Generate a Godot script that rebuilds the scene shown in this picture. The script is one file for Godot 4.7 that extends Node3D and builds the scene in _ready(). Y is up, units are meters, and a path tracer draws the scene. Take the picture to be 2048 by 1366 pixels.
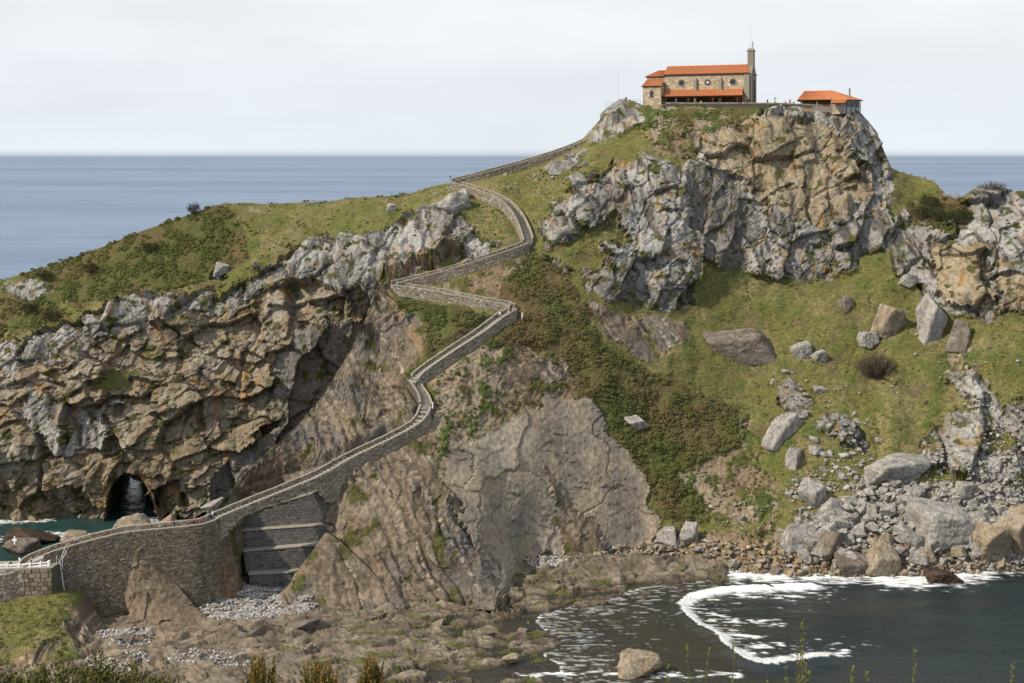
extends Node3D
# Coastal islet with a hermitage on its summit, a walled stairway climbing to it, a causeway and a rocky cove.
# World space: x to the right, y up from sea level, -z away from the viewer, metres.

const GRASS := 1
const LIME := 2
const TAN := 3
const SHALE := 4
const HEATH := 5
const SOIL := 6
const SLAB := 7
const DARK := 8
const RUBBLE := 9
const SCRUB := 10
const WALL := 11
const MX0 := -140.0
const MY0 := -8.0
const MRES := 4.0          # map cells per metre
const MW := 1360
const MH := 500

var M := {}
var rng := RandomNumberGenerator.new()
var used := {}
var nz := {}
var rt := PackedFloat32Array()
var map_a := PackedByteArray()
var map_b := PackedByteArray()
var map_c := PackedByteArray()
var path_d := PackedByteArray()
var top_a := PackedFloat32Array()
var top_b := PackedFloat32Array()
var top_c := PackedFloat32Array()
var job := {}

func _ready() -> void:
	set_camera_and_light()
	make_noises()
	make_materials()
	build_setting()
	build_things()

func set_camera_and_light() -> void:
	var cam := Camera3D.new()
	cam.name = "camera"
	cam.projection = Camera3D.PROJECTION_FRUSTUM
	cam.near = 1.0
	cam.far = 160000.0
	cam.size = 1366.0 / 2400.0
	cam.frustum_offset = Vector2(0, -372.0 / 2400.0)
	cam.position = Vector3(0, 90, 0)
	var at := CameraAttributesPhysical.new()
	at.frustum_focal_length = 42.0
	at.frustum_focus_distance = 290.0
	at.frustum_near = 1.0
	at.frustum_far = 160000.0
	at.exposure_aperture = 4.0
	cam.attributes = at
	add_child(cam)
	var we := WorldEnvironment.new()
	we.name = "daylight"
	var e := Environment.new()
	e.background_mode = Environment.BG_SKY
	e.tonemap_mode = Environment.TONE_MAPPER_LINEAR
	e.tonemap_exposure = 1.08
	e.sdfgi_enabled = true
	e.ssao_enabled = true
	e.ssil_enabled = true
	var sky := Sky.new()
	sky.sky_material = sky_of_thin_cloud()
	e.sky = sky
	we.environment = e
	add_child(we)
	var sun := DirectionalLight3D.new()
	sun.name = "sun"
	sun.light_energy = 1.6
	sun.light_color = Color(1.0, 0.955, 0.88)
	sun.light_angular_distance = 0.8
	sun.shadow_enabled = true
	add_child(sun)
	sun.look_at_from_position(Vector3.ZERO, -Vector3(-0.68, 0.62, 0.34), Vector3.UP)

func sky_of_thin_cloud() -> Material:
	# thin high veil: a pale blue-grey gradient with faint long streaks
	var f := FastNoiseLite.new()
	f.seed = 5
	f.frequency = 1.0
	f.fractal_octaves = 5
	var w := 1024
	var h := 512
	var im := Image.create(w, h, false, Image.FORMAT_RGBF)
	for j in h:
		var el := (0.5 - (j + 0.5) / h) * PI
		for i in w:
			var az := (i + 0.5) / w * TAU
			var up := maxf(sin(el), 0.0)
			var a := Color(0.735, 0.790, 0.845)
			var b := Color(0.815, 0.838, 0.872)
			var c := a.lerp(b, clampf(up * 7.0, 0, 1))
			c = c.lerp(Color(0.56, 0.67, 0.82), clampf((up - 0.25) * 1.1, 0, 0.75))
			var d := Vector3(cos(az) * cos(el), sin(el) * 9.0, sin(az) * cos(el))
			var s := f.get_noise_3d(d.x * 2.2, d.y * 1.3, d.z * 2.2)
			var s2 := f.get_noise_3d(d.x * 7.0 + 9.0, d.y * 4.0, d.z * 7.0)
			c = c * (1.0 + 0.10 * s + 0.03 * s2)
			if el < 0.0:
				c = Color(0.25, 0.3, 0.36)
			im.set_pixel(i, j, c)
	var m := PanoramaSkyMaterial.new()
	m.panorama = ImageTexture.create_from_image(im)
	return m

# ---------------------------------------------------------------- helpers
func numbered(called: String) -> String:
	var n: int = used.get(called, 0)
	used[called] = n + 1
	return called if n == 0 else "%s_%03d" % [called, n]

func tag(o: Node, label := "", category := "", group := "", kind := "") -> Node:
	if label: o.set_meta("label", label)
	if category: o.set_meta("category", category)
	if group: o.set_meta("group", group)
	if kind: o.set_meta("kind", kind)
	return o

func base(called: String, at := Vector3.ZERO, turn := 0.0) -> Node3D:
	var o := Node3D.new()
	o.name = numbered(called)
	add_child(o)
	o.position = at
	o.rotation.y = turn
	return o

func part(called: String, mesh: Mesh, mat: Material, parent: Node, at := Vector3.ZERO) -> MeshInstance3D:
	var o := MeshInstance3D.new()
	o.name = numbered(called) if parent == self else called
	o.mesh = mesh
	if mat: o.material_override = mat
	o.position = at
	parent.add_child(o, true)
	return o

func st() -> SurfaceTool:
	var s := SurfaceTool.new()
	s.begin(Mesh.PRIMITIVE_TRIANGLES)
	s.set_smooth_group(-1)
	return s

func done(s: SurfaceTool) -> ArrayMesh:
	s.generate_normals()
	return s.commit()

func tri(s: SurfaceTool, a: Vector3, b: Vector3, c: Vector3) -> void:
	s.add_vertex(a); s.add_vertex(b); s.add_vertex(c)

func quad(s: SurfaceTool, a: Vector3, b: Vector3, c: Vector3, d: Vector3) -> void:
	# a b c d clockwise seen from the front
	tri(s, a, b, c); tri(s, a, c, d)

func hexa(s: SurfaceTool, b: Array, t: Array) -> void:
	# b, t: four bottom and four top corners, counter-clockwise seen from above
	quad(s, t[3], t[2], t[1], t[0])
	quad(s, b[0], b[1], b[2], b[3])
	for i in 4:
		var k := (i + 1) % 4
		quad(s, b[i], t[i], t[k], b[k])

func box(s: SurfaceTool, lo: Vector3, hi: Vector3, xf := Transform3D()) -> void:
	var b := [Vector3(lo.x, lo.y, hi.z), Vector3(hi.x, lo.y, hi.z), Vector3(hi.x, lo.y, lo.z), Vector3(lo.x, lo.y, lo.z)]
	var bb := []
	var tt := []
	for p in b:
		bb.append(xf * p)
		tt.append(xf * Vector3(p.x, hi.y, p.z))
	hexa(s, bb, tt)

func bar(s: SurfaceTool, a: Vector3, b: Vector3, r0: float, r1: float, sides := 6) -> void:
	var d := (b - a).normalized()
	var u := d.cross(Vector3.UP if absf(d.y) < 0.9 else Vector3.RIGHT).normalized()
	var v := d.cross(u)
	for i in sides:
		var p0 := TAU * i / sides
		var p1 := TAU * (i + 1) / sides
		var o0 := u * cos(p0) + v * sin(p0)
		var o1 := u * cos(p1) + v * sin(p1)
		quad(s, a + o0 * r0, a + o1 * r0, b + o1 * r1, b + o0 * r1)
		tri(s, a, a + o1 * r0, a + o0 * r0)
		tri(s, b, b + o0 * r1, b + o1 * r1)

# ---------------------------------------------------------------- noise
func noise(called: String, type: int, freq: float, oct: int, sd: int) -> void:
	var f := FastNoiseLite.new()
	f.noise_type = type
	f.frequency = freq
	f.seed = sd
	f.fractal_type = FastNoiseLite.FRACTAL_FBM if oct > 1 else FastNoiseLite.FRACTAL_NONE
	f.fractal_octaves = oct
	nz[called] = f

func make_noises() -> void:
	rng.seed = 77
	var S := FastNoiseLite.TYPE_SIMPLEX_SMOOTH
	noise("warp", S, 0.09, 2, 1)
	noise("big", S, 0.035, 3, 2)
	noise("mid", S, 0.16, 3, 3)
	noise("fine", S, 0.75, 3, 4)
	noise("grain", S, 1.9, 2, 5)
	noise("patch", S, 0.07, 4, 6)
	noise("streak", S, 1.0, 3, 7)
	rt.resize(4096 * 6)
	for i in rt.size():
		rt[i] = rng.randf()

func facet(x: float, y: float, sd: int) -> Vector2:
	# broken-rock relief: every cell is a tilted plane of its own; returns height and distance to the nearest joint
	var ix := floori(x)
	var iy := floori(y)
	var d1 := 9.0
	var d2 := 9.0
	var best := 0
	var bx := 0.0
	var by := 0.0
	for j in range(iy - 1, iy + 2):
		for i in range(ix - 1, ix + 2):
			var k := ((i * 7919 + j * 104729 + sd * 3571) & 4095) * 6
			var dx := x - i - 0.1 - 0.8 * rt[k]
			var dy := y - j - 0.1 - 0.8 * rt[k + 1]
			var d := dx * dx + dy * dy
			if d < d1:
				d2 = d1
				d1 = d
				best = k
				bx = dx
				by = dy
			elif d < d2:
				d2 = d
	var h := rt[best + 2] * 1.2 - 0.6 + (rt[best + 3] - 0.5) * 1.5 * bx - (rt[best + 4] * 1.3 - 0.25) * by
	return Vector2(h, sqrt(d2) - sqrt(d1))

# ---------------------------------------------------------------- materials
func grain_texture(sd: int, freq: float, oct: int, lo: float, hi: float, tint := Color(1, 1, 1), size := 512, ridged := false) -> ImageTexture:
	var f := FastNoiseLite.new()
	f.seed = sd
	f.frequency = freq
	f.fractal_octaves = oct
	if ridged: f.fractal_type = FastNoiseLite.FRACTAL_RIDGED
	var src := f.get_seamless_image(size, size)
	src.convert(Image.FORMAT_L8)
	var g := src.get_data()
	var out := PackedByteArray()
	out.resize(size * size * 3)
	for i in size * size:
		var v := lerpf(lo, hi, g[i] / 255.0)
		out[i * 3] = int(clampf(v * tint.r, 0, 1) * 255)
		out[i * 3 + 1] = int(clampf(v * tint.g, 0, 1) * 255)
		out[i * 3 + 2] = int(clampf(v * tint.b, 0, 1) * 255)
	var im := Image.create_from_data(size, size, false, Image.FORMAT_RGB8, out)
	im.generate_mipmaps()
	return ImageTexture.create_from_image(im)

func relief_texture(sd: int, freq: float, oct: int, strength: float, size := 512, ridged := false) -> ImageTexture:
	var f := FastNoiseLite.new()
	f.seed = sd
	f.frequency = freq
	f.fractal_octaves = oct
	if ridged: f.fractal_type = FastNoiseLite.FRACTAL_RIDGED
	var im := f.get_seamless_image(size, size)
	im.convert(Image.FORMAT_RGBA8)
	im.bump_map_to_normal_map(strength)
	return ImageTexture.create_from_image(im)

func ground_material(alb: Texture2D, nrm: Texture2D, metres: float, rough: float, nscale := 1.0) -> StandardMaterial3D:
	var m := StandardMaterial3D.new()
	m.vertex_color_use_as_albedo = true
	m.albedo_texture = alb
	m.normal_enabled = true
	m.normal_texture = nrm
	m.normal_scale = nscale
	m.roughness = rough
	m.metallic_specular = 0.25
	m.uv1_triplanar = true
	m.uv1_world_triplanar = true
	m.uv1_scale = Vector3.ONE / metres
	return m

func plain(c: Color, rough := 0.85, spec := 0.3) -> StandardMaterial3D:
	# c is a linear base colour
	var m := StandardMaterial3D.new()
	m.albedo_color = c.linear_to_srgb()
	m.roughness = rough
	m.metallic_specular = spec
	return m

func grained(c: Color, tex: Texture2D, metres: float, nrm: Texture2D = null, rough := 0.9) -> StandardMaterial3D:
	var m := plain(c, rough, 0.25)
	m.albedo_texture = tex
	m.uv1_triplanar = true
	m.uv1_world_triplanar = true
	m.uv1_scale = Vector3.ONE / metres
	if nrm:
		m.normal_enabled = true
		m.normal_texture = nrm
	return m

func vertex_mat(rough := 0.9, tex: Texture2D = null, metres := 3.0) -> StandardMaterial3D:
	var m := StandardMaterial3D.new()
	m.vertex_color_use_as_albedo = true
	m.roughness = rough
	m.metallic_specular = 0.25
	if tex:
		m.albedo_texture = tex
		m.uv1_triplanar = true
		m.uv1_world_triplanar = true
		m.uv1_scale = Vector3.ONE / metres
	return m

func make_materials() -> void:
	var rock_a := grain_texture(11, 0.012, 6, 0.66, 1.12)
	var rock_n := relief_texture(12, 0.015, 6, 6.0, 512, true)
	var turf_a := grain_texture(13, 0.03, 5, 0.40, 1.20)
	var turf_n := relief_texture(14, 0.05, 4, 7.0)
	M.rock_tex = rock_a
	M.rock_nrm = rock_n
	M.turf_tex = turf_a
	M.rock = ground_material(rock_a, rock_n, 9.0, 0.9, 1.0)
	M.turf = ground_material(turf_a, turf_n, 5.0, 1.0, 0.8)
	M.stone = vertex_mat(0.92, rock_a, 2.5)
	M.boulder = ground_material(rock_a, rock_n, 5.0, 0.9, 1.0)
	M.concrete = grained(Color(0.16, 0.155, 0.15), rock_a, 4.0)
	M.coping = grained(Color(0.36, 0.33, 0.28), rock_a, 3.0)
	M.mortar = grained(Color(0.11, 0.10, 0.085), rock_a, 2.0)
	M.white_paint = plain(Color(0.78, 0.78, 0.76), 0.6)
	M.steel = plain(Color(0.45, 0.46, 0.47), 0.5, 0.5)
	M.iron = plain(Color(0.06, 0.06, 0.06), 0.6)
	M.timber = grained(Color(0.10, 0.055, 0.03), rock_a, 0.8)
	M.dark_glass = plain(Color(0.02, 0.022, 0.025), 0.15, 0.5)
	M.leaf = vertex_mat(0.95)
	M.leaf.cull_mode = BaseMaterial3D.CULL_DISABLED
	var sea_n := relief_texture(21, 0.02, 5, 6.0)
	var sea := ground_material(grain_texture(22, 0.01, 5, 0.8, 1.1), sea_n, 22.0, 0.45, 1.0)
	sea.metallic_specular = 0.2
	M.sea = sea
	var cove := ground_material(grain_texture(23, 0.02, 5, 0.75, 1.15), sea_n, 7.0, 0.22, 0.8)
	cove.metallic_specular = 0.4
	M.cove = cove
	M.tread = grained(Color(0.30, 0.27, 0.22), rock_a, 1.5)
	M.blocks = []
	for k in 4: M.blocks.append(grained([Color(0.15, 0.145, 0.14), Color(0.18, 0.172, 0.165), Color(0.13, 0.125, 0.12), Color(0.165, 0.15, 0.135)][k], rock_a, 3.0 + k))
	M.tiles = grained(Color(0.66, 0.255, 0.115), grain_texture(31, 0.02, 5, 0.45, 1.2), 3.0)
	M.chapel_mortar = grained(Color(0.40, 0.335, 0.235), rock_a, 2.0)
	M.chapel_stone = vertex_mat(0.92, grain_texture(32, 0.02, 5, 1.0, 1.9), 2.0)
	M.chapel_stone_plain = grained(Color(0.38, 0.315, 0.225), rock_a, 1.0)
	M.dressed = grained(Color(0.30, 0.27, 0.225), rock_a, 2.0)
	M.dressed_rough = grained(Color(0.25, 0.225, 0.19), rock_a, 1.1, rock_n)
	M.porch_shade = plain(Color(0.05, 0.045, 0.04))  # colour of the shade inside the chapel porch
	M.pale_render = grained(Color(0.42, 0.42, 0.41), rock_a, 3.0)
	M.brick = grained(Color(0.28, 0.15, 0.10), rock_a, 1.0)
	M.rail_paint = plain(Color(0.28, 0.40, 0.52), 0.5)
	M.pebble = vertex_mat(0.9)
	M.cloth = vertex_mat(0.9)

# ---------------------------------------------------------------- elevation maps (x across, y up) that say what covers the rock
func fill_poly(map: PackedByteArray, pts: Array, type: int) -> PackedByteArray:
	var n := pts.size() / 2
	var ylo := 1e9
	var yhi := -1e9
	for i in n:
		ylo = minf(ylo, pts[i * 2 + 1])
		yhi = maxf(yhi, pts[i * 2 + 1])
	var j0 := maxi(0, floori((ylo - MY0) * MRES))
	var j1 := mini(MH - 1, ceili((yhi - MY0) * MRES))
	for j in range(j0, j1 + 1):
		var y := MY0 + (j + 0.5) / MRES
		var xs := []
		for i in n:
			var k := (i + 1) % n
			var ya: float = pts[i * 2 + 1]
			var yb: float = pts[k * 2 + 1]
			if (ya <= y) != (yb <= y):
				xs.append(pts[i * 2] + (pts[k * 2] - pts[i * 2]) * (y - ya) / (yb - ya))
		xs.sort()
		for q in range(0, xs.size() - 1, 2):
			var i0 := maxi(0, floori((xs[q] - MX0) * MRES))
			var i1 := mini(MW - 1, floori((xs[q + 1] - MX0) * MRES))
			for i in range(i0, i1 + 1):
				map[j * MW + i] = type
	return map

func blank(type: int) -> PackedByteArray:
	var m := PackedByteArray()
	m.resize(MW * MH)
	m.fill(type)
	return m

func cell(x: float, y: float) -> int:
	return clampi(floori((y - MY0) * MRES), 0, MH - 1) * MW + clampi(floori((x - MX0) * MRES), 0, MW - 1)

func is_rock(t: int) -> bool:
	return t == LIME or t == TAN or t == DARK or t == WALL

func proud_map(map: PackedByteArray) -> PackedFloat32Array:
	# how far inside a rock outcrop a cell lies (box-blurred mask), so that outcrops stand out of the turf
	var w := MW / 2
	var h := MH / 2
	var a := PackedFloat32Array()
	a.resize(w * h)
	for j in h:
		for i in w:
			a[j * w + i] = 1.0 if is_rock(map[j * 2 * MW + i * 2]) else 0.0
	var r := 4
	for pass_ in 2:
		var b := PackedFloat32Array()
		b.resize(w * h)
		for j in h:
			var s := 0.0
			for i in range(-r, w):
				if i + r < w: s += a[j * w + i + r]
				if i - r - 1 >= 0: s -= a[j * w + i - r - 1]
				if i >= 0: b[j * w + i] = s / (2 * r + 1)
		for i in w:
			var s := 0.0
			for j in range(-r, h):
				if j + r < h: s += b[(j + r) * w + i]
				if j - r - 1 >= 0: s -= b[(j - r - 1) * w + i]
				if j >= 0: a[j * w + i] = s / (2 * r + 1)
	return a

func cr(a: float, b: float, c: float, d: float, t: float) -> float:
	return b + 0.5 * t * (c - a + t * (2.0 * a - 5.0 * b + 4.0 * c - d + t * (3.0 * (b - c) + d - a)))

func sheet_column(i: int) -> void:
	# one column of the lofted hillside: base points from toe to crest
	var ctrl: PackedFloat32Array = job.ctrl
	var ns: int = job.ns
	var nk := 18
	var u: float = job.u[i]
	var s := clampi(floori(u), 0, ns - 2)
	var f := u - s
	var line := PackedFloat32Array()
	line.resize(nk * 3)
	for k in nk * 3:
		var a := ctrl[maxi(s - 1, 0) * nk * 3 + k]
		var b := ctrl[s * nk * 3 + k]
		var c := ctrl[(s + 1) * nk * 3 + k]
		var d := ctrl[mini(s + 2, ns - 1) * nk * 3 + k]
		# x stays linear so that close stations do not fold; height and depth are smooth
		line[k] = lerpf(b, c, f) if k % 3 == 0 else lerpf(lerpf(b, c, f), cr(a, b, c, d, f), 0.6)
	var nv: int = job.nv
	var out := PackedVector3Array()
	out.resize(nv)
	for j in nv:
		var t := float(j) / (nv - 1) * (nk - 1)
		var k := clampi(floori(t), 0, nk - 2)
		var g := t - k
		var k0 := maxi(k - 1, 0) * 3
		var k1 := k * 3
		var k2 := (k + 1) * 3
		var k3 := mini(k + 2, nk - 1) * 3
		out[j] = Vector3(cr(line[k0], line[k1], line[k2], line[k3], g), cr(line[k0 + 1], line[k1 + 1], line[k2 + 1], line[k3 + 1], g), cr(line[k0 + 2], line[k1 + 2], line[k2 + 2], line[k3 + 2], g))
	job.base[i] = out

func mixc(a: Color, b: Color, t: float) -> Color:
	return a.lerp(b, clampf(t, 0.0, 1.0))

func cover_column(i: int) -> void:
	# displaces one column and gives it the colours of what lies there
	var nu: int = job.nu
	var nv: int = job.nv
	var c0: PackedVector3Array = job.base[i]
	var cl: PackedVector3Array = job.base[maxi(i - 1, 0)]
	var cn: PackedVector3Array = job.base[mini(i + 1, nu - 1)]
	var map: PackedByteArray = job.map
	var proud: PackedFloat32Array = job.proud
	var nwarp: FastNoiseLite = nz.warp
	var nbig: FastNoiseLite = nz.big
	var nmid: FastNoiseLite = nz.mid
	var nfine: FastNoiseLite = nz.fine
	var ngrain: FastNoiseLite = nz.grain
	var npatch: FastNoiseLite = nz.patch
	var nstreak: FastNoiseLite = nz.streak
	var pos := PackedVector3Array()
	var col := PackedColorArray()
	var typ := PackedByteArray()
	pos.resize(nv)
	col.resize(nv)
	typ.resize(nv)
	for j in nv:
		var p := c0[j]
		var n := (cn[j] - cl[j]).cross(c0[mini(j + 1, nv - 1)] - c0[maxi(j - 1, 0)]).normalized()
		if n.z < 0.0: n = -n
		var w1 := nwarp.get_noise_3dv(p)
		var w2 := nwarp.get_noise_3d(p.x + 51.0, p.y, p.z)
		var fi := nfine.get_noise_3dv(p)
		var gr := ngrain.get_noise_3dv(p)
		var md := nmid.get_noise_3dv(p)
		var pa := npatch.get_noise_3dv(p)
		var x := p.x + w1 * 2.6 + fi * 0.9 + md * 1.6
		var y := p.y + w2 * 2.4 + gr * 0.6 - md * 1.2
		var t := map[cell(x, y)]
		var pd := path_d[cell(p.x, p.y)] / 20.0 if job.path else 12.0
		var pr := proud[clampi(floori((y - MY0) * MRES / 2), 0, MH / 2 - 1) * (MW / 2) + clampi(floori((x - MX0) * MRES / 2), 0, MW / 2 - 1)]
		var d := 0.0
		var c := Color(0.1, 0.1, 0.1)
		x = p.x + w1 * 1.5 + fi * 0.25
		y = p.y + w2 * 1.5 + fi * 0.2
		if t == LIME or t == DARK or t == TAN or t == WALL:
			var f1: Vector2
			var f2: Vector2
			var f3: Vector2
			if t == TAN:
				f1 = facet((x + 0.45 * y) / 11.0, (y - 0.3 * x) / 8.5, 1)
				f2 = facet((x + 0.3 * y) / 4.2, (y - 0.25 * x) / 3.4, 2)
				f3 = facet((x - 0.2 * y) / 1.6, y / 1.3, 3)
				d = f1.x * 4.0 + f2.x * 1.5 + f3.x * 0.36 + facet((x + 0.3 * y) / 0.7, (y - 0.25 * x) / 0.6, 31).x * 0.13
			elif t == WALL:
				f1 = facet((x + 0.15 * y) / 9.0, (y - 0.2 * x) / 11.0, 11)
				f2 = facet((x + 0.2 * y) / 4.5, (y - 0.35 * x) / 5.5, 12)
				f3 = facet((x - 0.2 * y) / 1.7, y / 2.2, 13)
				d = f1.x * 2.8 + f2.x * 0.8 + f3.x * 0.14
			else:
				f1 = facet((x - 0.3 * y) / 9.0, (y + 0.15 * x) / 16.0, 4)
				f2 = facet((x - 0.3 * y) / 3.6, (y + 0.2 * x) / 7.0, 5)
				f3 = facet((x - 0.3 * y) / 1.3, y / 2.6, 6)
				d = f1.x * 3.6 + f2.x * 1.0 + f3.x * 0.24 + facet((x - 0.35 * y) / 0.5, (y + 0.2 * x) / 0.9, 32).x * 0.11
			if f1.y < 0.08: d -= (0.08 - f1.y) * 6.0
			if f2.y < 0.07: d -= (0.07 - f2.y) * 3.0
			d += md * 0.45 + fi * 0.12 + gr * 0.05 + pr * 2.2 - 1.0
			var st_ := nstreak.get_noise_3d(p.x * 0.42 + w1 * 2.0, p.y * 0.07, p.z * 0.2)
			var cellv := rt[(floori(f1.x * 977.0) & 4095) * 6]
			if t == TAN or t == WALL:
				c = mixc(Color(0.205, 0.160, 0.100), Color(0.315, 0.28, 0.23), pa * 1.3 + 0.45 + (cellv - 0.5) * 0.9)
				if t == WALL: c = mixc(c, Color(0.36, 0.295, 0.195), 0.5)
				c = mixc(c, Color(0.30, 0.185, 0.08), st_ * 2.4 - 0.35)
				c = mixc(c, Color(0.095, 0.08, 0.062), nstreak.get_noise_3d(p.x * 0.26, p.y * 0.07 + 40.0, p.z * 0.2) * 2.6 - 0.3)
			else:
				c = mixc(Color(0.225, 0.212, 0.195), Color(0.375, 0.360, 0.335), pa * 1.2 + 0.45 + (cellv - 0.5) * 0.9)
				c = mixc(c, Color(0.095, 0.088, 0.08), nstreak.get_noise_3d(p.x * 0.34 + p.y * 0.09, p.y * 0.05 + 40.0, p.z * 0.15) * 2.6 - 0.15)
				c = mixc(c, Color(0.29, 0.18, 0.075), st_ * 3.0 - 0.75)
				if t == DARK: c = mixc(c, Color(0.14, 0.125, 0.108), 0.6 + pa * 0.6)
			c = c * (1.0 + 0.14 * fi + 0.12 * gr)
			if nmid.get_noise_3d(p.x * 1.3, p.y * 2.0 + 90.0, p.z) + fi * 0.3 > (0.34 if pr > 0.8 else 0.2):
				c = mixc(Color(0.075, 0.085, 0.028), Color(0.10, 0.09, 0.04), 0.5 + gr)
		elif t == SHALE:
			var s := (p.x * 0.84 + p.y * 0.54 - p.z * 0.1) * 0.42 + w1 * 0.35 + md * 0.05 + pa * 0.5
			var fr := s - floorf(s)
			var k := rt[(floori(s) & 4095) * 6]
			var s2 := s * 3.3 + fi * 0.6
			var fr2 := s2 - floorf(s2)
			fr = fr * (1.0 - smoothstep(0.82, 1.0, fr)) * 1.25
			var ang := 0.57 + 0.30 * nbig.get_noise_2d(p.x * 0.8, p.y * 0.8) + 0.10 * w2
			var across := p.x * cos(ang) + p.y * sin(ang) - p.z * 0.1 + w1 * 0.8
			across += 0.9 * nmid.get_noise_2d(across * 1.6, 7.0)
			var along := p.y * cos(ang) - p.x * sin(ang)
			var crisp := clampf(0.45 + 2.2 * npatch.get_noise_3d(p.x * 0.7, p.y * 0.7 + 60.0, p.z * 0.7), 0.12, 1.0)
			var f2s := facet(along / 7.0, across / 1.3, 21)
			var f3s := facet(along / 2.6, across / 0.55, 22)
			var gone := clampf(pa * 2.5 + 0.85, 0.45, 1.0)
			d = (fr * (0.12 + 0.75 * k * k) * (1.0 if p.y < 33.0 else 0.55) + fr2 * 0.10) * gone + (f2s.x * 0.7 + f3s.x * 0.24) * crisp + md * 0.7 + fi * 0.12 + gr * 0.05
			c = mixc(Color(0.150, 0.116, 0.083), Color(0.245, 0.200, 0.150), k * 0.5 + f2s.x * 0.5 + (rt[(floori(s2) & 4095) * 6 + 3] - 0.5) * 0.4 + fi * 0.3)
			c = mixc(c, Color(0.24, 0.15, 0.07), (rt[(floori(s * 1.0) & 4095) * 6 + 1] - 0.72) * 3.0 * gone + fi * 0.3)
			c = mixc(c, Color(0.15, 0.135, 0.12), pa * 2.0)
			if rt[(floori(s2) & 4095) * 6 + 2] > 0.9 and fi > 0.0: c = mixc(c, Color(0.40, 0.34, 0.26), 0.6)
			c = c * (1.0 + 0.3 * fi + 0.3 * gr)
			if nmid.get_noise_3d(p.x * 0.8, p.y * 0.8 + 30.0, p.z * 0.8) + fi * 0.35 > 0.36: c = Color(0.085, 0.085, 0.03)
		elif t == SLAB:
			var f1 := facet((x + 0.5 * y + w1 * 3.0) / 17.0, (y - 0.5 * x + w2 * 3.0) / 24.0, 7)
			var f2 := facet((x - 0.4 * y) / 2.6, (y + 0.4 * x) / 1.3, 8)
			d = f1.x * 0.4 + f2.x * 0.22 * clampf(0.5 + pa * 3.0, 0.1, 1.0) + md * 0.16 + fi * 0.07
			if f1.y < 0.012 + 0.02 * fi: d -= 0.3
			c = mixc(Color(0.290, 0.240, 0.178), Color(0.205, 0.180, 0.148), pa * 3.2 + 0.35 + f1.x * 0.8)
			c = mixc(c, Color(0.36, 0.31, 0.24), nbig.get_noise_3d(p.x, p.y * 0.6 + 20.0, p.z) * 2.0)
			c = c * (1.0 + 0.22 * fi + 0.2 * gr)
		elif t == SOIL or t == SCRUB:
			d = md * 0.8 + fi * 0.30 + gr * 0.12
			c = mixc(Color(0.205, 0.152, 0.100), Color(0.265, 0.215, 0.155), pa * 2.0 + 0.4)
			c = c * (1.0 + 0.3 * fi + 0.25 * gr)
			if md + fi * 0.5 > (0.12 if t == SOIL else -0.06):
				c = mixc(Color(0.10, 0.092, 0.035), Color(0.075, 0.095, 0.028), 0.5 + pa * 3.0)
		elif t == RUBBLE:
			var f2 := facet(x / 1.5, y / 1.1, 9)
			var f3 := facet(x / 0.7, y / 0.6, 10)
			d = f2.x * 0.9 + f3.x * 0.4 + md * 0.8
			c = mixc(Color(0.29, 0.27, 0.24), Color(0.23, 0.175, 0.115), pa * 2.0 + 0.4 + (0.5 if p.y < 6.0 + md * 5.0 else -0.4))
			c = c * (1.0 + 0.3 * fi + 0.3 * gr)
		else:
			d = md * 0.55 + fi * 0.16 + nbig.get_noise_3dv(p) * 1.2
			if t == HEATH:
				d += absf(fi) * 0.4
				c = mixc(Color(0.165, 0.125, 0.062), Color(0.125, 0.130, 0.046), 0.45 + pa * 3.0 + gr)
			else:
				c = mixc(Color(0.185, 0.185, 0.060), Color(0.265, 0.225, 0.105), pa * 2.6 + 0.42)
				c = mixc(c, Color(0.115, 0.148, 0.042), md * 2.0 - 0.15)
				c = mixc(c, Color(0.19, 0.145, 0.085), nmid.get_noise_3d(p.x * 0.7, p.y * 0.7 + 200.0, p.z * 0.7) * 3.0 - 0.9 + fi)
			c = c * (1.0 + 0.30 * fi + 0.3 * gr)
		if pd < 2.6:
			d = lerpf(-0.9, d, clampf((pd - 1.4) / 1.2, 0, 1))
		d *= job.amp
		if j == 0: d = minf(d, 0.0)
		var top := clampf((nv - 1 - j) / 30.0, 0.2, 1.0)
		pos[j] = p + n * d * top
		if j == 0: pos[j].y = minf(pos[j].y - 3.0, -3.0)
		c.a = 1.0
		col[j] = c
		typ[j] = t
	job.pos[i] = pos
	job.col[i] = col
	job.typ[i] = typ

func in_arch(p: Vector3) -> bool:
	return false

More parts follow.
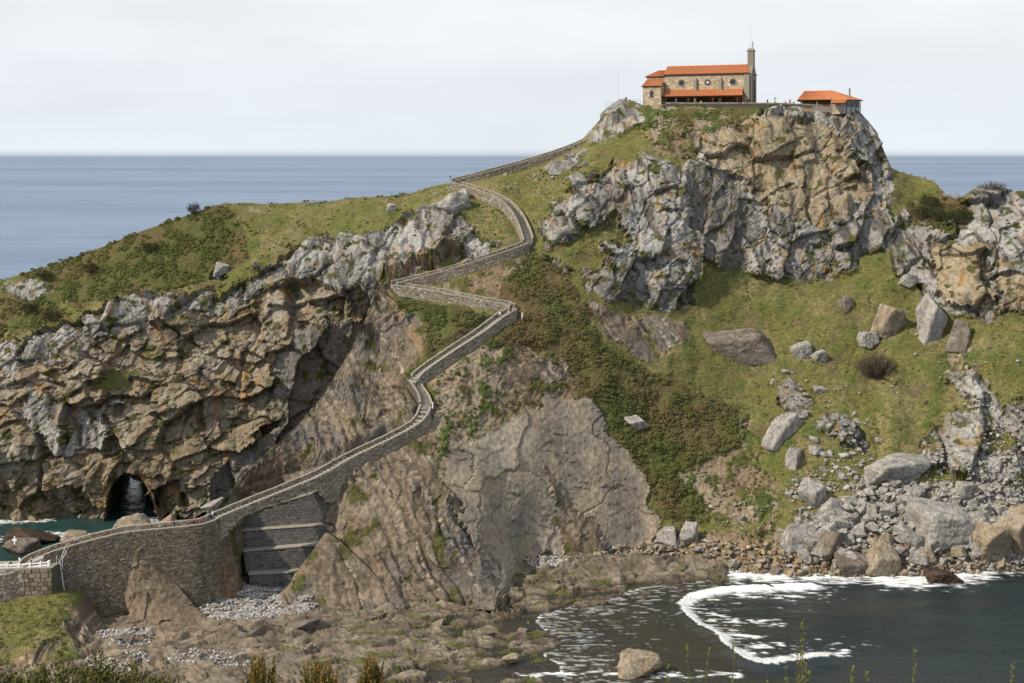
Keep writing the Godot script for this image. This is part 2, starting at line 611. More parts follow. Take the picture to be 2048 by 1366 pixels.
func make_sheet(called: String, ctrl: Array, ns: int, xs: Array, step: float, nv: int, map: PackedByteArray, use_path: bool, back: Callable, hole: Array = []) -> Dictionary:
	# xs: where the stations stand across the view, used only to share the columns out evenly
	var u := PackedFloat32Array()
	for s in ns - 1:
		var n := maxi(1, roundi((xs[s + 1] - xs[s]) / step))
		for q in n: u.append(s + float(q) / n)
	u.append(ns - 1)
	var nu := u.size()
	job = {"ctrl": PackedFloat32Array(ctrl), "ns": ns, "u": u, "nu": nu, "nv": nv, "base": [], "pos": [], "col": [], "typ": [], "map": map, "proud": proud_map(map), "path": use_path, "amp": 1.0}
	for k in ["base", "pos", "col", "typ"]: job[k].resize(nu)
	var g := WorkerThreadPool.add_group_task(sheet_column, nu, 4)
	WorkerThreadPool.wait_for_group_task_completion(g)
	g = WorkerThreadPool.add_group_task(cover_column, nu, 4)
	WorkerThreadPool.wait_for_group_task_completion(g)
	# nearest surface over (x, y), for setting things down on it
	var top := PackedFloat32Array()
	top.resize(MW * MH / 4)
	top.fill(-9999.0)
	var rows := nv
	var extra := 5
	var pos_all := []
	for i in nu:
		var c: PackedVector3Array = job.pos[i]
		for j in nv:
			var q := c[j]
			var k := clampi(floori((q.y - MY0) * MRES / 2), 0, MH / 2 - 1) * (MW / 2) + clampi(floori((q.x - MX0) * MRES / 2), 0, MW / 2 - 1)
			if q.z > top[k]: top[k] = q.z
		var crest := c[nv - 1]
		var bk: Array = back.call(crest)
		for q in bk: c.append(q)
		extra = bk.size()
		pos_all.append(c)
	rows = nv + extra
	# normals
	var nrm := []
	for i in nu:
		var a := PackedVector3Array()
		a.resize(rows)
		var l: PackedVector3Array = pos_all[maxi(i - 1, 0)]
		var r: PackedVector3Array = pos_all[mini(i + 1, nu - 1)]
		var c: PackedVector3Array = pos_all[i]
		for j in rows:
			var n := (r[j] - l[j]).cross(c[mini(j + 1, rows - 1)] - c[maxi(j - 1, 0)])
			a[j] = n.normalized() if n.length() > 1e-6 else Vector3.UP
		nrm.append(a)
	var mesh := ArrayMesh.new()
	for kind in 2:
		var V := PackedVector3Array()
		var N := PackedVector3Array()
		var C := PackedColorArray()
		var I := PackedInt32Array()
		var prev := PackedInt32Array()
		prev.resize(rows)
		prev.fill(-1)
		for i in nu - 1:
			var cur := PackedInt32Array()
			cur.resize(rows)
			cur.fill(-1)
			var ca: PackedVector3Array = pos_all[i]
			var cb: PackedVector3Array = pos_all[i + 1]
			for j in rows - 1:
				var t: int = job.typ[i][mini(j, nv - 1)]
				var hard := 0 if (t == GRASS or t == HEATH) else 1
				if hard != kind: continue
				if hole and hole[0].call((ca[j] + cb[j + 1]) * 0.5): continue
				for q in 4:
					var jj := j + (q & 1)
					if q < 2:
						if prev[jj] < 0:
							prev[jj] = V.size()
							V.append(ca[jj]); N.append(nrm[i][jj]); C.append(job.col[i][mini(jj, nv - 1)])
					else:
						if cur[jj] < 0:
							cur[jj] = V.size()
							V.append(cb[jj]); N.append(nrm[i + 1][jj]); C.append(job.col[i + 1][mini(jj, nv - 1)])
				I.append(prev[j]); I.append(prev[j + 1]); I.append(cur[j + 1])
				I.append(prev[j]); I.append(cur[j + 1]); I.append(cur[j])
			prev = cur
		if I.is_empty(): continue
		var arr := []
		arr.resize(Mesh.ARRAY_MAX)
		arr[Mesh.ARRAY_VERTEX] = V
		arr[Mesh.ARRAY_NORMAL] = N
		arr[Mesh.ARRAY_COLOR] = C
		arr[Mesh.ARRAY_INDEX] = I
		mesh.add_surface_from_arrays(Mesh.PRIMITIVE_TRIANGLES, arr)
		mesh.surface_set_material(mesh.get_surface_count() - 1, M.turf if kind == 0 else M.rock)
	var o := part(called, mesh, null, self)
	tag(o, "", "", "", "structure")
	return {"node": o, "top": top}

func top_z(top: PackedFloat32Array, x: float, y: float) -> float:
	# depth of the hillside at height y over x
	var i := floori((x - MX0) * MRES / 2)
	var j := floori((y - MY0) * MRES / 2)
	var best := -9999.0
	for r in 4:
		for b in range(-r, r + 1):
			for a in range(-r, r + 1):
				if maxi(absi(a), absi(b)) != r: continue
				var ii := i + a
				var jj := j + b
				if ii < 0 or jj < 0 or ii >= MW / 2 or jj >= MH / 2: continue
				best = maxf(best, top[jj * (MW / 2) + ii])
		if best > -9000.0: return best
	return best

# ---------------------------------------------------------------- the setting
func path_points() -> Array:
	# centre line of the causeway and the stairway, one list per flight
	return [
		[Vector3(-106.22, 10.70, -219.00), Vector3(-92.87, 12.21, -222.00), Vector3(-89.97, 14.12, -224.00), Vector3(-84.66, 15.80, -226.00), Vector3(-74.81, 17.67, -229.00), Vector3(-66.80, 18.00, -231.00), Vector3(-60.09, 18.26, -233.00), Vector3(-58.41, 18.51, -236.00)],
		[Vector3(-58.41, 18.51, -236.00), Vector3(-52.40, 20.20, -240.00), Vector3(-46.16, 21.88, -244.00), Vector3(-39.84, 23.60, -249.00), Vector3(-34.16, 26.12, -253.00), Vector3(-25.16, 29.48, -258.00), Vector3(-20.55, 31.82, -261.00), Vector3(-18.99, 34.34, -263.50)],
		[Vector3(-18.99, 34.34, -263.50), Vector3(-19.51, 36.13, -266.00), Vector3(-22.27, 39.04, -270.00)],
		[Vector3(-22.27, 39.04, -270.00), Vector3(-20.59, 40.68, -271.50), Vector3(-14.26, 44.58, -276.00), Vector3(-7.50, 48.26, -281.40), Vector3(-2.87, 51.07, -286.60), Vector3(0.72, 52.59, -289.60)],
		[Vector3(0.72, 52.59, -289.60), Vector3(-1.09, 53.50, -291.00), Vector3(-7.79, 54.57, -292.20), Vector3(-18.95, 56.28, -295.40), Vector3(-29.68, 57.59, -298.00)],
		[Vector3(-29.68, 57.59, -298.00), Vector3(-27.34, 58.17, -299.60), Vector3(-18.10, 60.34, -301.60), Vector3(-9.35, 62.96, -303.20), Vector3(-0.51, 65.65, -306.00), Vector3(4.37, 67.38, -308.40)],
		[Vector3(4.37, 67.38, -308.40), Vector3(3.12, 71.13, -312.40), Vector3(1.19, 74.59, -316.00), Vector3(-2.13, 77.62, -319.60), Vector3(-8.39, 80.12, -324.80), Vector3(-16.77, 82.44, -330.00)],
		[Vector3(-16.77, 82.44, -330.00), Vector3(-13.66, 83.24, -331.20), Vector3(-7.48, 84.87, -332.60), Vector3(2.24, 87.48, -336.00), Vector3(13.54, 90.99, -338.50), Vector3(22.10, 94.53, -340.00), Vector3(30.01, 98.25, -341.40), Vector3(35.38, 101.27, -342.40), Vector3(38.99, 104.19, -344.00)]]

func mark_path(lists: Array) -> void:
	path_d.resize(MW * MH)
	path_d.fill(255)
	for l in lists:
		for k in l.size() - 1:
			var a := Vector2(l[k].x, l[k].y)
			var b := Vector2(l[k + 1].x, l[k + 1].y)
			var i0 := clampi(floori((minf(a.x, b.x) - 4 - MX0) * MRES), 0, MW - 1)
			var i1 := clampi(floori((maxf(a.x, b.x) + 4 - MX0) * MRES), 0, MW - 1)
			var j0 := clampi(floori((minf(a.y, b.y) - 4 - MY0) * MRES), 0, MH - 1)
			var j1 := clampi(floori((maxf(a.y, b.y) + 4 - MY0) * MRES), 0, MH - 1)
			for j in range(j0, j1 + 1):
				for i in range(i0, i1 + 1):
					var q := Vector2(MX0 + (i + 0.5) / MRES, MY0 + (j + 0.5) / MRES)
					var d := q.distance_to(Geometry2D.get_closest_point_to_segment(q, a, b))
					var v := mini(255, int(d * 20.0))
					if v < path_d[j * MW + i]: path_d[j * MW + i] = v

func make_maps() -> void:
	map_a = blank(TAN)
	for q in [
		[LIME, [-158.6, 40.4, -130.3, 42.4, -114.0, 48.1, -98.9, 52.4, -80.2, 54.8, -65.6, 60.9, -53.1, 66.2, -42.7, 67.7, -35.1, 70.9, -22.9, 77.6, -21.7, 57.0, -33.8, 54.3, -36.6, 47.6, -42.8, 53.0, -49.6, 57.8, -60.1, 57.1, -69.8, 51.6, -79.7, 49.9, -91.7, 47.1, -103.9, 43.5, -112.4, 37.3, -121.7, 38.4, -129.0, 34.7, -155.6, 31.3]],
		[LIME, [-128.1, 28.8, -120.7, 31.3, -103.7, 25.5, -97.7, 29.1, -101.9, 18.4, -111.6, 17.3, -119.6, 21.9]],
		[DARK, [-59.2, 40.4, -49.2, 47.9, -39.1, 47.6, -36.2, 58.2, -23.0, 57.1, -23.3, -10.1, -73.8, -3.0, -75.1, 9.3, -69.3, 16.3, -58.8, 20.5]],
		[GRASS, [-164.8, 51.7, -137.0, 59.4, -104.7, 72.5, -81.2, 80.6, -23.2, 85.9, -22.9, 78.3, -31.4, 72.0, -38.1, 69.3, -44.0, 67.5, -53.2, 66.4, -60.8, 64.8, -66.2, 60.5, -71.4, 56.2, -80.2, 54.8, -89.1, 54.4, -100.5, 53.0, -109.1, 50.3, -116.5, 47.1, -122.9, 45.3, -130.3, 42.4, -158.6, 40.4]],
		[HEATH, [-131.7, 58.0, -104.7, 69.8, -86.4, 76.5, -77.7, 75.4, -71.4, 68.7, -69.2, 62.7, -78.4, 57.7, -93.0, 54.4, -112.5, 52.1, -123.3, 53.6]],
		[HEATH, [-134.5, 52.1, -120.3, 53.7, -113.0, 49.2, -123.1, 46.1, -131.5, 46.5]],
		[LIME, [-135.1, 53.2, -132.3, 56.2, -126.2, 57.5, -120.3, 56.9, -120.3, 53.7, -128.2, 51.7]],
		[LIME, [-78.5, 58.3, -78.1, 61.3, -75.3, 62.3, -73.5, 59.6, -75.6, 57.7]],
		[SOIL, [-74.2, 74.5, -72.0, 76.4, -68.3, 76.1, -68.8, 74.0]],
		[GRASS, [-105.5, 32.6, -99.5, 35.6, -94.5, 36.2, -96.8, 33.2, -102.8, 30.9]],
		[HEATH, [-164.8, 46.4, -133.2, 49.8, -127.8, 47.7, -130.6, 43.6, -160.0, 41.3]]]:
		map_a = fill_poly(map_a, q[1], q[0])
	map_b = blank(GRASS)
	for q in [
		[SHALE, [-60.0, 2.6, -60.8, 19.6, -54.6, 26.6, -46.2, 33.5, -38.3, 45.4, -35.0, 53.2, -33.0, 59.2, -27.6, 55.9, -23.2, 50.6, -20.3, 45.8, -23.2, 40.6, -17.2, 36.6, -19.1, 33.0, -15.5, 26.6, -15.1, 19.7, -8.7, 12.5, -1.4, 3.6, -0.9, -1.3, -49.3, -5.5]],
		[SOIL, [-18.7, 42.1, -7.4, 45.6, 4.3, 45.2, 13.7, 41.0, 19.4, 31.7, 8.8, 34.5, -0.5, 31.5, -9.2, 27.8, -13.2, 22.9, -16.6, 26.6, -19.1, 33.0]],
		[SLAB, [-0.5, 30.5, 10.0, 34.9, 19.4, 32.3, 25.0, 23.5, 30.5, 14.9, 32.4, 5.7, 31.3, -1.3, 13.7, -0.3, -2.4, 1.1, -8.7, 12.5, -14.7, 21.3, -13.4, 26.4]],
		[SHALE, [6.8, 19.9, 9.6, 18.0, 17.9, 7.8, 23.9, -1.3, 10.4, 0.2, 11.1, 7.7]],
		[SHALE, [-5.0, 40.3, 4.2, 41.6, 13.7, 39.9, 12.4, 37.3, 1.8, 36.7]],
		[SOIL, [-24.1, 57.5, -8.0, 60.7, 4.9, 65.9, 7.7, 62.9, -1.7, 59.1, -2.9, 54.8, -10.3, 55.6]],
		[HEATH, [-29.8, 55.9, -21.4, 55.7, -2.9, 52.5, -8.7, 48.4, -17.8, 44.4, -20.3, 45.8, -23.0, 50.6]],
		[HEATH, [4.6, 65.3, 12.1, 60.6, 19.2, 52.0, 20.6, 44.4, 33.4, 37.5, 53.3, 29.1, 53.6, 20.8, 43.7, 17.5, 43.0, 11.2, 45.2, 7.2, 34.5, 6.7, 31.7, 15.4, 25.6, 23.5, 18.8, 32.8, 12.6, 42.1, 4.3, 45.2, -7.4, 45.6, -2.9, 49.7, 3.1, 52.0, -2.9, 54.8, -1.7, 58.5]],
		[SHALE, [19.3, 54.2, 25.6, 51.6, 43.8, 48.4, 42.8, 41.9, 33.6, 40.2, 22.5, 45.3]],
		[SOIL, [37.6, 16.3, 47.5, 20.0, 54.9, 21.8, 54.7, 26.5, 57.3, 27.6, 57.0, 20.9, 60.5, 11.2, 57.6, 8.1, 46.9, 7.8, 43.1, 12.1]],
		[SCRUB, [34.5, 102.8, 38.5, 104.7, 80.1, 104.7, 73.3, 102.2, 67.9, 101.4, 63.2, 96.6, 47.0, 96.7, 47.6, 88.8, 38.5, 91.5, 36.3, 95.6]],
		[LIME, [11.3, 76.3, 14.1, 80.2, 20.8, 84.1, 31.8, 89.1, 40.8, 88.8, 44.5, 84.8, 50.6, 91.5, 46.4, 96.7, 63.2, 96.6, 68.7, 101.8, 80.0, 103.7, 96.9, 103.8, 102.6, 97.0, 105.7, 86.0, 99.4, 75.6, 100.7, 69.2, 92.7, 62.9, 79.9, 58.3, 69.7, 56.3, 59.8, 61.3, 47.5, 62.9, 47.2, 51.4, 38.7, 50.6, 27.0, 53.2, 19.4, 55.3, 17.8, 60.4, 29.0, 68.3, 27.8, 73.4, 20.0, 70.3, 12.5, 74.5]],
		[DARK, [44.5, 84.8, 52.9, 87.5, 61.9, 80.8, 62.7, 69.1, 59.8, 60.6, 47.5, 62.9, 46.7, 74.4]],
		[DARK, [20.4, 78.4, 28.5, 80.9, 29.1, 73.4, 21.3, 72.1]],
		[DARK, [18.5, 60.4, 32.5, 58.4, 47.1, 54.1, 46.9, 51.4, 27.0, 53.2, 19.4, 55.3]],
		[WALL, [63.5, 98.3, 69.1, 100.8, 84.1, 99.7, 90.2, 91.5, 95.8, 82.1, 93.4, 76.9, 80.9, 71.7, 73.2, 74.3, 65.6, 78.2, 60.9, 84.8]],
		[WALL, [47.0, 96.7, 63.2, 96.6, 64.0, 91.5, 60.9, 84.8, 52.9, 87.5, 49.2, 91.5]],
		[LIME, [19.8, 93.0, 23.6, 100.1, 27.2, 105.8, 33.5, 107.2, 37.1, 104.8, 35.4, 98.4, 26.6, 95.7]],
		[LIME, [99.2, 68.0, 102.5, 74.3, 109.9, 78.2, 114.5, 84.8, 116.0, 79.5, 118.8, 78.5, 121.0, 82.4, 157.1, 82.5, 149.3, 52.7, 125.1, 52.3, 115.8, 49.5, 106.4, 53.6, 99.1, 58.8]],
		[WALL, [108.7, 68.3, 117.1, 66.4, 119.5, 59.2, 118.0, 51.5, 109.8, 53.8, 106.3, 59.6]],
		[WALL, [121.0, 61.6, 132.2, 59.4, 130.9, 52.4, 119.6, 51.5]],
		[HEATH, [104.6, 77.5, 110.5, 80.1, 117.3, 78.3, 116.9, 73.4, 111.7, 70.8, 105.5, 71.8]],
		[GRASS, [103.6, 86.1, 113.7, 83.4, 114.8, 78.9, 110.2, 79.2, 104.8, 78.1, 102.9, 80.7]],
		[LIME, [-32.6, 69.4, -25.8, 74.1, -19.5, 78.6, -14.1, 80.6, -12.0, 78.0, -19.1, 74.9, -10.4, 73.0, -8.3, 69.3, -3.1, 68.2, -11.9, 63.4, -20.6, 60.2, -28.0, 58.6, -32.2, 58.0, -34.1, 67.7]],
		[TAN, [-32.7, 63.1, -28.4, 61.0, -17.2, 65.7, -12.2, 68.1, -11.9, 63.4, -28.0, 58.6, -32.2, 58.0]],
		[LIME, [9.3, 84.6, 13.3, 88.1, 19.7, 92.0, 22.2, 91.5, 20.5, 88.1, 13.2, 85.3]],
		[LIME, [6.0, 70.7, 8.6, 74.4, 13.8, 74.2, 18.0, 70.3, 13.6, 68.3, 7.8, 67.0]],
		[LIME, [7.8, 64.7, 11.0, 65.8, 15.3, 62.3, 14.6, 60.5, 10.2, 62.3]],
		[LIME, [21.2, 67.1, 24.4, 67.7, 25.0, 65.3, 21.8, 64.9]],
		[LIME, [101.0, 27.1, 108.7, 29.7, 119.0, 33.2, 143.7, 37.8, 136.0, 14.2, 108.4, 14.6, 93.0, 19.5, 95.3, 23.2]],
		[LIME, [103.8, 36.2, 108.9, 38.1, 112.2, 35.9, 114.3, 31.0, 108.7, 29.9, 104.6, 32.3]],
		[LIME, [73.5, 28.1, 79.5, 28.6, 81.8, 24.3, 83.2, 21.5, 78.4, 21.1, 74.7, 24.3]],
		[LIME, [64.2, 32.7, 69.4, 34.9, 71.9, 31.0, 68.9, 27.9, 64.5, 28.7]],
		[GRASS, [107.2, 24.8, 113.1, 27.0, 114.4, 24.2, 109.6, 22.1]],
		[RUBBLE, [30.8, -4.7, 32.1, 4.3, 42.4, 5.6, 57.0, 5.7, 63.8, 8.2, 70.2, 12.8, 79.2, 16.2, 87.7, 17.2, 98.5, 16.5, 136.3, 15.7, 133.9, -2.0]],
		[RUBBLE, [-1.4, -0.6, 1.7, 3.6, 31.9, 1.0, 31.8, -4.5]],
		[SOIL, [103.9, 40.4, 109.9, 42.8, 110.7, 39.3, 105.4, 37.8]]]:
		map_b = fill_poly(map_b, q[1], q[0])
	map_c = blank(GRASS)
	map_c = fill_poly(map_c, [-87.4, 3.9, -84.4, 4.3, -79.8, 3.7, -79.9, 1.9, -83.7, 1.6], SHALE)
	map_c = fill_poly(map_c, [-80.8, 6.1, -79.0, 7.4, -74.9, 3.9, -66.7, -3.3, -71.1, -2.2, -76.8, 3.1], SHALE)

func back_cliff(p: Vector3) -> Array:
	var h := p.y + 4.0
	return [p + Vector3(0, -0.04 * h, -2.5), p + Vector3(0, -0.35 * h, -6), p + Vector3(0, -0.75 * h, -8), Vector3(p.x, -4, p.z - 10)]

func back_summit(p: Vector3) -> Array:
	# behind the crest: a level top where the hermitage stands, then the seaward cliff
	var flat := 30.0 if p.y > 103.0 else 6.0
	if p.y < 60.0 and p.x < -25.0: return [p + Vector3(-0.5, -1.0, -2), p + Vector3(-1.5, -4, -4), p + Vector3(-3, -9, -6), Vector3(p.x - 4, -4, p.z - 9)]
	return [p + Vector3(0, -0.1, -1.5), p + Vector3(0, -0.4 if flat > 20.0 else -1.5, -flat), p + Vector3(0, -0.6 * p.y, -flat - 14), Vector3(p.x, -4, p.z - flat - 22)]

func arch_gap(p: Vector3) -> bool:
	# the sea arch runs right through the foot of the cliff
	var c := Vector3(-94.68, -0.20, -299.00)
	var k := 1.0 - 0.55 * clampf((c.z - p.z) / 30.0, 0.0, 1.0)
	var dx := (p.x - c.x - (p.z - c.z) * 0.29) / (6.4 * k)
	var lean := dx + 0.012 * p.y
	return p.y < 12.2 * k * sqrt(maxf(0.0, 1.0 - lean * lean)) and absf(lean) < 1.0

func build_setting() -> void:
	make_maps()
	mark_path(path_points())
	var a := make_sheet("island_cliff", [-153.4,-1.1,-296,-153.5,1.7,-296.1,-153.5,4.5,-296.2,-153.6,7.4,-296.3,-153.7,10.2,-296.5,-153.7,13,-296.6,-153.8,15.9,-296.7,-153.8,18.7,-296.8,-153.9,21.6,-296.9,-154.2,24.3,-297.4,-154.7,27,-298.5,-155.3,29.7,-299.5,-155.8,32.4,-300.6,-156.3,35.1,-301.6,-157.3,37.7,-303.5,-158.5,40.2,-305.9,-161.6,42.3,-311.8,-164.8,44.4,-318,-139.1,-1.5,-297,-139.1,1.8,-297,-139.1,5,-297,-139.1,8.3,-297,-139.1,11.5,-297,-139.1,14.7,-297,-139.1,18,-297,-139.3,21.1,-297.4,-139.7,24.2,-298.3,-140.1,27.2,-299.2,-140.5,30.3,-300.1,-140.9,33.4,-300.9,-141.8,36.4,-302.7,-142.7,39.4,-304.6,-143.8,42.3,-307.1,-145.8,45.1,-311.4,-147.8,47.9,-315.7,-149.9,50.8,-320,-127.1,-1.8,-298,-127.1,1.9,-297.8,-127,5.5,-297.6,-126.9,9.1,-297.4,-126.8,12.7,-297.2,-126.7,16.3,-297,-127,19.7,-297.7,-127.4,23,-298.7,-127.9,26.4,-299.7,-128.3,29.8,-300.6,-128.8,33.2,-301.8,-129.3,36.6,-303,-129.8,40,-304.3,-130.6,43.3,-306.1,-131.6,46.7,-308.4,-133.2,49.9,-312.2,-135.1,53.1,-316.6,-137,56.4,-321,-114.7,-1.8,-298,-114.6,2.2,-297.6,-114.4,6.1,-297.2,-114.3,9.9,-296.8,-114.1,13.8,-296.4,-114,17.7,-296.1,-114.4,21.2,-297.1,-114.8,24.7,-298.1,-115.2,28.3,-299.1,-115.6,31.9,-300.2,-116.1,35.5,-301.5,-116.6,39.1,-302.7,-117,42.8,-304,-117.7,46.4,-305.7,-118.9,49.9,-308.7,-120.2,53.4,-312.3,-122.1,56.9,-317.1,-124,60.5,-322,-103.9,-2.1,-299,-103.6,2.2,-298.2,-103.3,6.4,-297.4,-103.1,10.7,-296.6,-102.9,14.8,-296.2,-103.2,18.6,-297,-103.5,22.4,-297.7,-103.7,26.3,-298.5,-104,30.1,-299.3,-104.3,34,-300.3,-104.7,37.8,-301.3,-105.1,41.7,-302.3,-105.4,45.7,-303.3,-106,49.5,-305.1,-107.2,53.2,-308.5,-109,56.8,-313.6,-110.8,60.6,-318.8,-112.6,64.5,-324,-94.9,-2.4,-300,-94.5,2.3,-298.8,-94.1,6.8,-297.5,-93.7,11.4,-296.3,-93.8,15.5,-296.6,-94,19.6,-297.3,-94.3,23.7,-298,-94.5,27.7,-298.8,-94.8,31.8,-299.7,-95.1,35.9,-300.8,-95.5,40,-301.8,-95.8,44.1,-302.9,-96.1,48.3,-304,-96.9,52.3,-306.5,-98.3,56.2,-310.8,-99.8,60.1,-315.6,-101.3,64.2,-320.3,-102.8,68.5,-325,-86.5,-2.1,-299,-86.2,2.6,-298.1,-85.9,7.3,-297.2,-85.7,11.9,-296.3,-85.8,16.2,-296.6,-86,20.4,-297.5,-86.3,24.6,-298.5,-86.6,28.8,-299.4,-86.9,33,-300.4,-87.2,37.3,-301.5,-87.5,41.5,-302.6,-87.8,45.9,-303.8,-88.2,50.2,-304.9,-89.1,54.3,-308.1,-90.4,58.4,-312.6,-91.7,62.7,-317.1,-93,67,-321.5,-94.3,71.5,-326,-79.3,-1.8,-298,-79.3,2.9,-297.8,-79.2,7.5,-297.5,-79.1,12.1,-297.3,-79.1,16.7,-297,-79.4,20.9,-298,-79.7,25.2,-299.2,-80,29.6,-300.3,-80.3,33.9,-301.5,-80.6,38.3,-302.7,-80.9,42.7,-304,-81.3,47.2,-305.3,-81.6,51.7,-306.6,-82.5,56,-310,-83.7,60.3,-314.2,-84.8,64.8,-318.5,-85.9,69.3,-322.7,-87.1,74.1,-327,-73.8,-2.4,-298,-73.8,2.3,-298.2,-73.9,6.9,-298.5,-73.9,11.5,-298.7,-74,16.2,-299,-74.2,20.7,-299.9,-74.4,25.2,-300.8,-74.7,29.8,-301.8,-74.9,34.4,-302.7,-75.2,39,-303.6,-75.5,43.6,-305,-75.9,48.2,-306.6,-76.3,52.8,-308.1,-77,57.4,-311,-78,61.9,-315.2,-79.1,66.6,-319.5,-80.1,71.4,-323.7,-81.2,76.3,-328,-67.8,-2.7,-299,-67.9,1.9,-299.4,-68,6.6,-299.9,-68.1,11.2,-300.3,-68.2,15.9,-300.7,-68.3,20.6,-301.3,-68.5,25.2,-302.1,-68.7,29.8,-302.9,-68.8,34.5,-303.7,-69,39.2,-304.5,-69.3,43.9,-305.6,-69.6,48.6,-307,-69.9,53.3,-308.3,-70.2,58,-309.7,-71.2,62.6,-314.1,-72.4,67.2,-319.4,-73.6,72,-324.7,-74.8,76.9,-330,-61.8,-3.6,-300,-61.9,1,-300.5,-62,5.6,-301.1,-62.1,10.3,-301.6,-62.2,15,-302.2,-62.3,19.7,-302.7,-62.4,24.4,-303.4,-62.6,29,-304.2,-62.8,33.8,-304.9,-62.9,38.5,-305.7,-63.2,43.2,-306.9,-63.5,47.9,-308.3,-63.8,52.6,-309.8,-64.1,57.4,-311.2,-64.4,62.3,-312.7,-65.5,66.9,-318,-66.8,71.6,-324.5,-68.1,76.5,-331,-53.4,-4.2,-302,-53.5,0.4,-302.7,-53.6,5.1,-303.3,-53.7,9.8,-304,-53.8,14.5,-304.7,-53.9,19.2,-305.4,-54.1,24,-306,-54.1,28.8,-306.2,-54.1,33.7,-306.4,-54.2,38.6,-306.6,-54.2,43.5,-306.8,-54.3,48.4,-307.2,-54.6,53.1,-309.1,-55,57.8,-311,-55.3,62.7,-313,-56.1,67.4,-317.4,-57.4,72.1,-324.7,-58.7,77,-332,-47.4,-4.9,-304,-47.5,-0.1,-304.5,-47.5,4.6,-305,-47.6,9.4,-305.5,-47.7,14.2,-306.1,-47.8,19,-306.6,-47.9,23.8,-307.1,-47.9,28.6,-307.6,-48,33.5,-307.9,-48,38.5,-307.7,-47.9,43.5,-307.5,-47.9,48.5,-307.2,-47.9,53.4,-307.2,-48.3,58,-310.2,-48.8,62.8,-313.1,-49.5,67.5,-317.7,-50.7,72.2,-325.4,-51.9,77.1,-333,-41.3,-5.5,-306,-41.4,-0.6,-306.4,-41.4,4.2,-306.9,-41.5,9.1,-307.3,-41.5,14,-307.7,-41.6,18.9,-308.2,-41.7,23.8,-308.6,-41.7,28.8,-309,-41.8,33.7,-309.5,-41.8,38.7,-309.9,-41.8,43.8,-309.3,-41.6,49,-308.4,-41.5,54.1,-307.5,-41.7,59,-308.7,-42.2,63.7,-312.3,-42.8,68.4,-317.2,-43.9,73.2,-325.1,-45,78.2,-333,-33.9,-6.1,-308,-33.9,-1.1,-308.2,-33.9,3.8,-308.4,-33.9,8.8,-308.5,-34,13.8,-308.7,-34,18.8,-308.9,-34,23.8,-309.1,-34,28.8,-309.2,-34,33.8,-309.4,-34.1,38.9,-309.6,-34.1,43.9,-309.8,-34.1,48.9,-310,-33.8,54.3,-307.5,-33.7,59.4,-306,-34.1,64.1,-310.4,-34.6,68.8,-314.7,-35.7,73.5,-324.2,-36.7,78.4,-334,-28.2,-8.6,-316,-28.1,-3.3,-315.7,-28.1,2,-315.4,-28.1,7.3,-315,-28.1,12.5,-314.7,-28,17.8,-314.4,-28,23,-314.1,-28,28.3,-313.7,-27.9,33.5,-313.4,-27.9,38.7,-313.1,-27.9,43.9,-312.8,-27.9,49.1,-312.5,-27.8,54.3,-312.1,-28,59.3,-313.8,-28.2,64.2,-316.8,-28.5,69.2,-319.7,-29.1,74.2,-326.4,-30,79.2,-336,-22,-10.5,-322,-22,-5,-321.7,-22,0.5,-321.4,-21.9,5.9,-321,-21.9,11.4,-320.7,-21.9,16.8,-320.4,-21.9,22.2,-320.1,-21.8,27.6,-319.8,-21.8,33,-319.4,-21.8,38.4,-319.1,-21.8,43.8,-318.8,-21.8,49.2,-318.5,-21.7,54.5,-318.1,-21.8,59.7,-319.6,-22,64.8,-322.6,-22.3,70,-325.6,-22.6,75.2,-331.2,-23.2,80.5,-339], 17, [-220,-100,0,100,190,265,330,385,430,480,530,600,650,700,760,810,860], 2.1, 330, map_a, false, back_cliff, [arch_gap])
	top_a = a.top
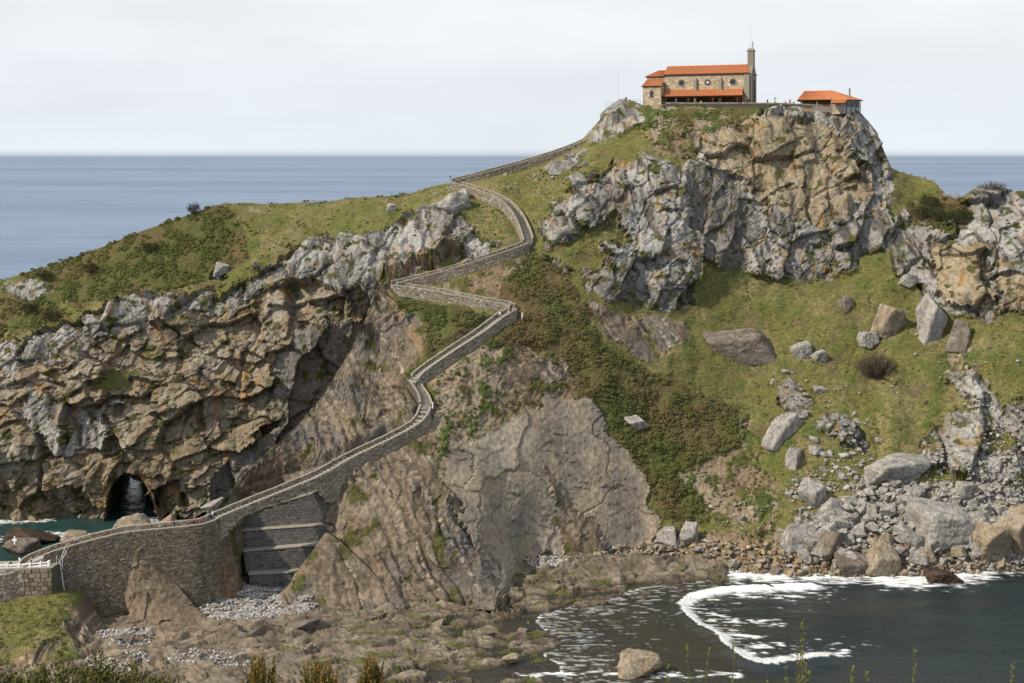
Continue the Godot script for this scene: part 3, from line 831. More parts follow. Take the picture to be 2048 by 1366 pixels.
	var b := make_sheet("island_hill", [-58.2,3.7,-233,-58.3,4.8,-233.4,-58.4,5.9,-233.8,-58.5,7.1,-234.3,-58.6,8.2,-234.7,-58.7,9.3,-235.1,-58.8,10.5,-235.5,-58.9,11.6,-235.9,-59,12.8,-236.3,-59.1,13.9,-236.8,-59.3,14.9,-237.6,-59.7,15.8,-239.1,-60,16.6,-240.5,-60.4,17.5,-242,-60.4,17.5,-242,-60.4,17.5,-242,-60.4,17.5,-242,-60.4,17.5,-242,-56.4,3,-235,-56.5,4.3,-235.4,-56.6,5.7,-235.9,-56.7,7,-236.3,-56.8,8.4,-236.8,-56.9,9.7,-237.2,-57,11.1,-237.6,-57.1,12.5,-238.1,-57.2,13.9,-238.5,-57.3,15.3,-239,-57.6,16.4,-240.2,-57.9,17.6,-241.4,-58.3,18.8,-242.7,-58.6,20,-244,-58.6,20,-244,-58.6,20,-244,-58.6,20,-244,-58.6,20,-244,-54.1,1.8,-238,-54.3,3.4,-238.8,-54.5,4.9,-239.6,-54.7,6.5,-240.4,-54.9,8,-241.1,-55,9.6,-241.9,-55.2,11.2,-242.7,-55.4,12.8,-243.5,-55.6,14.4,-244.2,-55.7,16.1,-244.8,-55.8,17.8,-245.3,-55.9,19.6,-245.9,-56.1,21.3,-246.4,-56.2,23,-247,-56.2,23,-247,-56.2,23,-247,-56.2,23,-247,-56.2,23,-247,-55.4,-1.6,-250,-55.4,0.4,-250,-55.4,2.4,-250,-55.4,4.3,-250,-55.4,6.3,-250,-55.4,8.3,-250,-55.4,10.2,-250,-55.4,12.2,-250,-55.4,14.1,-250,-55.4,16.1,-250,-55.4,18.1,-250,-55.3,20.1,-249.7,-55.3,22.2,-249.3,-55.2,24.2,-249,-55.2,24.2,-249,-55.2,24.2,-249,-55.2,24.2,-249,-55.2,24.2,-249,-53.7,-2.7,-253,-53.6,-0.4,-252.8,-53.6,1.8,-252.6,-53.5,4,-252.4,-53.5,6.3,-252.1,-53.4,8.5,-251.9,-53.4,10.7,-251.7,-53.3,12.9,-251.5,-53.3,15.1,-251.3,-53.2,17.3,-251.1,-53.3,19.4,-251.2,-53.3,21.5,-251.5,-53.4,23.6,-251.7,-53.4,25.6,-252,-53.4,25.6,-252,-53.4,25.6,-252,-53.4,25.6,-252,-53.4,25.6,-252,-49.3,-3.4,-255,-49.3,-0.8,-254.8,-49.2,1.8,-254.6,-49.2,4.3,-254.4,-49.1,6.9,-254.2,-49.1,9.4,-254,-49.1,12,-253.8,-49,14.5,-253.6,-49,17.1,-253.4,-48.9,19.6,-253.2,-49,22.1,-253.2,-49.1,24.3,-254.1,-49.3,26.6,-255.1,-49.5,28.9,-256,-49.5,28.9,-256,-49.5,28.9,-256,-49.5,28.9,-256,-49.5,28.9,-256,-44.5,-3.4,-255,-44.5,-0.4,-254.7,-44.4,2.5,-254.4,-44.4,5.4,-254.2,-44.3,8.3,-253.9,-44.3,11.3,-253.6,-44.2,14.2,-253.3,-44.2,17.1,-253,-44.2,19.9,-253,-44.2,22.7,-253.1,-44.6,25,-255.3,-45,27.3,-257.5,-45.4,29.6,-259.8,-45.7,32,-262,-45.7,32,-262,-45.7,32,-262,-45.7,32,-262,-45.7,32,-262,-41.7,-2.7,-253,-41.7,0.4,-252.8,-41.7,3.5,-252.7,-41.7,6.6,-252.5,-41.6,9.7,-252.4,-41.6,12.8,-252.2,-41.6,15.9,-252.1,-41.6,18.9,-252.2,-41.7,21.8,-252.7,-41.9,24.5,-253.9,-42.4,26.8,-256.7,-42.8,29.3,-259.5,-43.3,31.8,-262.2,-43.7,34.4,-265,-43.7,34.4,-265,-43.7,34.4,-265,-43.7,34.4,-265,-43.7,34.4,-265,-38,0.1,-244,-38.2,3,-245,-38.3,5.8,-246,-38.5,8.7,-247,-38.7,11.6,-248,-38.8,14.5,-249.1,-39,17.5,-250.1,-39.1,20.4,-251.1,-39.3,23.4,-252.2,-39.7,26.1,-254.8,-40.2,28.6,-258.1,-40.7,31.2,-261.4,-41.2,33.9,-264.7,-41.8,36.7,-268,-41.8,36.7,-268,-41.8,36.7,-268,-41.8,36.7,-268,-41.8,36.7,-268,-32.5,1.2,-241,-32.7,4.5,-242.3,-32.9,7.9,-243.6,-33.1,11.3,-244.9,-33.2,14.7,-246.3,-33.5,17.9,-248.4,-33.8,21.2,-250.4,-34.1,24.6,-252.5,-34.5,27.8,-255.5,-35,30.9,-259.2,-35.5,34.2,-263,-36.1,37.5,-267.2,-36.7,40.7,-272.1,-37.4,44.2,-277,-37.4,44.2,-277,-37.4,44.2,-277,-37.4,44.2,-277,-37.4,44.2,-277,-29,1.2,-241,-29.2,5.1,-242.2,-29.3,9.1,-243.4,-29.5,13.1,-244.6,-29.7,16.8,-246.9,-30.1,20.4,-249.9,-30.4,24.2,-252.8,-30.8,28,-255.8,-31.4,31.4,-260.9,-32,35,-266.1,-32.7,38.8,-271.4,-33.3,42.8,-276.6,-33.9,47,-281.8,-34.6,51.4,-287,-34.6,51.4,-287,-34.6,51.4,-287,-34.6,51.4,-287,-34.6,51.4,-287,-26.6,1.6,-240,-26.8,5.8,-241.7,-27,10.1,-243.3,-27.1,14.4,-245,-27.5,18.4,-248.3,-27.9,22.4,-251.7,-28.3,26.6,-255.1,-28.8,30.6,-259.7,-29.5,34.5,-265.9,-30.2,38.7,-272.2,-30.8,43.1,-278.2,-31.5,47.8,-284.1,-32.1,52.7,-290,-32.9,57.7,-297,-32.9,57.7,-297,-32.9,57.7,-297,-32.9,57.7,-297,-32.9,57.7,-297,-25.2,1.6,-240,-25.4,5.8,-241.7,-25.5,10.1,-243.3,-25.7,14.4,-245,-26.1,18.3,-248.6,-26.5,22.3,-252.2,-26.9,26.4,-255.9,-27.4,30.5,-260.5,-28,34.4,-266.4,-28.6,38.6,-272.3,-29.2,43.1,-278.2,-29.8,47.8,-284.1,-30.5,52.7,-290,-31.3,57.6,-298,-32.2,61.8,-306.8,-33.1,66.3,-315.6,-34.1,71.1,-325.2,-35.2,76.2,-335,-19.3,1.5,-239,-19.5,5.7,-241,-19.6,10,-242.9,-19.8,14.4,-244.9,-20.1,18.3,-248.8,-20.4,22.3,-252.7,-20.7,26.5,-256.6,-21.1,30.9,-260.6,-21.5,35.1,-265.9,-21.9,39.6,-271.4,-22.5,44,-278.1,-23,48.8,-284.8,-23.6,53.7,-292.5,-24.3,58.8,-300.5,-24.8,63.8,-306.8,-25.3,69,-312.7,-25.9,74.3,-320.1,-26.8,79.8,-332,-12.3,1.5,-239,-12.5,5.6,-241.5,-12.6,9.9,-244,-12.8,13.9,-247.4,-13,18,-251.3,-13.2,22.2,-255.3,-13.4,26.6,-259.2,-13.6,31.2,-263.3,-13.8,35.9,-267.4,-14,40.7,-271.5,-14.4,45.4,-278.1,-14.7,50.2,-285.2,-15.1,55.3,-293.1,-15.6,60.6,-302,-15.9,65.8,-308.2,-16.2,71.2,-314.4,-16.6,76.9,-320.7,-17.1,82.7,-331,-6.4,1,-239,-6.5,5,-242.5,-6.6,9.2,-246.1,-6.7,13.4,-250.3,-6.8,17.7,-254.6,-6.9,22.2,-258.8,-7,26.9,-263,-7.1,31.9,-267,-7.2,37,-271,-7.3,42.3,-275,-7.5,47.5,-280.9,-7.7,52.7,-288.8,-7.9,58.2,-297,-8.1,64.1,-305.2,-8.3,69,-311.6,-8.5,74.2,-318,-8.7,79.6,-324.5,-8.9,85.1,-333,-1.9,1.1,-240,-2,4,-247.3,-2,7.7,-253.2,-2,12.4,-256.5,-2.1,17.3,-259.9,-2.1,22.3,-263.3,-2.1,27.5,-266.9,-2.1,32.7,-270.7,-2.2,38.1,-274.5,-2.2,43.7,-278.3,-2.3,49.1,-284.9,-2.3,54.6,-292.2,-2.4,60.5,-300.1,-2.4,66.7,-307.5,-2.5,71.4,-312.5,-2.5,76.2,-318.4,-2.6,81.2,-325.3,-2.7,86.4,-335,2.8,1.2,-257,2.8,6.2,-258.8,2.8,11.2,-260.7,2.8,16.2,-262.7,2.9,21.1,-265.3,2.9,26.1,-268.3,2.9,31.1,-272.2,3,36.1,-276.1,3,41.4,-279.9,3.1,46.7,-284.7,3.1,52,-290.5,3.2,57.6,-297.1,3.3,63.3,-303.9,3.4,69.4,-310.9,3.4,73.8,-316,3.5,78.3,-322.4,3.6,83,-329.7,3.7,87.9,-337,10.4,1.3,-260,10.5,6.1,-262.7,10.6,11,-265.5,10.7,16.1,-268.2,10.8,21.3,-271,11,26.5,-274.2,11.1,31.8,-277.7,11.2,37.2,-281.2,11.4,42.7,-285.1,11.6,48.2,-290.4,11.8,54,-295.6,12.1,59.9,-301.3,12.3,66,-307,12.5,72.5,-312,12.6,77,-315.1,12.9,81.6,-322.1,13.2,86.3,-330.6,13.6,91.3,-339,15.4,1.1,-262,15.6,6.1,-264.9,15.7,11.1,-267.7,15.9,16.3,-270.6,16.1,21.6,-273.4,16.2,27,-276.6,16.4,32.5,-279.9,16.6,38.1,-283.1,16.9,43.8,-287.3,17.2,49.4,-292.6,17.5,55.3,-298.2,17.9,61.4,-304.1,18,68,-306.3,18.2,74.7,-309.4,18.5,79.4,-315,18.8,84.4,-320.6,19.4,89.5,-330.6,20,95,-341,19.4,1,-264,19.6,6.1,-266.7,19.8,11.3,-269.4,20,16.7,-272.1,20.2,22.2,-274.8,20.4,27.6,-278.1,20.6,33.2,-281.4,20.9,39,-284.7,21.2,44.7,-289.3,21.6,50.5,-294.7,22,56.6,-300.2,22.4,62.9,-304.8,22.5,69.6,-307.5,22.9,76.3,-312.1,23.3,81.9,-317.8,23.8,87.7,-324.3,24.4,93.7,-332.6,25,100.1,-341,23.9,0.9,-266,24.2,6.1,-268.8,24.4,11.5,-271.6,24.7,16.9,-274.4,25,22.5,-277.3,25.3,28.1,-280.7,25.6,33.9,-284,25.9,39.8,-287.4,26.4,45.6,-292.9,26.9,51.5,-299,27.3,57.9,-302.9,27.6,64.6,-306.4,27.8,71.5,-308.4,28.2,78.4,-313.8,28.8,84.8,-319.8,29.5,91.5,-327.7,30.2,98.5,-336,31,105.9,-344,29.7,0.8,-268,30,6,-270.9,30.3,11.3,-273.7,30.7,16.8,-276.6,31,22.4,-279.6,31.4,27.9,-283.4,31.8,33.6,-287.2,32.3,39.5,-291.1,32.8,45.3,-296.4,33.6,51.2,-303.1,33.8,57.9,-305,34,64.6,-307,34.4,71.5,-310,34.8,78.3,-314.3,35.2,84.5,-318,35.8,90.8,-323.4,36.5,97.3,-329.3,37.1,104.1,-335,35,0.9,-266,35.5,5.9,-269.6,36,11,-273.2,36.4,16.3,-276.7,36.9,21.8,-280.4,37.5,27.3,-284.5,38,33,-288.6,38.5,38.9,-292.8,39.2,44.8,-298,40.1,50.8,-304.2,40.3,57.6,-306.4,40.6,64.4,-308.6,41,71.3,-311.3,41.4,78.3,-314.2,41.7,84.6,-316.6,42.4,90.9,-321.8,43.1,97.5,-327.6,44.1,104.4,-335,40.3,1,-264,41.2,5.1,-270.5,41.8,10.2,-274.2,42.3,15.6,-277.6,42.9,21.2,-281.1,43.6,26.6,-285.8,44.3,32.3,-290.5,45,38.2,-295.3,45.8,44.2,-300.6,46.8,50.3,-306.7,47.2,57.1,-309.8,47.6,64,-312,47.9,71.1,-314.4,48.3,78.3,-316.8,48.6,84.6,-318.9,49.2,90.9,-322.6,49.8,97.5,-326.7,51.1,104.4,-335,49,0.3,-258,50.3,4.3,-264.8,51.4,8.9,-270.6,52.4,14.1,-275.7,53.3,19.4,-280.7,54.4,24.9,-286.3,55.5,30.6,-292.1,56.6,36.6,-297.8,57.6,42.8,-303.4,58.6,49.5,-308.3,59.5,56.3,-313.2,59.9,63.7,-315.2,60.2,71.2,-316.7,60.5,78.7,-318.2,60.9,84.9,-320.6,61.4,91.2,-322.9,62,97.6,-326.5,63.6,104.4,-335,57.4,0.2,-257,58.7,4.5,-262.8,60,9.2,-268.5,61.2,14.2,-274,62.4,19.5,-279.4,63.7,25,-285.2,65,30.7,-291,66.3,36.7,-296.8,67.5,43.1,-302.3,68.7,49.7,-307.5,69.7,56.7,-312.2,70.1,64.2,-313.9,70.5,71.7,-315.6,70.9,79.3,-317.5,71.5,85.3,-320.1,72.1,91.4,-322.7,72.7,97.6,-325.3,74.6,104.2,-334,66.8,-0,-256,67.9,4.8,-260.5,69.2,9.7,-265.2,70.7,14.5,-271.1,72.2,19.7,-276.9,73.8,25.1,-282.8,75.3,30.8,-288.7,76.8,36.8,-294.5,78.2,43.1,-300,79.6,49.8,-305.1,80.9,56.7,-310.2,81.6,64,-312.9,82.2,71.5,-315.1,82.8,79.1,-317.5,83.6,85,-320.6,84.4,91.1,-323.7,85.2,97.2,-326.8,86.9,103.6,-333,73.7,-0,-256,75,4.7,-260.4,76.3,9.6,-265.2,78,14.4,-271,79.7,19.5,-276.8,81.4,24.9,-282.6,83.1,30.6,-288.5,84.7,36.5,-294.3,86.2,42.9,-299.4,87.5,49.6,-303.9,88.8,56.5,-308.3,89.8,63.6,-311.9,90.7,71,-315,91.6,78.6,-318.2,92.6,84.3,-321.7,93.6,90.2,-325.2,94.6,96.2,-328.7,96.2,102.4,-334,78,-0,-256,79.3,4.7,-260.4,80.8,9.6,-265.1,82.5,14.4,-270.9,84.3,19.5,-276.7,86,24.9,-282.4,87.7,30.6,-287.8,89.3,36.6,-293.3,90.8,42.9,-298.2,92.1,49.5,-302.3,93.4,56.4,-306.5,94.6,63.5,-310.5,95.7,70.8,-314.3,96.9,78.2,-318,98.1,82.5,-322,99.3,86.9,-326,100.5,91.4,-330,101.7,96,-334,80.9,-0,-256,82.1,4.7,-260,83.4,9.6,-264,84.7,14.6,-268.3,86.4,19.5,-273.6,88.1,24.7,-278.8,89.7,30.1,-284.1,91.4,35.8,-289.4,93.1,41.8,-294.6,94.5,48,-299.3,96,54.5,-303.8,97.4,61.2,-308.4,98.8,68.2,-312.9,100.4,75.3,-317.9,101.1,78.1,-320.2,101.8,80.9,-322.4,102.6,83.8,-324.7,103.3,86.7,-327,86,-0,-256,87.2,4.4,-259.7,88.5,8.9,-263.5,89.8,13.6,-267.3,91.4,18.2,-272.2,93.1,23,-277.1,94.7,28,-282,96.2,33.3,-286.5,97.8,38.8,-291.1,99.3,44.5,-295.6,100.8,50.4,-300.1,102.3,56.5,-304.5,103.7,62.8,-308.6,105,69.3,-312.7,105.8,73,-315,107.1,76.7,-319,108.5,80.5,-323,109.8,84.4,-327,90,-0,-256,91.3,4.3,-259.7,92.6,8.9,-263.4,94,13.6,-267.2,95.6,18.2,-271.8,97.2,23,-276.3,98.8,28.1,-280.9,100.4,33.3,-285.4,102,38.8,-290,103.6,44.4,-294.6,105.3,50.2,-299.3,106.6,56.3,-303.2,107.6,62.7,-306,108.6,69.2,-308.9,109.8,72.6,-312.2,111.1,76,-315.8,112.3,79.5,-319.4,113.6,83.1,-323,92.9,0.2,-257,94.2,4.6,-260.5,95.5,9.2,-263.9,96.8,13.9,-267.5,98.4,18.5,-272,100,23.3,-276.5,101.6,28.3,-281,103.3,33.5,-285.5,104.9,38.9,-290,106.5,44.4,-294.6,108.2,50.2,-299.2,109.4,56.3,-302.5,110.3,62.7,-304.9,111.3,69.1,-307.7,112.3,71.7,-310.6,113.3,74.3,-313.4,114.4,77,-316.2,115.4,79.8,-319,97.4,0.3,-258,98.5,4.9,-260.8,99.5,9.7,-263.7,100.7,14.4,-266.7,102.2,19.1,-270.8,103.8,23.9,-275,105.4,28.9,-279.2,107.1,34,-283.6,108.7,39.2,-288.1,110.4,44.7,-292.5,112.1,50.4,-296.9,112.8,56.5,-298.9,113.6,62.7,-300.9,115,68.9,-304.5,115.9,71.5,-306.9,116.7,74.2,-309.3,117.6,76.8,-311.6,118.5,79.5,-314,101.2,0.5,-259,102.2,5.2,-261.5,103.2,10,-264.1,104.3,14.8,-266.9,105.8,19.4,-270.6,107.2,24.3,-274.4,108.7,29.3,-278.2,110.3,34.3,-282.3,111.9,39.6,-286.3,113.5,45,-290.5,115.2,50.6,-294.9,116,56.6,-296.9,116.8,62.7,-298.8,117.9,68.9,-301.7,118.7,72,-303.7,119.5,75.2,-305.8,120.3,78.4,-307.9,121.2,81.7,-310,110.9,0.7,-260,111.9,5.4,-262.2,112.8,10.2,-264.4,113.9,15,-266.9,115.2,19.8,-269.9,116.4,24.7,-272.9,117.8,29.7,-276.2,119.5,34.6,-280.2,121.3,39.8,-284.2,123,45.1,-288.2,124.7,50.5,-292.2,125.7,56.3,-294.6,126.5,62.3,-296.6,127.7,68.3,-299.2,128.6,71.4,-301.4,129.5,74.6,-303.6,130.5,77.8,-305.8,131.4,81,-308,122,0.7,-260,122.8,5.5,-261.8,123.7,10.3,-263.7,124.7,15.2,-265.7,125.9,20,-268.3,127.1,24.9,-271,128.5,29.8,-273.9,130.4,34.6,-277.9,132.3,39.7,-281.9,134.2,44.8,-285.9,136,50.2,-289.9,137.2,55.9,-292.4,138.4,61.6,-294.9,139.6,67.5,-297.6,140.6,71,-299.7,141.6,74.6,-301.8,142.6,78.2,-303.9,143.6,81.8,-306,133.9,0.7,-260,134.6,5.6,-261.4,135.4,10.4,-262.9,136.2,15.3,-264.5,137.4,20.1,-266.8,138.6,25,-269.1,139.9,29.9,-271.7,142.2,34.5,-276.1,144.4,39.4,-280.5,146.7,44.4,-284.8,148.7,49.6,-288.7,149.9,55.2,-291.1,151.2,60.9,-293.6,152.4,66.7,-296,153.6,69.9,-298.2,154.8,73.2,-300.5,155.9,76.6,-302.8,157.1,80,-305], 39, [425,448,478,492,515,560,605,628,650,700,735,758,772,830,900,960,1005,1050,1120,1165,1200,1240,1290,1340,1390,1480,1560,1650,1715,1755,1782,1830,1868,1892,1930,1962,2048,2150,2260], 2.1, 560, map_b, true, back_summit)
	top_b = b.top
	var c := make_sheet("foreland_knoll", [-102.6,0.2,-198,-103.4,0.6,-199.4,-104.1,1,-200.8,-104.8,1.5,-202.2,-105.5,1.9,-203.6,-106.2,2.4,-205,-107,2.9,-206.3,-107.7,3.4,-207.7,-108.4,3.9,-209.1,-109.2,4.4,-210.6,-109.9,4.9,-212.1,-110.7,5.5,-213.6,-111.5,6,-215.1,-112.3,6.6,-216.6,-113,7.1,-218.1,-113.8,7.7,-219.6,-114.7,8.2,-221.3,-115.6,8.8,-223,-84.9,-0.3,-199,-85.4,0.2,-200.3,-86,0.7,-201.5,-86.5,1.2,-202.8,-87,1.7,-204,-87.6,2.2,-205.3,-88.1,2.8,-206.5,-88.6,3.3,-207.8,-89.2,3.9,-209,-89.8,4.4,-210.5,-90.5,4.9,-212,-91.1,5.4,-213.5,-91.8,5.9,-215,-92.4,6.4,-216.5,-93,7,-218,-93.6,7.6,-219.4,-94.2,8.3,-220.7,-94.7,9,-222,-77.8,-0.8,-200,-78.3,-0.2,-201.1,-78.7,0.4,-202.3,-79.2,0.9,-203.4,-79.6,1.5,-204.6,-80.1,2.1,-205.7,-80.5,2.7,-206.9,-80.9,3.3,-208,-81.4,3.9,-209.2,-82,4.5,-210.6,-82.5,5,-212,-83.1,5.6,-213.5,-83.6,6.1,-214.9,-84.2,6.7,-216.3,-84.7,7.3,-217.8,-85.3,8,-219.2,-85.8,8.6,-220.6,-86.4,9.2,-222,-74.9,-1.2,-201,-75.3,-0.7,-202.1,-75.7,-0.1,-203.2,-76.1,0.4,-204.3,-76.5,1,-205.4,-76.9,1.6,-206.5,-77.3,2.1,-207.6,-77.7,2.7,-208.7,-78.2,3.4,-209.8,-78.7,3.9,-211.2,-79.2,4.4,-212.6,-79.7,4.9,-214,-80.2,5.5,-215.4,-80.7,6,-216.7,-81.2,6.6,-218.1,-81.6,7.4,-219.1,-82,8.1,-220,-82.3,8.9,-221,-73.1,-1.7,-202,-73.5,-1.2,-203,-73.9,-0.7,-204,-74.2,-0.2,-204.9,-74.6,0.3,-205.9,-74.9,0.8,-206.9,-75.3,1.3,-207.9,-75.6,1.9,-208.9,-76,2.4,-209.8,-76.3,2.9,-210.8,-76.8,3.4,-212.1,-77.3,3.8,-213.4,-77.7,4.3,-214.7,-78.2,4.7,-216,-78.6,5.2,-217.2,-79,5.9,-218.1,-79.3,6.5,-219.1,-79.7,7.1,-220,-71.7,-2.6,-204,-72,-2.2,-204.7,-72.2,-1.9,-205.3,-72.4,-1.5,-206,-72.7,-1.1,-206.7,-72.9,-0.8,-207.3,-73.2,-0.4,-208,-73.4,-0,-208.7,-73.6,0.3,-209.4,-73.9,0.7,-210,-74.1,1.1,-210.7,-74.4,1.4,-211.5,-74.7,1.7,-212.4,-75,2,-213.3,-75.3,2.3,-214.2,-75.7,2.7,-215.2,-76,3,-216.1,-76.3,3.3,-217,-69.4,-3.5,-206,-69.6,-3.3,-206.4,-69.7,-3.2,-206.7,-69.8,-3,-207.1,-69.9,-2.9,-207.4,-70,-2.7,-207.8,-70.2,-2.6,-208.1,-70.3,-2.4,-208.5,-70.4,-2.3,-208.8,-70.5,-2.1,-209.2,-70.6,-2,-209.5,-70.7,-1.8,-209.9,-70.9,-1.7,-210.2,-71,-1.5,-210.6,-71.1,-1.4,-210.9,-71.2,-1.2,-211.3,-71.3,-1.1,-211.6,-71.5,-0.9,-212,-65.9,-4.8,-207,-66,-4.7,-207.2,-66,-4.6,-207.4,-66.1,-4.5,-207.5,-66.1,-4.4,-207.7,-66.2,-4.3,-207.9,-66.2,-4.2,-208.1,-66.3,-4.1,-208.2,-66.3,-4,-208.4,-66.4,-3.9,-208.6,-66.5,-3.8,-208.8,-66.5,-3.7,-208.9,-66.6,-3.6,-209.1,-66.6,-3.5,-209.3,-66.7,-3.4,-209.5,-66.7,-3.3,-209.6,-66.8,-3.2,-209.8,-66.8,-3.1,-210], 8, [-220,0,90,130,155,180,215,260], 2.5, 110, map_c, false, func(p): return [p + Vector3(0, -0.2, -6), p + Vector3(0, -6, -12), p + Vector3(0, -14, -14)])
	top_c = c.top
	make_sheet("spur_foot", [-45.9,-1.1,-230,-46,-0.9,-230.4,-46.1,-0.7,-230.8,-46.1,-0.6,-231.2,-46.2,-0.4,-231.6,-46.3,-0.2,-232,-46.4,0,-232.4,-46.5,0.2,-232.8,-46.5,0.4,-233.2,-46.6,0.7,-233.5,-46.7,0.9,-233.9,-46.8,1,-234.5,-46.9,1.1,-235.1,-47,1.3,-235.7,-47.2,1.4,-236.2,-47.3,1.6,-236.8,-47.4,1.7,-237.4,-47.5,1.8,-238,-42.6,-1,-230.5,-42.7,-0.6,-231,-42.8,-0.3,-231.6,-42.9,0.1,-232.1,-43,0.4,-232.7,-43.1,0.8,-233.2,-43.2,1.1,-233.8,-43.4,1.5,-234.3,-43.5,1.8,-234.9,-43.6,2.2,-235.4,-43.7,2.6,-236,-43.8,2.9,-236.5,-43.9,3.3,-237.1,-44,3.6,-237.7,-44.1,4,-238.3,-44.2,4.4,-238.8,-44.3,4.7,-239.4,-44.4,5.1,-240,-38.9,-1,-231,-39,-0.4,-231.8,-39.2,0.1,-232.6,-39.3,0.6,-233.4,-39.4,1.2,-234.2,-39.6,1.7,-235,-39.7,2.3,-235.7,-39.8,2.9,-236.5,-39.9,3.5,-237.2,-40,4.1,-237.8,-40.1,4.8,-238.3,-40.2,5.5,-238.8,-40.3,6.2,-239.3,-40.4,6.9,-239.9,-40.5,7.5,-240.4,-40.6,8.2,-240.9,-40.6,8.9,-241.5,-40.7,9.6,-242,-35.9,-1,-231.5,-36,-0.3,-232.5,-36.2,0.4,-233.4,-36.3,1.2,-234.4,-36.5,1.9,-235.3,-36.6,2.6,-236.3,-36.8,3.4,-237.1,-36.8,4.3,-237.7,-36.9,5.2,-238.3,-37,6.1,-238.9,-37.1,7,-239.4,-37.2,7.9,-240,-37.3,8.8,-240.6,-37.4,9.7,-241.2,-37.5,10.6,-241.8,-37.6,11.5,-242.3,-37.7,12.5,-242.9,-37.7,13.4,-243.5,-32.4,-1,-232.5,-32.5,-0.4,-233.3,-32.6,0.2,-234,-32.7,0.9,-234.8,-32.8,1.5,-235.6,-32.9,2.1,-236.4,-33,2.7,-237.1,-33.1,3.4,-237.8,-33.2,4.1,-238.3,-33.2,4.9,-238.8,-33.3,5.6,-239.3,-33.4,6.4,-239.9,-33.5,7.1,-240.4,-33.5,7.9,-240.9,-33.6,8.6,-241.4,-33.7,9.4,-242,-33.7,10.2,-242.5,-33.8,10.9,-243,-28.5,-1,-233,-28.6,-0.5,-233.6,-28.7,-0.1,-234.2,-28.8,0.4,-234.8,-28.8,0.8,-235.4,-28.9,1.3,-236,-29,1.7,-236.6,-29.1,2.2,-237.2,-29.1,2.7,-237.8,-29.2,3.2,-238.3,-29.2,3.7,-238.7,-29.3,4.3,-239.1,-29.3,4.8,-239.5,-29.4,5.4,-239.9,-29.4,5.9,-240.3,-29.5,6.5,-240.7,-29.5,7,-241.1,-29.6,7.6,-241.5,-24.8,-0.6,-234,-24.8,-0.3,-234.4,-24.8,-0,-234.7,-24.9,0.2,-235.1,-24.9,0.5,-235.4,-25,0.8,-235.8,-25,1,-236.1,-25,1.3,-236.5,-25.1,1.6,-236.8,-25.1,1.9,-237.2,-25.1,2.1,-237.5,-25.2,2.4,-237.9,-25.2,2.7,-238.2,-25.3,3,-238.6,-25.3,3.2,-238.9,-25.3,3.5,-239.3,-25.4,3.8,-239.6,-25.4,4.1,-240,-21,-0.5,-235,-21,-0.3,-235.2,-21,-0.2,-235.4,-21,-0.1,-235.5,-21,0.1,-235.7,-21,0.2,-235.9,-21,0.3,-236.1,-21.1,0.5,-236.2,-21.1,0.6,-236.4,-21.1,0.7,-236.6,-21.1,0.9,-236.8,-21.1,1,-236.9,-21.1,1.2,-237.1,-21.2,1.3,-237.3,-21.2,1.4,-237.5,-21.2,1.6,-237.6,-21.2,1.7,-237.8,-21.2,1.8,-238], 8, [545,580,620,652,690,730,770,810], 2.2, 130, blank(SHALE), false, func(p): return [p + Vector3(0, -0.5, -2), p + Vector3(0, -4, -4), p + Vector3(0, -12, -5)])
	rock_apron()
	arch_tunnel()
	sea()
	shore_platform()

func arch_tunnel() -> void:
	var s := st()
	var c := Vector3(-94.68, -0.20, -299.00)
	var nf: FastNoiseLite = nz.mid
	var rings := []
	for k in 20:
		var z := c.z + 4.0 - k * 2.0
		var ring := []
		var sc := 1.0 - 0.55 * clampf((c.z - z) / 30.0, 0.0, 1.0)
		for i in 29:
			var a := PI * i / 28.0
			var x := -cos(a) * 6.4 * sc
			var y := sin(a) * 12.2 * sc
			var p := Vector3(c.x + x + (z - c.z) * 0.29 - 0.0768 * y, y - 1.0, z)
			var m := nf.get_noise_3dv(p * 1.3)
			var o := Vector3(x, y * 0.5, 0).normalized()
			ring.append(p + o * (m * 1.4 + 0.25))
		rings.append(ring)
	for k in 19:
		for i in 28:
			s.set_color(Color(0.17, 0.13, 0.085))
			quad(s, rings[k][i], rings[k][i + 1], rings[k + 1][i + 1], rings[k + 1][i])
	s.set_smooth_group(0)
	tag(part("arch_tunnel", done(s), M.rock, self), "", "", "", "structure")

func seg_d(p: Vector2, l: Array) -> Vector2:
	# distance to a polyline, and on which side (positive to the right of its direction)
	var best := 1e9
	var side := 0.0
	for k in l.size() - 1:
		var a: Vector2 = l[k]
		var b: Vector2 = l[k + 1]
		var q := Geometry2D.get_closest_point_to_segment(p, a, b)
		var d := p.distance_to(q)
		if d < best:
			best = d
			side = signf((b - a).cross(p - a))
	return Vector2(best, side)

func flat(l: Array) -> Array:
	var o := []
	for p in l: o.append(Vector2(p.x, p.z))
	return o

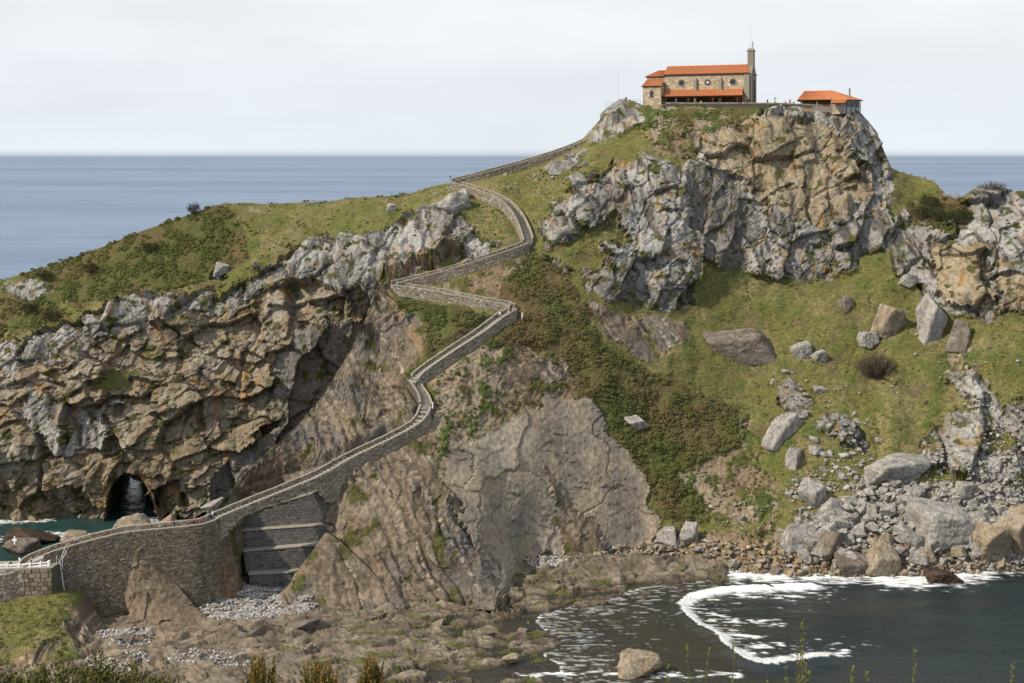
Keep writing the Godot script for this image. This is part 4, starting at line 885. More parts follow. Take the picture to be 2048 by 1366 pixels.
func water_sheet(x0: float, x1: float, z0: float, z1: float, step: float, paint: Callable) -> ArrayMesh:
	var nx := int((x1 - x0) / step)
	var nzz := int((z1 - z0) / step)
	var V := PackedVector3Array()
	var C := PackedColorArray()
	var N := PackedVector3Array()
	var I := PackedInt32Array()
	for j in nzz + 1:
		for i in nx + 1:
			var x := x0 + i * step
			var z := z0 + j * step
			var r: Array = paint.call(x, z)
			V.append(Vector3(x, r[0], z))
			C.append(r[1])
	for j in nzz + 1:
		for i in nx + 1:
			var l := V[j * (nx + 1) + maxi(i - 1, 0)]
			var r := V[j * (nx + 1) + mini(i + 1, nx)]
			var u := V[maxi(j - 1, 0) * (nx + 1) + i]
			var d := V[mini(j + 1, nzz) * (nx + 1) + i]
			N.append((d - u).cross(r - l).normalized())
	for j in nzz:
		for i in nx:
			var a := j * (nx + 1) + i
			I.append_array([a, a + 1, a + nx + 2, a, a + nx + 2, a + nx + 1])
	var arr := []
	arr.resize(Mesh.ARRAY_MAX)
	arr[Mesh.ARRAY_VERTEX] = V
	arr[Mesh.ARRAY_NORMAL] = N
	arr[Mesh.ARRAY_COLOR] = C
	arr[Mesh.ARRAY_INDEX] = I
	var m := ArrayMesh.new()
	m.add_surface_from_arrays(Mesh.PRIMITIVE_TRIANGLES, arr)
	return m

var surf_crest := []
var surf_wash := []
var surf_rock := []
var surf_tail := []

func paint_cove(x: float, z: float) -> Array:
	var nf: FastNoiseLite = nz.fine
	var nm: FastNoiseLite = nz.mid
	var nb: FastNoiseLite = nz.big
	var p := Vector2(x, z)
	var y := 0.16 * nm.get_noise_2d(x * 0.5, z * 2.2) + 0.06 * nf.get_noise_2d(x * 0.6, z * 1.8) + 0.10 * nb.get_noise_2d(x * 0.8, z * 3.0)
	var g := nb.get_noise_2d(x * 0.7, z * 1.6)
	var c := mixc(Color(0.040, 0.036, 0.028), Color(0.020, 0.034, 0.038), (x - 24.0) / 60.0 + g * 0.6)
	c = mixc(c, Color(0.014, 0.022, 0.026), nb.get_noise_2d(x * 0.5 + 80.0, z * 1.7) * 1.6)
	var foam := 0.0
	var tex := nf.get_noise_2d(x * 0.45, z * 1.5)
	var tex2 := nm.get_noise_2d(x * 1.0 + 30.0, z * 5.5)
	var a := seg_d(p, surf_crest)
	# the breaking crest: hard front edge, ragged trailing foam
	var wob := 0.5 * nf.get_noise_2d(x * 1.3, z * 1.3) + 2.2 * absf(nm.get_noise_2d(x * 0.7 + 11.0, z * 0.7))
	var mass := smoothstep(-222.0, -208.0, z)
	if a.y > 0.0:
		foam = maxf(foam, 1.0 - (a.x + wob) / 0.5)
	else:
		foam = maxf(foam, 1.7 - (a.x + wob * 0.5) / (2.1 + 3.0 * mass) + tex * 0.5)
		foam = maxf(foam, 0.5 - a.x / 12.0 + tex2 * 1.4 + tex * 0.8 - 0.2)
	y += 0.75 * exp(-a.x * a.x / 2.2)
	for l in surf_tail:
		var q := seg_d(p, l)
		foam = maxf(foam, 0.62 - q.x / 1.6 + tex2 * 1.6 + tex * 1.0)
	var w := seg_d(p, surf_wash)
	if w.y < 0.0:
		foam = maxf(foam, 0.75 - w.x / 0.9 + tex * 1.2)
		foam = maxf(foam, minf(0.5, 0.42 - w.x / 26.0 + tex2 * 1.0 + tex * 0.8 - 0.1))
	for l in surf_rock:
		var q := seg_d(p, l)
		foam = maxf(foam, 1.35 - q.x / 4.4 + tex2 * 1.1 + tex * 0.5)
		y += 0.3 * exp(-q.x * q.x / 6.0) * (1.0 + tex2)
	foam = smoothstep(0.2, 0.95, foam)
	return [y + foam * 0.08, mixc(c, Color(0.80, 0.82, 0.82), foam)]

func paint_inlet(x: float, z: float) -> Array:
	var nf: FastNoiseLite = nz.fine
	var nm: FastNoiseLite = nz.mid
	var y := 0.16 * nm.get_noise_2d(x * 0.9, z * 1.1) + 0.10 * nf.get_noise_2d(x * 0.5, z * 0.6)
	var c := mixc(Color(0.018, 0.048, 0.046), Color(0.03, 0.065, 0.06), 0.5 + nm.get_noise_2d(x, z * 2.0))
	var tex := nf.get_noise_2d(x * 0.9, z * 2.0) + nm.get_noise_2d(x * 1.2 + 5.0, z * 3.0) * 1.2
	var foam := 0.0
	for l in surf_rock:
		var q := seg_d(Vector2(x, z), l)
		foam = maxf(foam, 0.9 - q.x / 3.0 + tex * 0.8)
	foam = smoothstep(0.35, 0.8, foam)
	return [y, mixc(c, Color(0.78, 0.80, 0.80), foam)]

func sea() -> void:
	# open sea to the horizon: rows farther and farther apart
	var V := PackedVector3Array()
	var C := PackedColorArray()
	var N := PackedVector3Array()
	var I := PackedInt32Array()
	var rows := 420
	var cols := 120
	var nb: FastNoiseLite = nz.big
	for j in rows + 1:
		var z := 150.0 * pow(800.0, float(j) / rows)
		for i in cols + 1:
			var x := (float(i) / cols - 0.5) * (400.0 + z * 1.8)
			V.append(Vector3(x, -0.45 if z < 330.0 else 0.0, -z))
			N.append(Vector3.UP)
			var lz := log(z)
			var g := nb.get_noise_2d(x / z * 22.0, lz * 90.0) + 0.7 * nb.get_noise_2d(x / z * 90.0 + 300.0, lz * 700.0) + 0.6 * nb.get_noise_2d(x / z * 260.0 + 700.0, lz * 1500.0)
			var c := mixc(Color(0.135, 0.188, 0.278), Color(0.178, 0.236, 0.325), 0.5 + g * 1.4)
			C.append(c)
	for j in rows:
		for i in cols:
			var a := j * (cols + 1) + i
			I.append_array([a, a + cols + 1, a + cols + 2, a, a + cols + 2, a + 1])
	var arr := []
	arr.resize(Mesh.ARRAY_MAX)
	arr[Mesh.ARRAY_VERTEX] = V
	arr[Mesh.ARRAY_NORMAL] = N
	arr[Mesh.ARRAY_COLOR] = C
	arr[Mesh.ARRAY_INDEX] = I
	var m := ArrayMesh.new()
	m.add_surface_from_arrays(Mesh.PRIMITIVE_TRIANGLES, arr)
	tag(part("sea", m, M.sea, self), "", "", "", "structure")
	surf_crest = flat([Vector3(62.23, 0.00, -250.58), Vector3(51.61, 0.00, -249.71), Vector3(41.95, 0.00, -247.99), Vector3(35.78, 0.00, -244.62), Vector3(33.26, 0.00, -239.73), Vector3(33.49, 0.00, -235.04), Vector3(35.37, 0.00, -228.81), Vector3(38.21, 0.00, -224.77), Vector3(38.61, 0.00, -220.63), Vector3(39.66, 0.00, -217.30), Vector3(41.36, 0.00, -213.02), Vector3(44.43, 0.00, -210.73), Vector3(50.97, 0.00, -212.39), Vector3(56.84, 0.00, -214.50)])
	surf_tail = [flat([Vector3(38.28, 0.00, -232.01), Vector3(45.97, 0.00, -231.76), Vector3(51.59, 0.00, -231.02)]), flat([Vector3(37.02, 0.00, -236.32), Vector3(41.63, 0.00, -234.53)]), flat([Vector3(39.04, 0.00, -225.23), Vector3(46.36, 0.00, -224.30)]), flat([Vector3(46.69, 0.00, -245.73), Vector3(54.51, 0.00, -244.07), Vector3(58.84, 0.00, -245.18)]), flat([Vector3(48.19, 0.00, -215.78), Vector3(55.61, 0.00, -216.65), Vector3(60.48, 0.00, -217.96)]), flat([Vector3(41.92, 0.00, -220.63), Vector3(49.22, 0.00, -220.41)]), flat([Vector3(2.25, 0.00, -207.89), Vector3(15.32, 0.00, -208.90), Vector3(23.86, 0.00, -207.49), Vector3(39.50, 0.00, -207.89)])]
	surf_wash = flat([Vector3(32.44, 0.00, -254.42), Vector3(17.82, 0.00, -242.97), Vector3(5.50, 0.00, -235.55), Vector3(4.63, 0.00, -231.26), Vector3(6.44, 0.00, -227.13), Vector3(5.04, 0.00, -224.07), Vector3(5.64, 0.00, -218.40), Vector3(6.08, 0.00, -214.50), Vector3(8.48, 0.00, -211.97), Vector3(8.97, 0.00, -203.01)])
	surf_rock = [flat([Vector3(79.08, 0.00, -254.42), Vector3(87.36, 0.00, -253.82), Vector3(97.19, -0.00, -257.45), Vector3(101.86, 0.00, -261.19), Vector3(112.80, 0.00, -264.38), Vector3(130.83, 0.00, -267.00)]), flat([Vector3(48.92, -0.00, -257.45), Vector3(61.79, -0.00, -257.45), Vector3(72.34, 0.00, -256.84)])]
	tag(part("cove_water", water_sheet(-40, 150, -268, -186, 0.38, paint_cove), M.cove, self), "", "", "", "structure")
	surf_rock = [flat([Vector3(-132.92, 0.00, -294.28), Vector3(-123.61, 0.00, -295.49), Vector3(-115.31, 0.00, -296.30)]), flat([Vector3(-126.05, 0.00, -279.07), Vector3(-119.84, 0.00, -280.88), Vector3(-114.01, 0.00, -283.84), Vector3(-108.67, -0.00, -285.34), Vector3(-97.45, 0.00, -283.84)]), flat([Vector3(-91.86, 0.00, -298.34), Vector3(-88.15, 0.00, -296.30)])]
	tag(part("inlet_water", water_sheet(-135, -70, -345, -245, 0.5, paint_inlet), M.cove, self), "", "", "", "structure")

func platform_height(x: float, z: float) -> float:
	var nf: FastNoiseLite = nz.fine
	var nm: FastNoiseLite = nz.mid
	var nw: FastNoiseLite = nz.warp
	# where the tide stands across the platform
	var edge := 5.0
	if z < -236.0: edge = 5.0 + (-236.0 - z) * 1.5
	if z > -216.0: edge = 5.0 - (z + 216.0) * 0.7
	var h := clampf((edge - 5.0 - x) * 0.042, -2.2, 1.9) - 0.25
	h += smoothstep(-250.0, -260.0, z) * 1.5 + smoothstep(-40.0, -55.0, x) * 0.5
	var w := nw.get_noise_2d(x, z)
	var s := (z * 0.95 + x * 0.30) * 0.36 + w * 1.3
	var fr := s - floorf(s)
	var k := rt[(floori(s) & 4095) * 6]
	fr = fr * (1.0 - smoothstep(0.72, 1.0, fr)) * 1.4
	var s2 := s * 2.3 + 0.37
	var fr2 := s2 - floorf(s2)
	fr2 = fr2 * (1.0 - smoothstep(0.7, 1.0, fr2)) * 1.4
	var pf := facet((x * 0.95 - z * 0.30) / 6.0, (z * 0.95 + x * 0.30) / 1.7 + w * 0.8, 41)
	var pg := facet((x * 0.95 - z * 0.30) / 2.4, (z * 0.95 + x * 0.30) / 0.9, 42)
	h += pf.x * 0.8 + pg.x * 0.3 + fr * (0.1 + 0.8 * k) * clampf(0.8 + 1.0 * nm.get_noise_2d(x * 0.6, z * 0.6), 0.2, 1.3) + fr2 * 0.3 * rt[(floori(s2) & 4095) * 6 + 4] + nm.get_noise_2d(x + 40.0, z) * 0.5 + nf.get_noise_2d(x * 0.9, z * 0.9) * 0.06
	return h

func shore_platform() -> void:
	var nf: FastNoiseLite = nz.fine
	var nm: FastNoiseLite = nz.mid
	var np: FastNoiseLite = nz.patch
	var paint := func(x: float, z: float) -> Array:
		var h := platform_height(x, z)
		var s := (z * 0.93 + x * 0.36) * 1.55
		var k := rt[(floori(s + nf.get_noise_2d(x, z) * 0.8) & 4095) * 6 + 1]
		var c := mixc(Color(0.150, 0.120, 0.088), Color(0.245, 0.205, 0.155), k * 0.8 + np.get_noise_2d(x * 2.0, z * 2.0) * 1.2)
		if h < 0.8: c = mixc(c, Color(0.070, 0.056, 0.041), (0.8 - h) * 1.5 + nm.get_noise_2d(x, z * 2.0))
		if nm.get_noise_2d(x * 0.6 + 70.0, z * 2.4) > 0.26 and h < 1.6: c = mixc(c, Color(0.085, 0.095, 0.022), 0.75)
		# sand lies in the hollows
		if x < -42.0 and nm.get_noise_2d(x * 0.5, z * 0.5 + 33.0) > 0.12: c = mixc(c, Color(0.24, 0.19, 0.135), 0.8)
		return [h, c * (1.0 + 0.2 * nf.get_noise_2d(x * 2.0, z * 2.0))]
	var m := water_sheet(-98, 46, -264, -196, 0.27, paint)
	tag(part("shore_platform", m, M.rock, self), "", "", "", "structure")

func rock_apron() -> void:
	# smooth tongue of shale leaning against the causeway wall
	var s := st()
	var L := [[Vector3(-72.45, 15.17, -228.20), Vector3(-70.83, 15.45, -228.50), Vector3(-69.24, 14.37, -228.90)], [Vector3(-73.72, 12.67, -228.00), Vector3(-70.33, 13.01, -228.40), Vector3(-66.98, 11.38, -229.00)], [Vector3(-74.22, 9.15, -227.20), Vector3(-69.61, 9.49, -227.60), Vector3(-64.20, 7.70, -228.60)], [Vector3(-73.13, 5.49, -225.60), Vector3(-67.29, 5.74, -226.20), Vector3(-60.60, 4.27, -227.60)], [Vector3(-70.68, 2.91, -222.60), Vector3(-64.13, 3.06, -223.40), Vector3(-56.26, 2.00, -225.40)], [Vector3(-66.37, 1.93, -217.00), Vector3(-59.41, 1.98, -218.00), Vector3(-52.62, 0.72, -220.00)]]
	var nm: FastNoiseLite = nz.mid
	var nf: FastNoiseLite = nz.fine
	var g := []
	for j in 121:
		var row := []
		var t := j / 120.0 * 5.0
		var k := mini(4, int(t))
		for i in 81:
			var u := i / 80.0 * 2.0
			var q := mini(1, int(u))
			var a: Vector3 = L[k][q].lerp(L[k][q + 1], u - q)
			var b: Vector3 = L[k + 1][q].lerp(L[k + 1][q + 1], u - q)
			var p := a.lerp(b, t - k)
			var e := minf(minf(u, 2.0 - u) * 2.0, 1.0)
			p.z += nm.get_noise_3dv(p * 1.2) * 0.4 + facet(p.x / 3.0, p.y / 4.0, 51).x * 0.5 + facet(p.x / 0.9 + p.y / 2.0, p.y / 1.2, 52).x * 0.16 - (1.0 - e) * 1.2
			row.append(p)
		g.append(row)
	for j in 120:
		for i in 80:
			var p: Vector3 = g[j][i]
			s.set_color(mixc(Color(0.165, 0.127, 0.088), Color(0.215, 0.17, 0.12), 0.5 + nm.get_noise_3dv(p * 2.0)) * (1.0 + 0.25 * nf.get_noise_3dv(p * 2.0)))
			quad(s, g[j][i], g[j][i + 1], g[j + 1][i + 1], g[j + 1][i])
	tag(part("rock_apron", done(s), M.rock, self), "", "", "", "structure")

# ---------------------------------------------------------------- stairway, walls, causeway
func smooth_line(l: Array, step: float) -> Array:
	var out := []
	for k in l.size() - 1:
		var a: Vector3 = l[maxi(k - 1, 0)]
		var b: Vector3 = l[k]
		var c: Vector3 = l[k + 1]
		var d: Vector3 = l[mini(k + 2, l.size() - 1)]
		var n := maxi(1, roundi(b.distance_to(c) / step))
		for q in n:
			out.append(b.cubic_interpolate(c, a, d, float(q) / n))
	out.append(l[-1])
	return out

func sides_of(l: Array) -> Array:
	# horizontal right-hand direction at every point of a line
	var out := []
	for k in l.size():
		var d: Vector3 = l[mini(k + 1, l.size() - 1)] - l[maxi(k - 1, 0)]
		d.y = 0
		out.append(d.normalized().cross(Vector3.UP))
	return out

var stone_gain := Color(1.35, 1.3, 1.22)

func stone_colour() -> Color:
	var v := rng.randf_range(0.75, 1.25)
	var c := Color(0.235, 0.205, 0.165) if rng.randf() < 0.6 else (Color(0.30, 0.285, 0.255) if rng.randf() < 0.6 else Color(0.17, 0.14, 0.105))
	return Color(c.r * v * stone_gain.r, c.g * v * stone_gain.g, c.b * v * stone_gain.b)

func lay_stones(s: SurfaceTool, tops: Array, drops: Array, outs: Array, course: float, length: float, proud: float) -> void:
	# courses of uneven stones on a wall face: tops = upper edge, drops = metres of face below it, outs = outward directions
	var acc := [0.0]
	for k in range(1, tops.size()): acc.append(acc[-1] + tops[k].distance_to(tops[k - 1]))
	var total: float = acc[-1]
	var most := 0.0
	for d in drops: most = maxf(most, d)
	var v := 0.02
	while v < most - 0.1:
		var h := course * rng.randf_range(0.75, 1.3)
		var x := -rng.randf() * length
		var k := 0
		while x < total:
			var w := length * rng.randf_range(0.55, 1.5)
			var x0 := maxf(x, 0.0)
			var x1 := minf(x + w, total)
			x += w
			if x1 - x0 < 0.12: continue
			var xm := (x0 + x1) * 0.5
			while k < tops.size() - 2 and acc[k + 1] < xm: k += 1
			var f := clampf((xm - acc[k]) / maxf(acc[k + 1] - acc[k], 0.001), 0, 1)
			if v > lerpf(drops[k], drops[k + 1], f): continue
			var dir: Vector3 = (tops[k + 1] - tops[k]).normalized()
			var mid: Vector3 = tops[k].lerp(tops[k + 1], f)
			var o: Vector3 = outs[k].lerp(outs[k + 1], f).normalized()
			var hw := (x1 - x0) * 0.5 - 0.025
			var pr := proud * rng.randf_range(0.5, 1.5)
			var y0 := -v - h + 0.025
			var y1 := -v - 0.025
			var q := []
			for e in [[-hw, y0], [hw, y0], [hw, y1], [-hw, y1]]:
				q.append(mid + dir * (e[0] + rng.randf_range(-0.03, 0.03)) + Vector3.UP * (e[1] + rng.randf_range(-0.03, 0.03)))
			var fr := []
			var c: Vector3 = (q[0] + q[1] + q[2] + q[3]) * 0.25
			for e in q: fr.append(e.lerp(c, 0.12) + o * pr)
			s.set_color(stone_colour())
			var flip: bool = dir.cross(Vector3.UP).dot(o) < 0.0
			if flip:
				quad(s, fr[0], fr[1], fr[2], fr[3])
			else:
				quad(s, fr[3], fr[2], fr[1], fr[0])
			for i in 4:
				var n := (i + 1) % 4
				if flip: quad(s, q[i], q[n], fr[n], fr[i])
				else: quad(s, q[n], q[i], fr[i], fr[n])
		v += h

func sweep(s: SurfaceTool, lines: Array, closed := true) -> void:
	# joins parallel lines (each an Array of points) into a skin, with capped ends
	var n := lines.size()
	var m: int = lines[0].size()
	for k in m - 1:
		for i in (n if closed else n - 1):
			var a: Array = lines[i]
			var b: Array = lines[(i + 1) % n]
			quad(s, a[k], a[k + 1], b[k + 1], b[k])
	if closed and n == 4:
		quad(s, lines[0][0], lines[1][0], lines[2][0], lines[3][0])
		quad(s, lines[3][m - 1], lines[2][m - 1], lines[1][m - 1], lines[0][m - 1])

func offset_line(l: Array, sd: Array, off: float, up: float, o: Vector3) -> Array:
	var out := []
	for k in l.size(): out.append(l[k] + sd[k] * off + Vector3.UP * up - o)
	return out

func parapet(called: String, label: String, group: String, line: Array, off: float, above: float, drops: Array, faces: Array, course := 0.32, length := 0.6) -> Node3D:
	var sd := sides_of(line)
	var o: Vector3 = line[0]
	var node := base(called, o)
	tag(node, label, "wall", group)
	var s := st()
	var half := 0.17
	var low_in := []
	var low_out := []
	for k in line.size():
		var d: float = drops[k]
		low_in.append(line[k] + sd[k] * (off - half) - Vector3.UP * d - o)
		low_out.append(line[k] + sd[k] * (off + half) - Vector3.UP * d - o)
	sweep(s, [low_in, offset_line(line, sd, off - half, above, o), offset_line(line, sd, off + half, above, o), low_out])
	part("core", done(s), M.mortar, node)
	s = st()
	for f in faces:
		var tops := []
		var outs := []
		var dr := []
		for k in line.size():
			tops.append(line[k] + sd[k] * (off + half * f) + Vector3.UP * (above - 0.02) - o)
			outs.append(sd[k] * f)
			var deep: bool = (f * off > 0.0)
			dr.append(above + (drops[k] if deep else 0.05))
		lay_stones(s, tops, dr, outs, course, length, 0.07)
	tag(part("stonework", done(s), M.stone, node), "", "", "", "stuff")
	s = st()
	var w := half + 0.04
	var wob := []
	for k in line.size(): wob.append(rng.randf_range(-0.03, 0.03))
	var c4 := [offset_line(line, sd, off - w, above + 0.001, o), offset_line(line, sd, off - w + 0.05, above + 0.11, o), offset_line(line, sd, off + w - 0.05, above + 0.11, o), offset_line(line, sd, off + w, above + 0.001, o)]
	for k in line.size():
		for q in 4: c4[q][k].y += wob[k]
	sweep(s, c4)
	part("coping", done(s), M.coping, node)
	return node

func flight(label: String, line: Array, width: float, rise: float) -> void:
	var o: Vector3 = line[0]
	var node := base("stairway", o)
	tag(node, label, "stairs", "flights of the stairway")
	var sd := sides_of(line)
	var s := st()
	var hw := width * 0.5
	sweep(s, [offset_line(line, sd, -hw, -1.4, o), offset_line(line, sd, -hw, -0.2, o), offset_line(line, sd, hw, -0.2, o), offset_line(line, sd, hw, -1.4, o)])
	part("bed", done(s), M.mortar, node)
	var acc := [0.0]
	for k in range(1, line.size()): acc.append(acc[-1] + Vector2(line[k].x - line[k - 1].x, line[k].z - line[k - 1].z).length())
	var n := maxi(1, roundi(absf(line[-1].y - line[0].y) / rise))
	var deep: float = acc[-1] / n
	var bs := st()
	box(bs, Vector3(-hw, -0.36, -deep * 0.62), Vector3(hw, -0.02, deep * 0.5))
	var ns := st()
	box(ns, Vector3(-hw, -0.019, -deep * 0.5 - 0.04), Vector3(hw, 0.03, deep * 0.5))
	var tread := done(bs)
	var nosing := done(ns)
	var k := 0
	for i in n:
		var at := (i + 0.5) * deep
		while k < line.size() - 2 and acc[k + 1] < at: k += 1
		var f: float = (at - acc[k]) / maxf(acc[k + 1] - acc[k], 0.001)
		var p: Vector3 = line[k].lerp(line[k + 1], f)
		var d: Vector3 = line[k + 1] - line[k]
		var m := part("step", tread, M.tread, node, p - o)
		m.rotation.y = atan2(-d.x, -d.z)
		part("nosing", nosing, M.coping, m)

func drops_for(line: Array, pairs: Array) -> Array:
	# metres of wall below the path, given at a few fractions of its length
	var out := []
	for k in line.size():
		var t := float(k) / (line.size() - 1)
		var v: float = pairs[-1][1]
		for q in pairs.size() - 1:
			if t >= pairs[q][0] and t <= pairs[q + 1][0]:
				v = lerpf(pairs[q][1], pairs[q + 1][1], (t - pairs[q][0]) / (pairs[q + 1][0] - pairs[q][0]))
				break
		out.append(v)
	return out

func build_way() -> void:
	var L := path_points()
	var names := [
		["", "rubble causeway wall with shade put into its stone colour, facing the pebble cove", "low stone parapet of the causeway on its seaward side"],
		["lowest flight of stone stairs above the concrete retaining walls", "rubble stone wall of the lowest stair flight above the concrete walls", "pale stone parapet of the lowest stair flight against the brown shale slope"],
		["short steep flight of stone stairs between the two bends above the shale spur", "outer stone parapet of the short steep flight above the spur", "inner stone parapet of the short steep flight above the spur"],
		["long straight flight of stairs climbing from the bends to the upper landing", "tall rubble wall below the long straight flight above bare earth", "low parapet between the long straight flight and the heath triangle"],
		["flight of stairs running back from the landing above the heath triangle", "rubble wall standing directly above the heath triangle", "inner parapet of the flight above the heath triangle"],
		["flight of stairs passing under the limestone cliff", "rubble wall of the flight passing under the limestone cliff", "low parapet along the foot of the limestone cliff"],
		["curving flight of stairs with open treads leading up to the saddle", "inner rubble wall of the curving flight below the saddle", "outer parapet of the curving flight beside the grass"],
		["last flight of stairs along the ridge to the hermitage", "long rubble wall along the grassy ridge below the hermitage", "far parapet of the ridge flight against the sea"]]
	var near_drop := [
		[[0.0, 3.0], [0.28, 6.0], [0.34, 15.5], [1.0, 15.5]],
		[[0.0, 5.0], [0.1, 1.2], [0.42, 1.6], [0.48, 6.5], [0.62, 5.5], [0.8, 3.5], [1.0, 3.5]],
		[[0.0, 3.0], [1.0, 2.0]],
		[[0.0, 3.0], [0.3, 4.2], [0.7, 3.2], [1.0, 2.2]],
		[[0.0, 1.6], [0.5, 2.8], [1.0, 1.6]],
		[[0.0, 1.6], [0.4, 2.6], [0.7, 2.2], [1.0, 2.2]],
		[[0.0, 1.5], [0.5, 2.8], [0.8, 3.2], [1.0, 1.5]],
		[[0.0, 1.0], [0.3, 2.4], [0.45, 1.8], [0.8, 1.0], [1.0, 1.6]]]
	for i in L.size():
		var line := smooth_line(L[i], 1.0)
		var sd := sides_of(line)
		var z := 0.0
		for q in sd: z += q.z
		var near := 1.0 if z > 0.0 else -1.0
		if i == 6: near = -1.0 if sd[0].x > 0 else 1.0
		if i == 2: near = 1.0 if sd[0].x > 0 else -1.0
		var w := 1.25
		if i == 0:
			var s := st()
			var o: Vector3 = line[0]
			sweep(s, [offset_line(line, sd, -w, -9.0, o), offset_line(line, sd, -w, 0.0, o), offset_line(line, sd, w, 0.0, o), offset_line(line, sd, w, -9.0, o)])
			var dk := part("causeway_deck", done(s), M.coping, self)
			dk.position = o
			tag(dk, "", "", "", "structure")
		else:
			flight(names[i][0], line, 2.1, 0.3)
		# walls stop short of the bends so that the flights stay open to one another
		var cut := line.slice(1, line.size() - 1) if i > 1 else line
		if i == 0:
			# gap in the near parapet where a metal stair goes down
			var c0 := line.slice(0, 19)
			parapet("stone_parapet", "short curving parapet stub beside the white fence", "walls of the causeway and stairway", c0, near * w, 0.95, drops_for(c0, [[0.0, 3.0], [1.0, 9.0]]), [near, -near])
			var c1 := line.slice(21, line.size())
			stone_gain = Color(0.8, 0.76, 0.7)  # darker stone colour carries the shade of this wall face
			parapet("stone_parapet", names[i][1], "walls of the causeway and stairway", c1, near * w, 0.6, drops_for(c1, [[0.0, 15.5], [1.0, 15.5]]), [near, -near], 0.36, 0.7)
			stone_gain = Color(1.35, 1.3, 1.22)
			parapet("stone_parapet", names[i][2], "walls of the causeway and stairway", line, -near * w, 0.95, drops_for(line, [[0.0, 4.0], [1.0, 9.0]]), [near])
		else:
			parapet("stone_parapet", names[i][1], "walls of the causeway and stairway", cut, near * w, 0.55, drops_for(cut, near_drop[i]), [near, -near])
			parapet("stone_parapet", names[i][2], "walls of the causeway and stairway", cut, -near * w, 0.95, drops_for(cut, [[0.0, 1.2], [1.0, 1.2]]), [near])

func tier(label: String, tl: Vector3, tr: Vector3, bl: Vector3, br: Vector3, ledge: float) -> void:
	# one tier of the concrete-block retaining wall; the top edge may climb
	var node := base("block_revetment", bl)
	tag(node, label, "wall", "tiers of the block retaining wall")
	var ax := (br - bl).normalized()
	var out := ax.cross(Vector3.UP).normalized()
	if out.z < 0: out = -out
	var s := st()
	var bk := -out * 3.0
	hexa(s, [bl - bl, br - bl, br - bl + bk, bl - bl + bk], [tl - bl, tr - bl, tr - bl + bk, tl - bl + bk])
	part("core", done(s), M.mortar, node)
	s = st()
	var up := Vector3.UP * 0.22
	var a := tl - bl - ax * 0.1
	var b := tr - bl + ax * 0.1
	var f := out * 0.22
	hexa(s, [a + f, b + f, b - out * ledge, a - out * ledge], [a + f * 0.8 + up, b + f * 0.8 + up, b - out * ledge + up, a - out * ledge + up])
	part("coping", done(s), M.coping, node)
	var len := bl.distance_to(br)
	var h := 0.62
	var wd := 1.22
	var variants := []
	for q in 3:
		var bs := st()
		box(bs, Vector3(0.02, 0.02, 0), Vector3(wd - 0.02, h - 0.02, 0.07 + 0.02 * q))
		variants.append(done(bs))
	var turn := atan2(-ax.z, ax.x)
	var r := 0
	while r * h < maxf(tl.y - bl.y, tr.y - br.y):
		var c := 0
		var shift := -0.6 if r % 2 else 0.0
		while c * wd + shift < len - 0.3:
			var x0 := c * wd + shift
			c += 1
			var t := clampf((x0 + wd * 0.5) / len, 0, 1)
			var ground := lerpf(bl.y, br.y, t)
			var y := ground + r * h
			if y + h > lerpf(tl.y, tr.y, t) + 0.05 or x0 < -0.01: continue
			var m := part("block", variants[rng.randi() % 3], M.blocks[rng.randi() % M.blocks.size()], node, ax * x0 + Vector3.UP * (y - bl.y - ax.y * 0.0) + out * 0.001)
			m.rotation.y = turn
		r += 1

func build_tiers() -> void:
	tier("tallest dark block retaining wall right under the sloping stairs", Vector3(-56.72, 15.65, -247.50), Vector3(-39.09, 20.45, -249.50), Vector3(-55.48, 12.97, -247.50), Vector3(-38.67, 13.38, -249.50), 0.5)
	tier("second block retaining wall with a narrow pale ledge on top", Vector3(-55.44, 12.90, -246.40), Vector3(-38.61, 13.51, -248.40), Vector3(-55.13, 9.00, -246.40), Vector3(-38.61, 9.27, -248.40), 1.2)
	tier("third block retaining wall with a broad sunlit ledge on top", Vector3(-54.90, 9.18, -244.90), Vector3(-39.49, 9.89, -246.80), Vector3(-54.29, 4.80, -244.90), Vector3(-39.49, 4.55, -246.80), 1.8)
	tier("lowest block retaining wall standing in the white pebbles", Vector3(-53.30, 5.08, -243.20), Vector3(-39.20, 5.07, -245.00), Vector3(-53.10, 2.45, -243.20), Vector3(-39.20, 2.31, -245.00), 1.9)

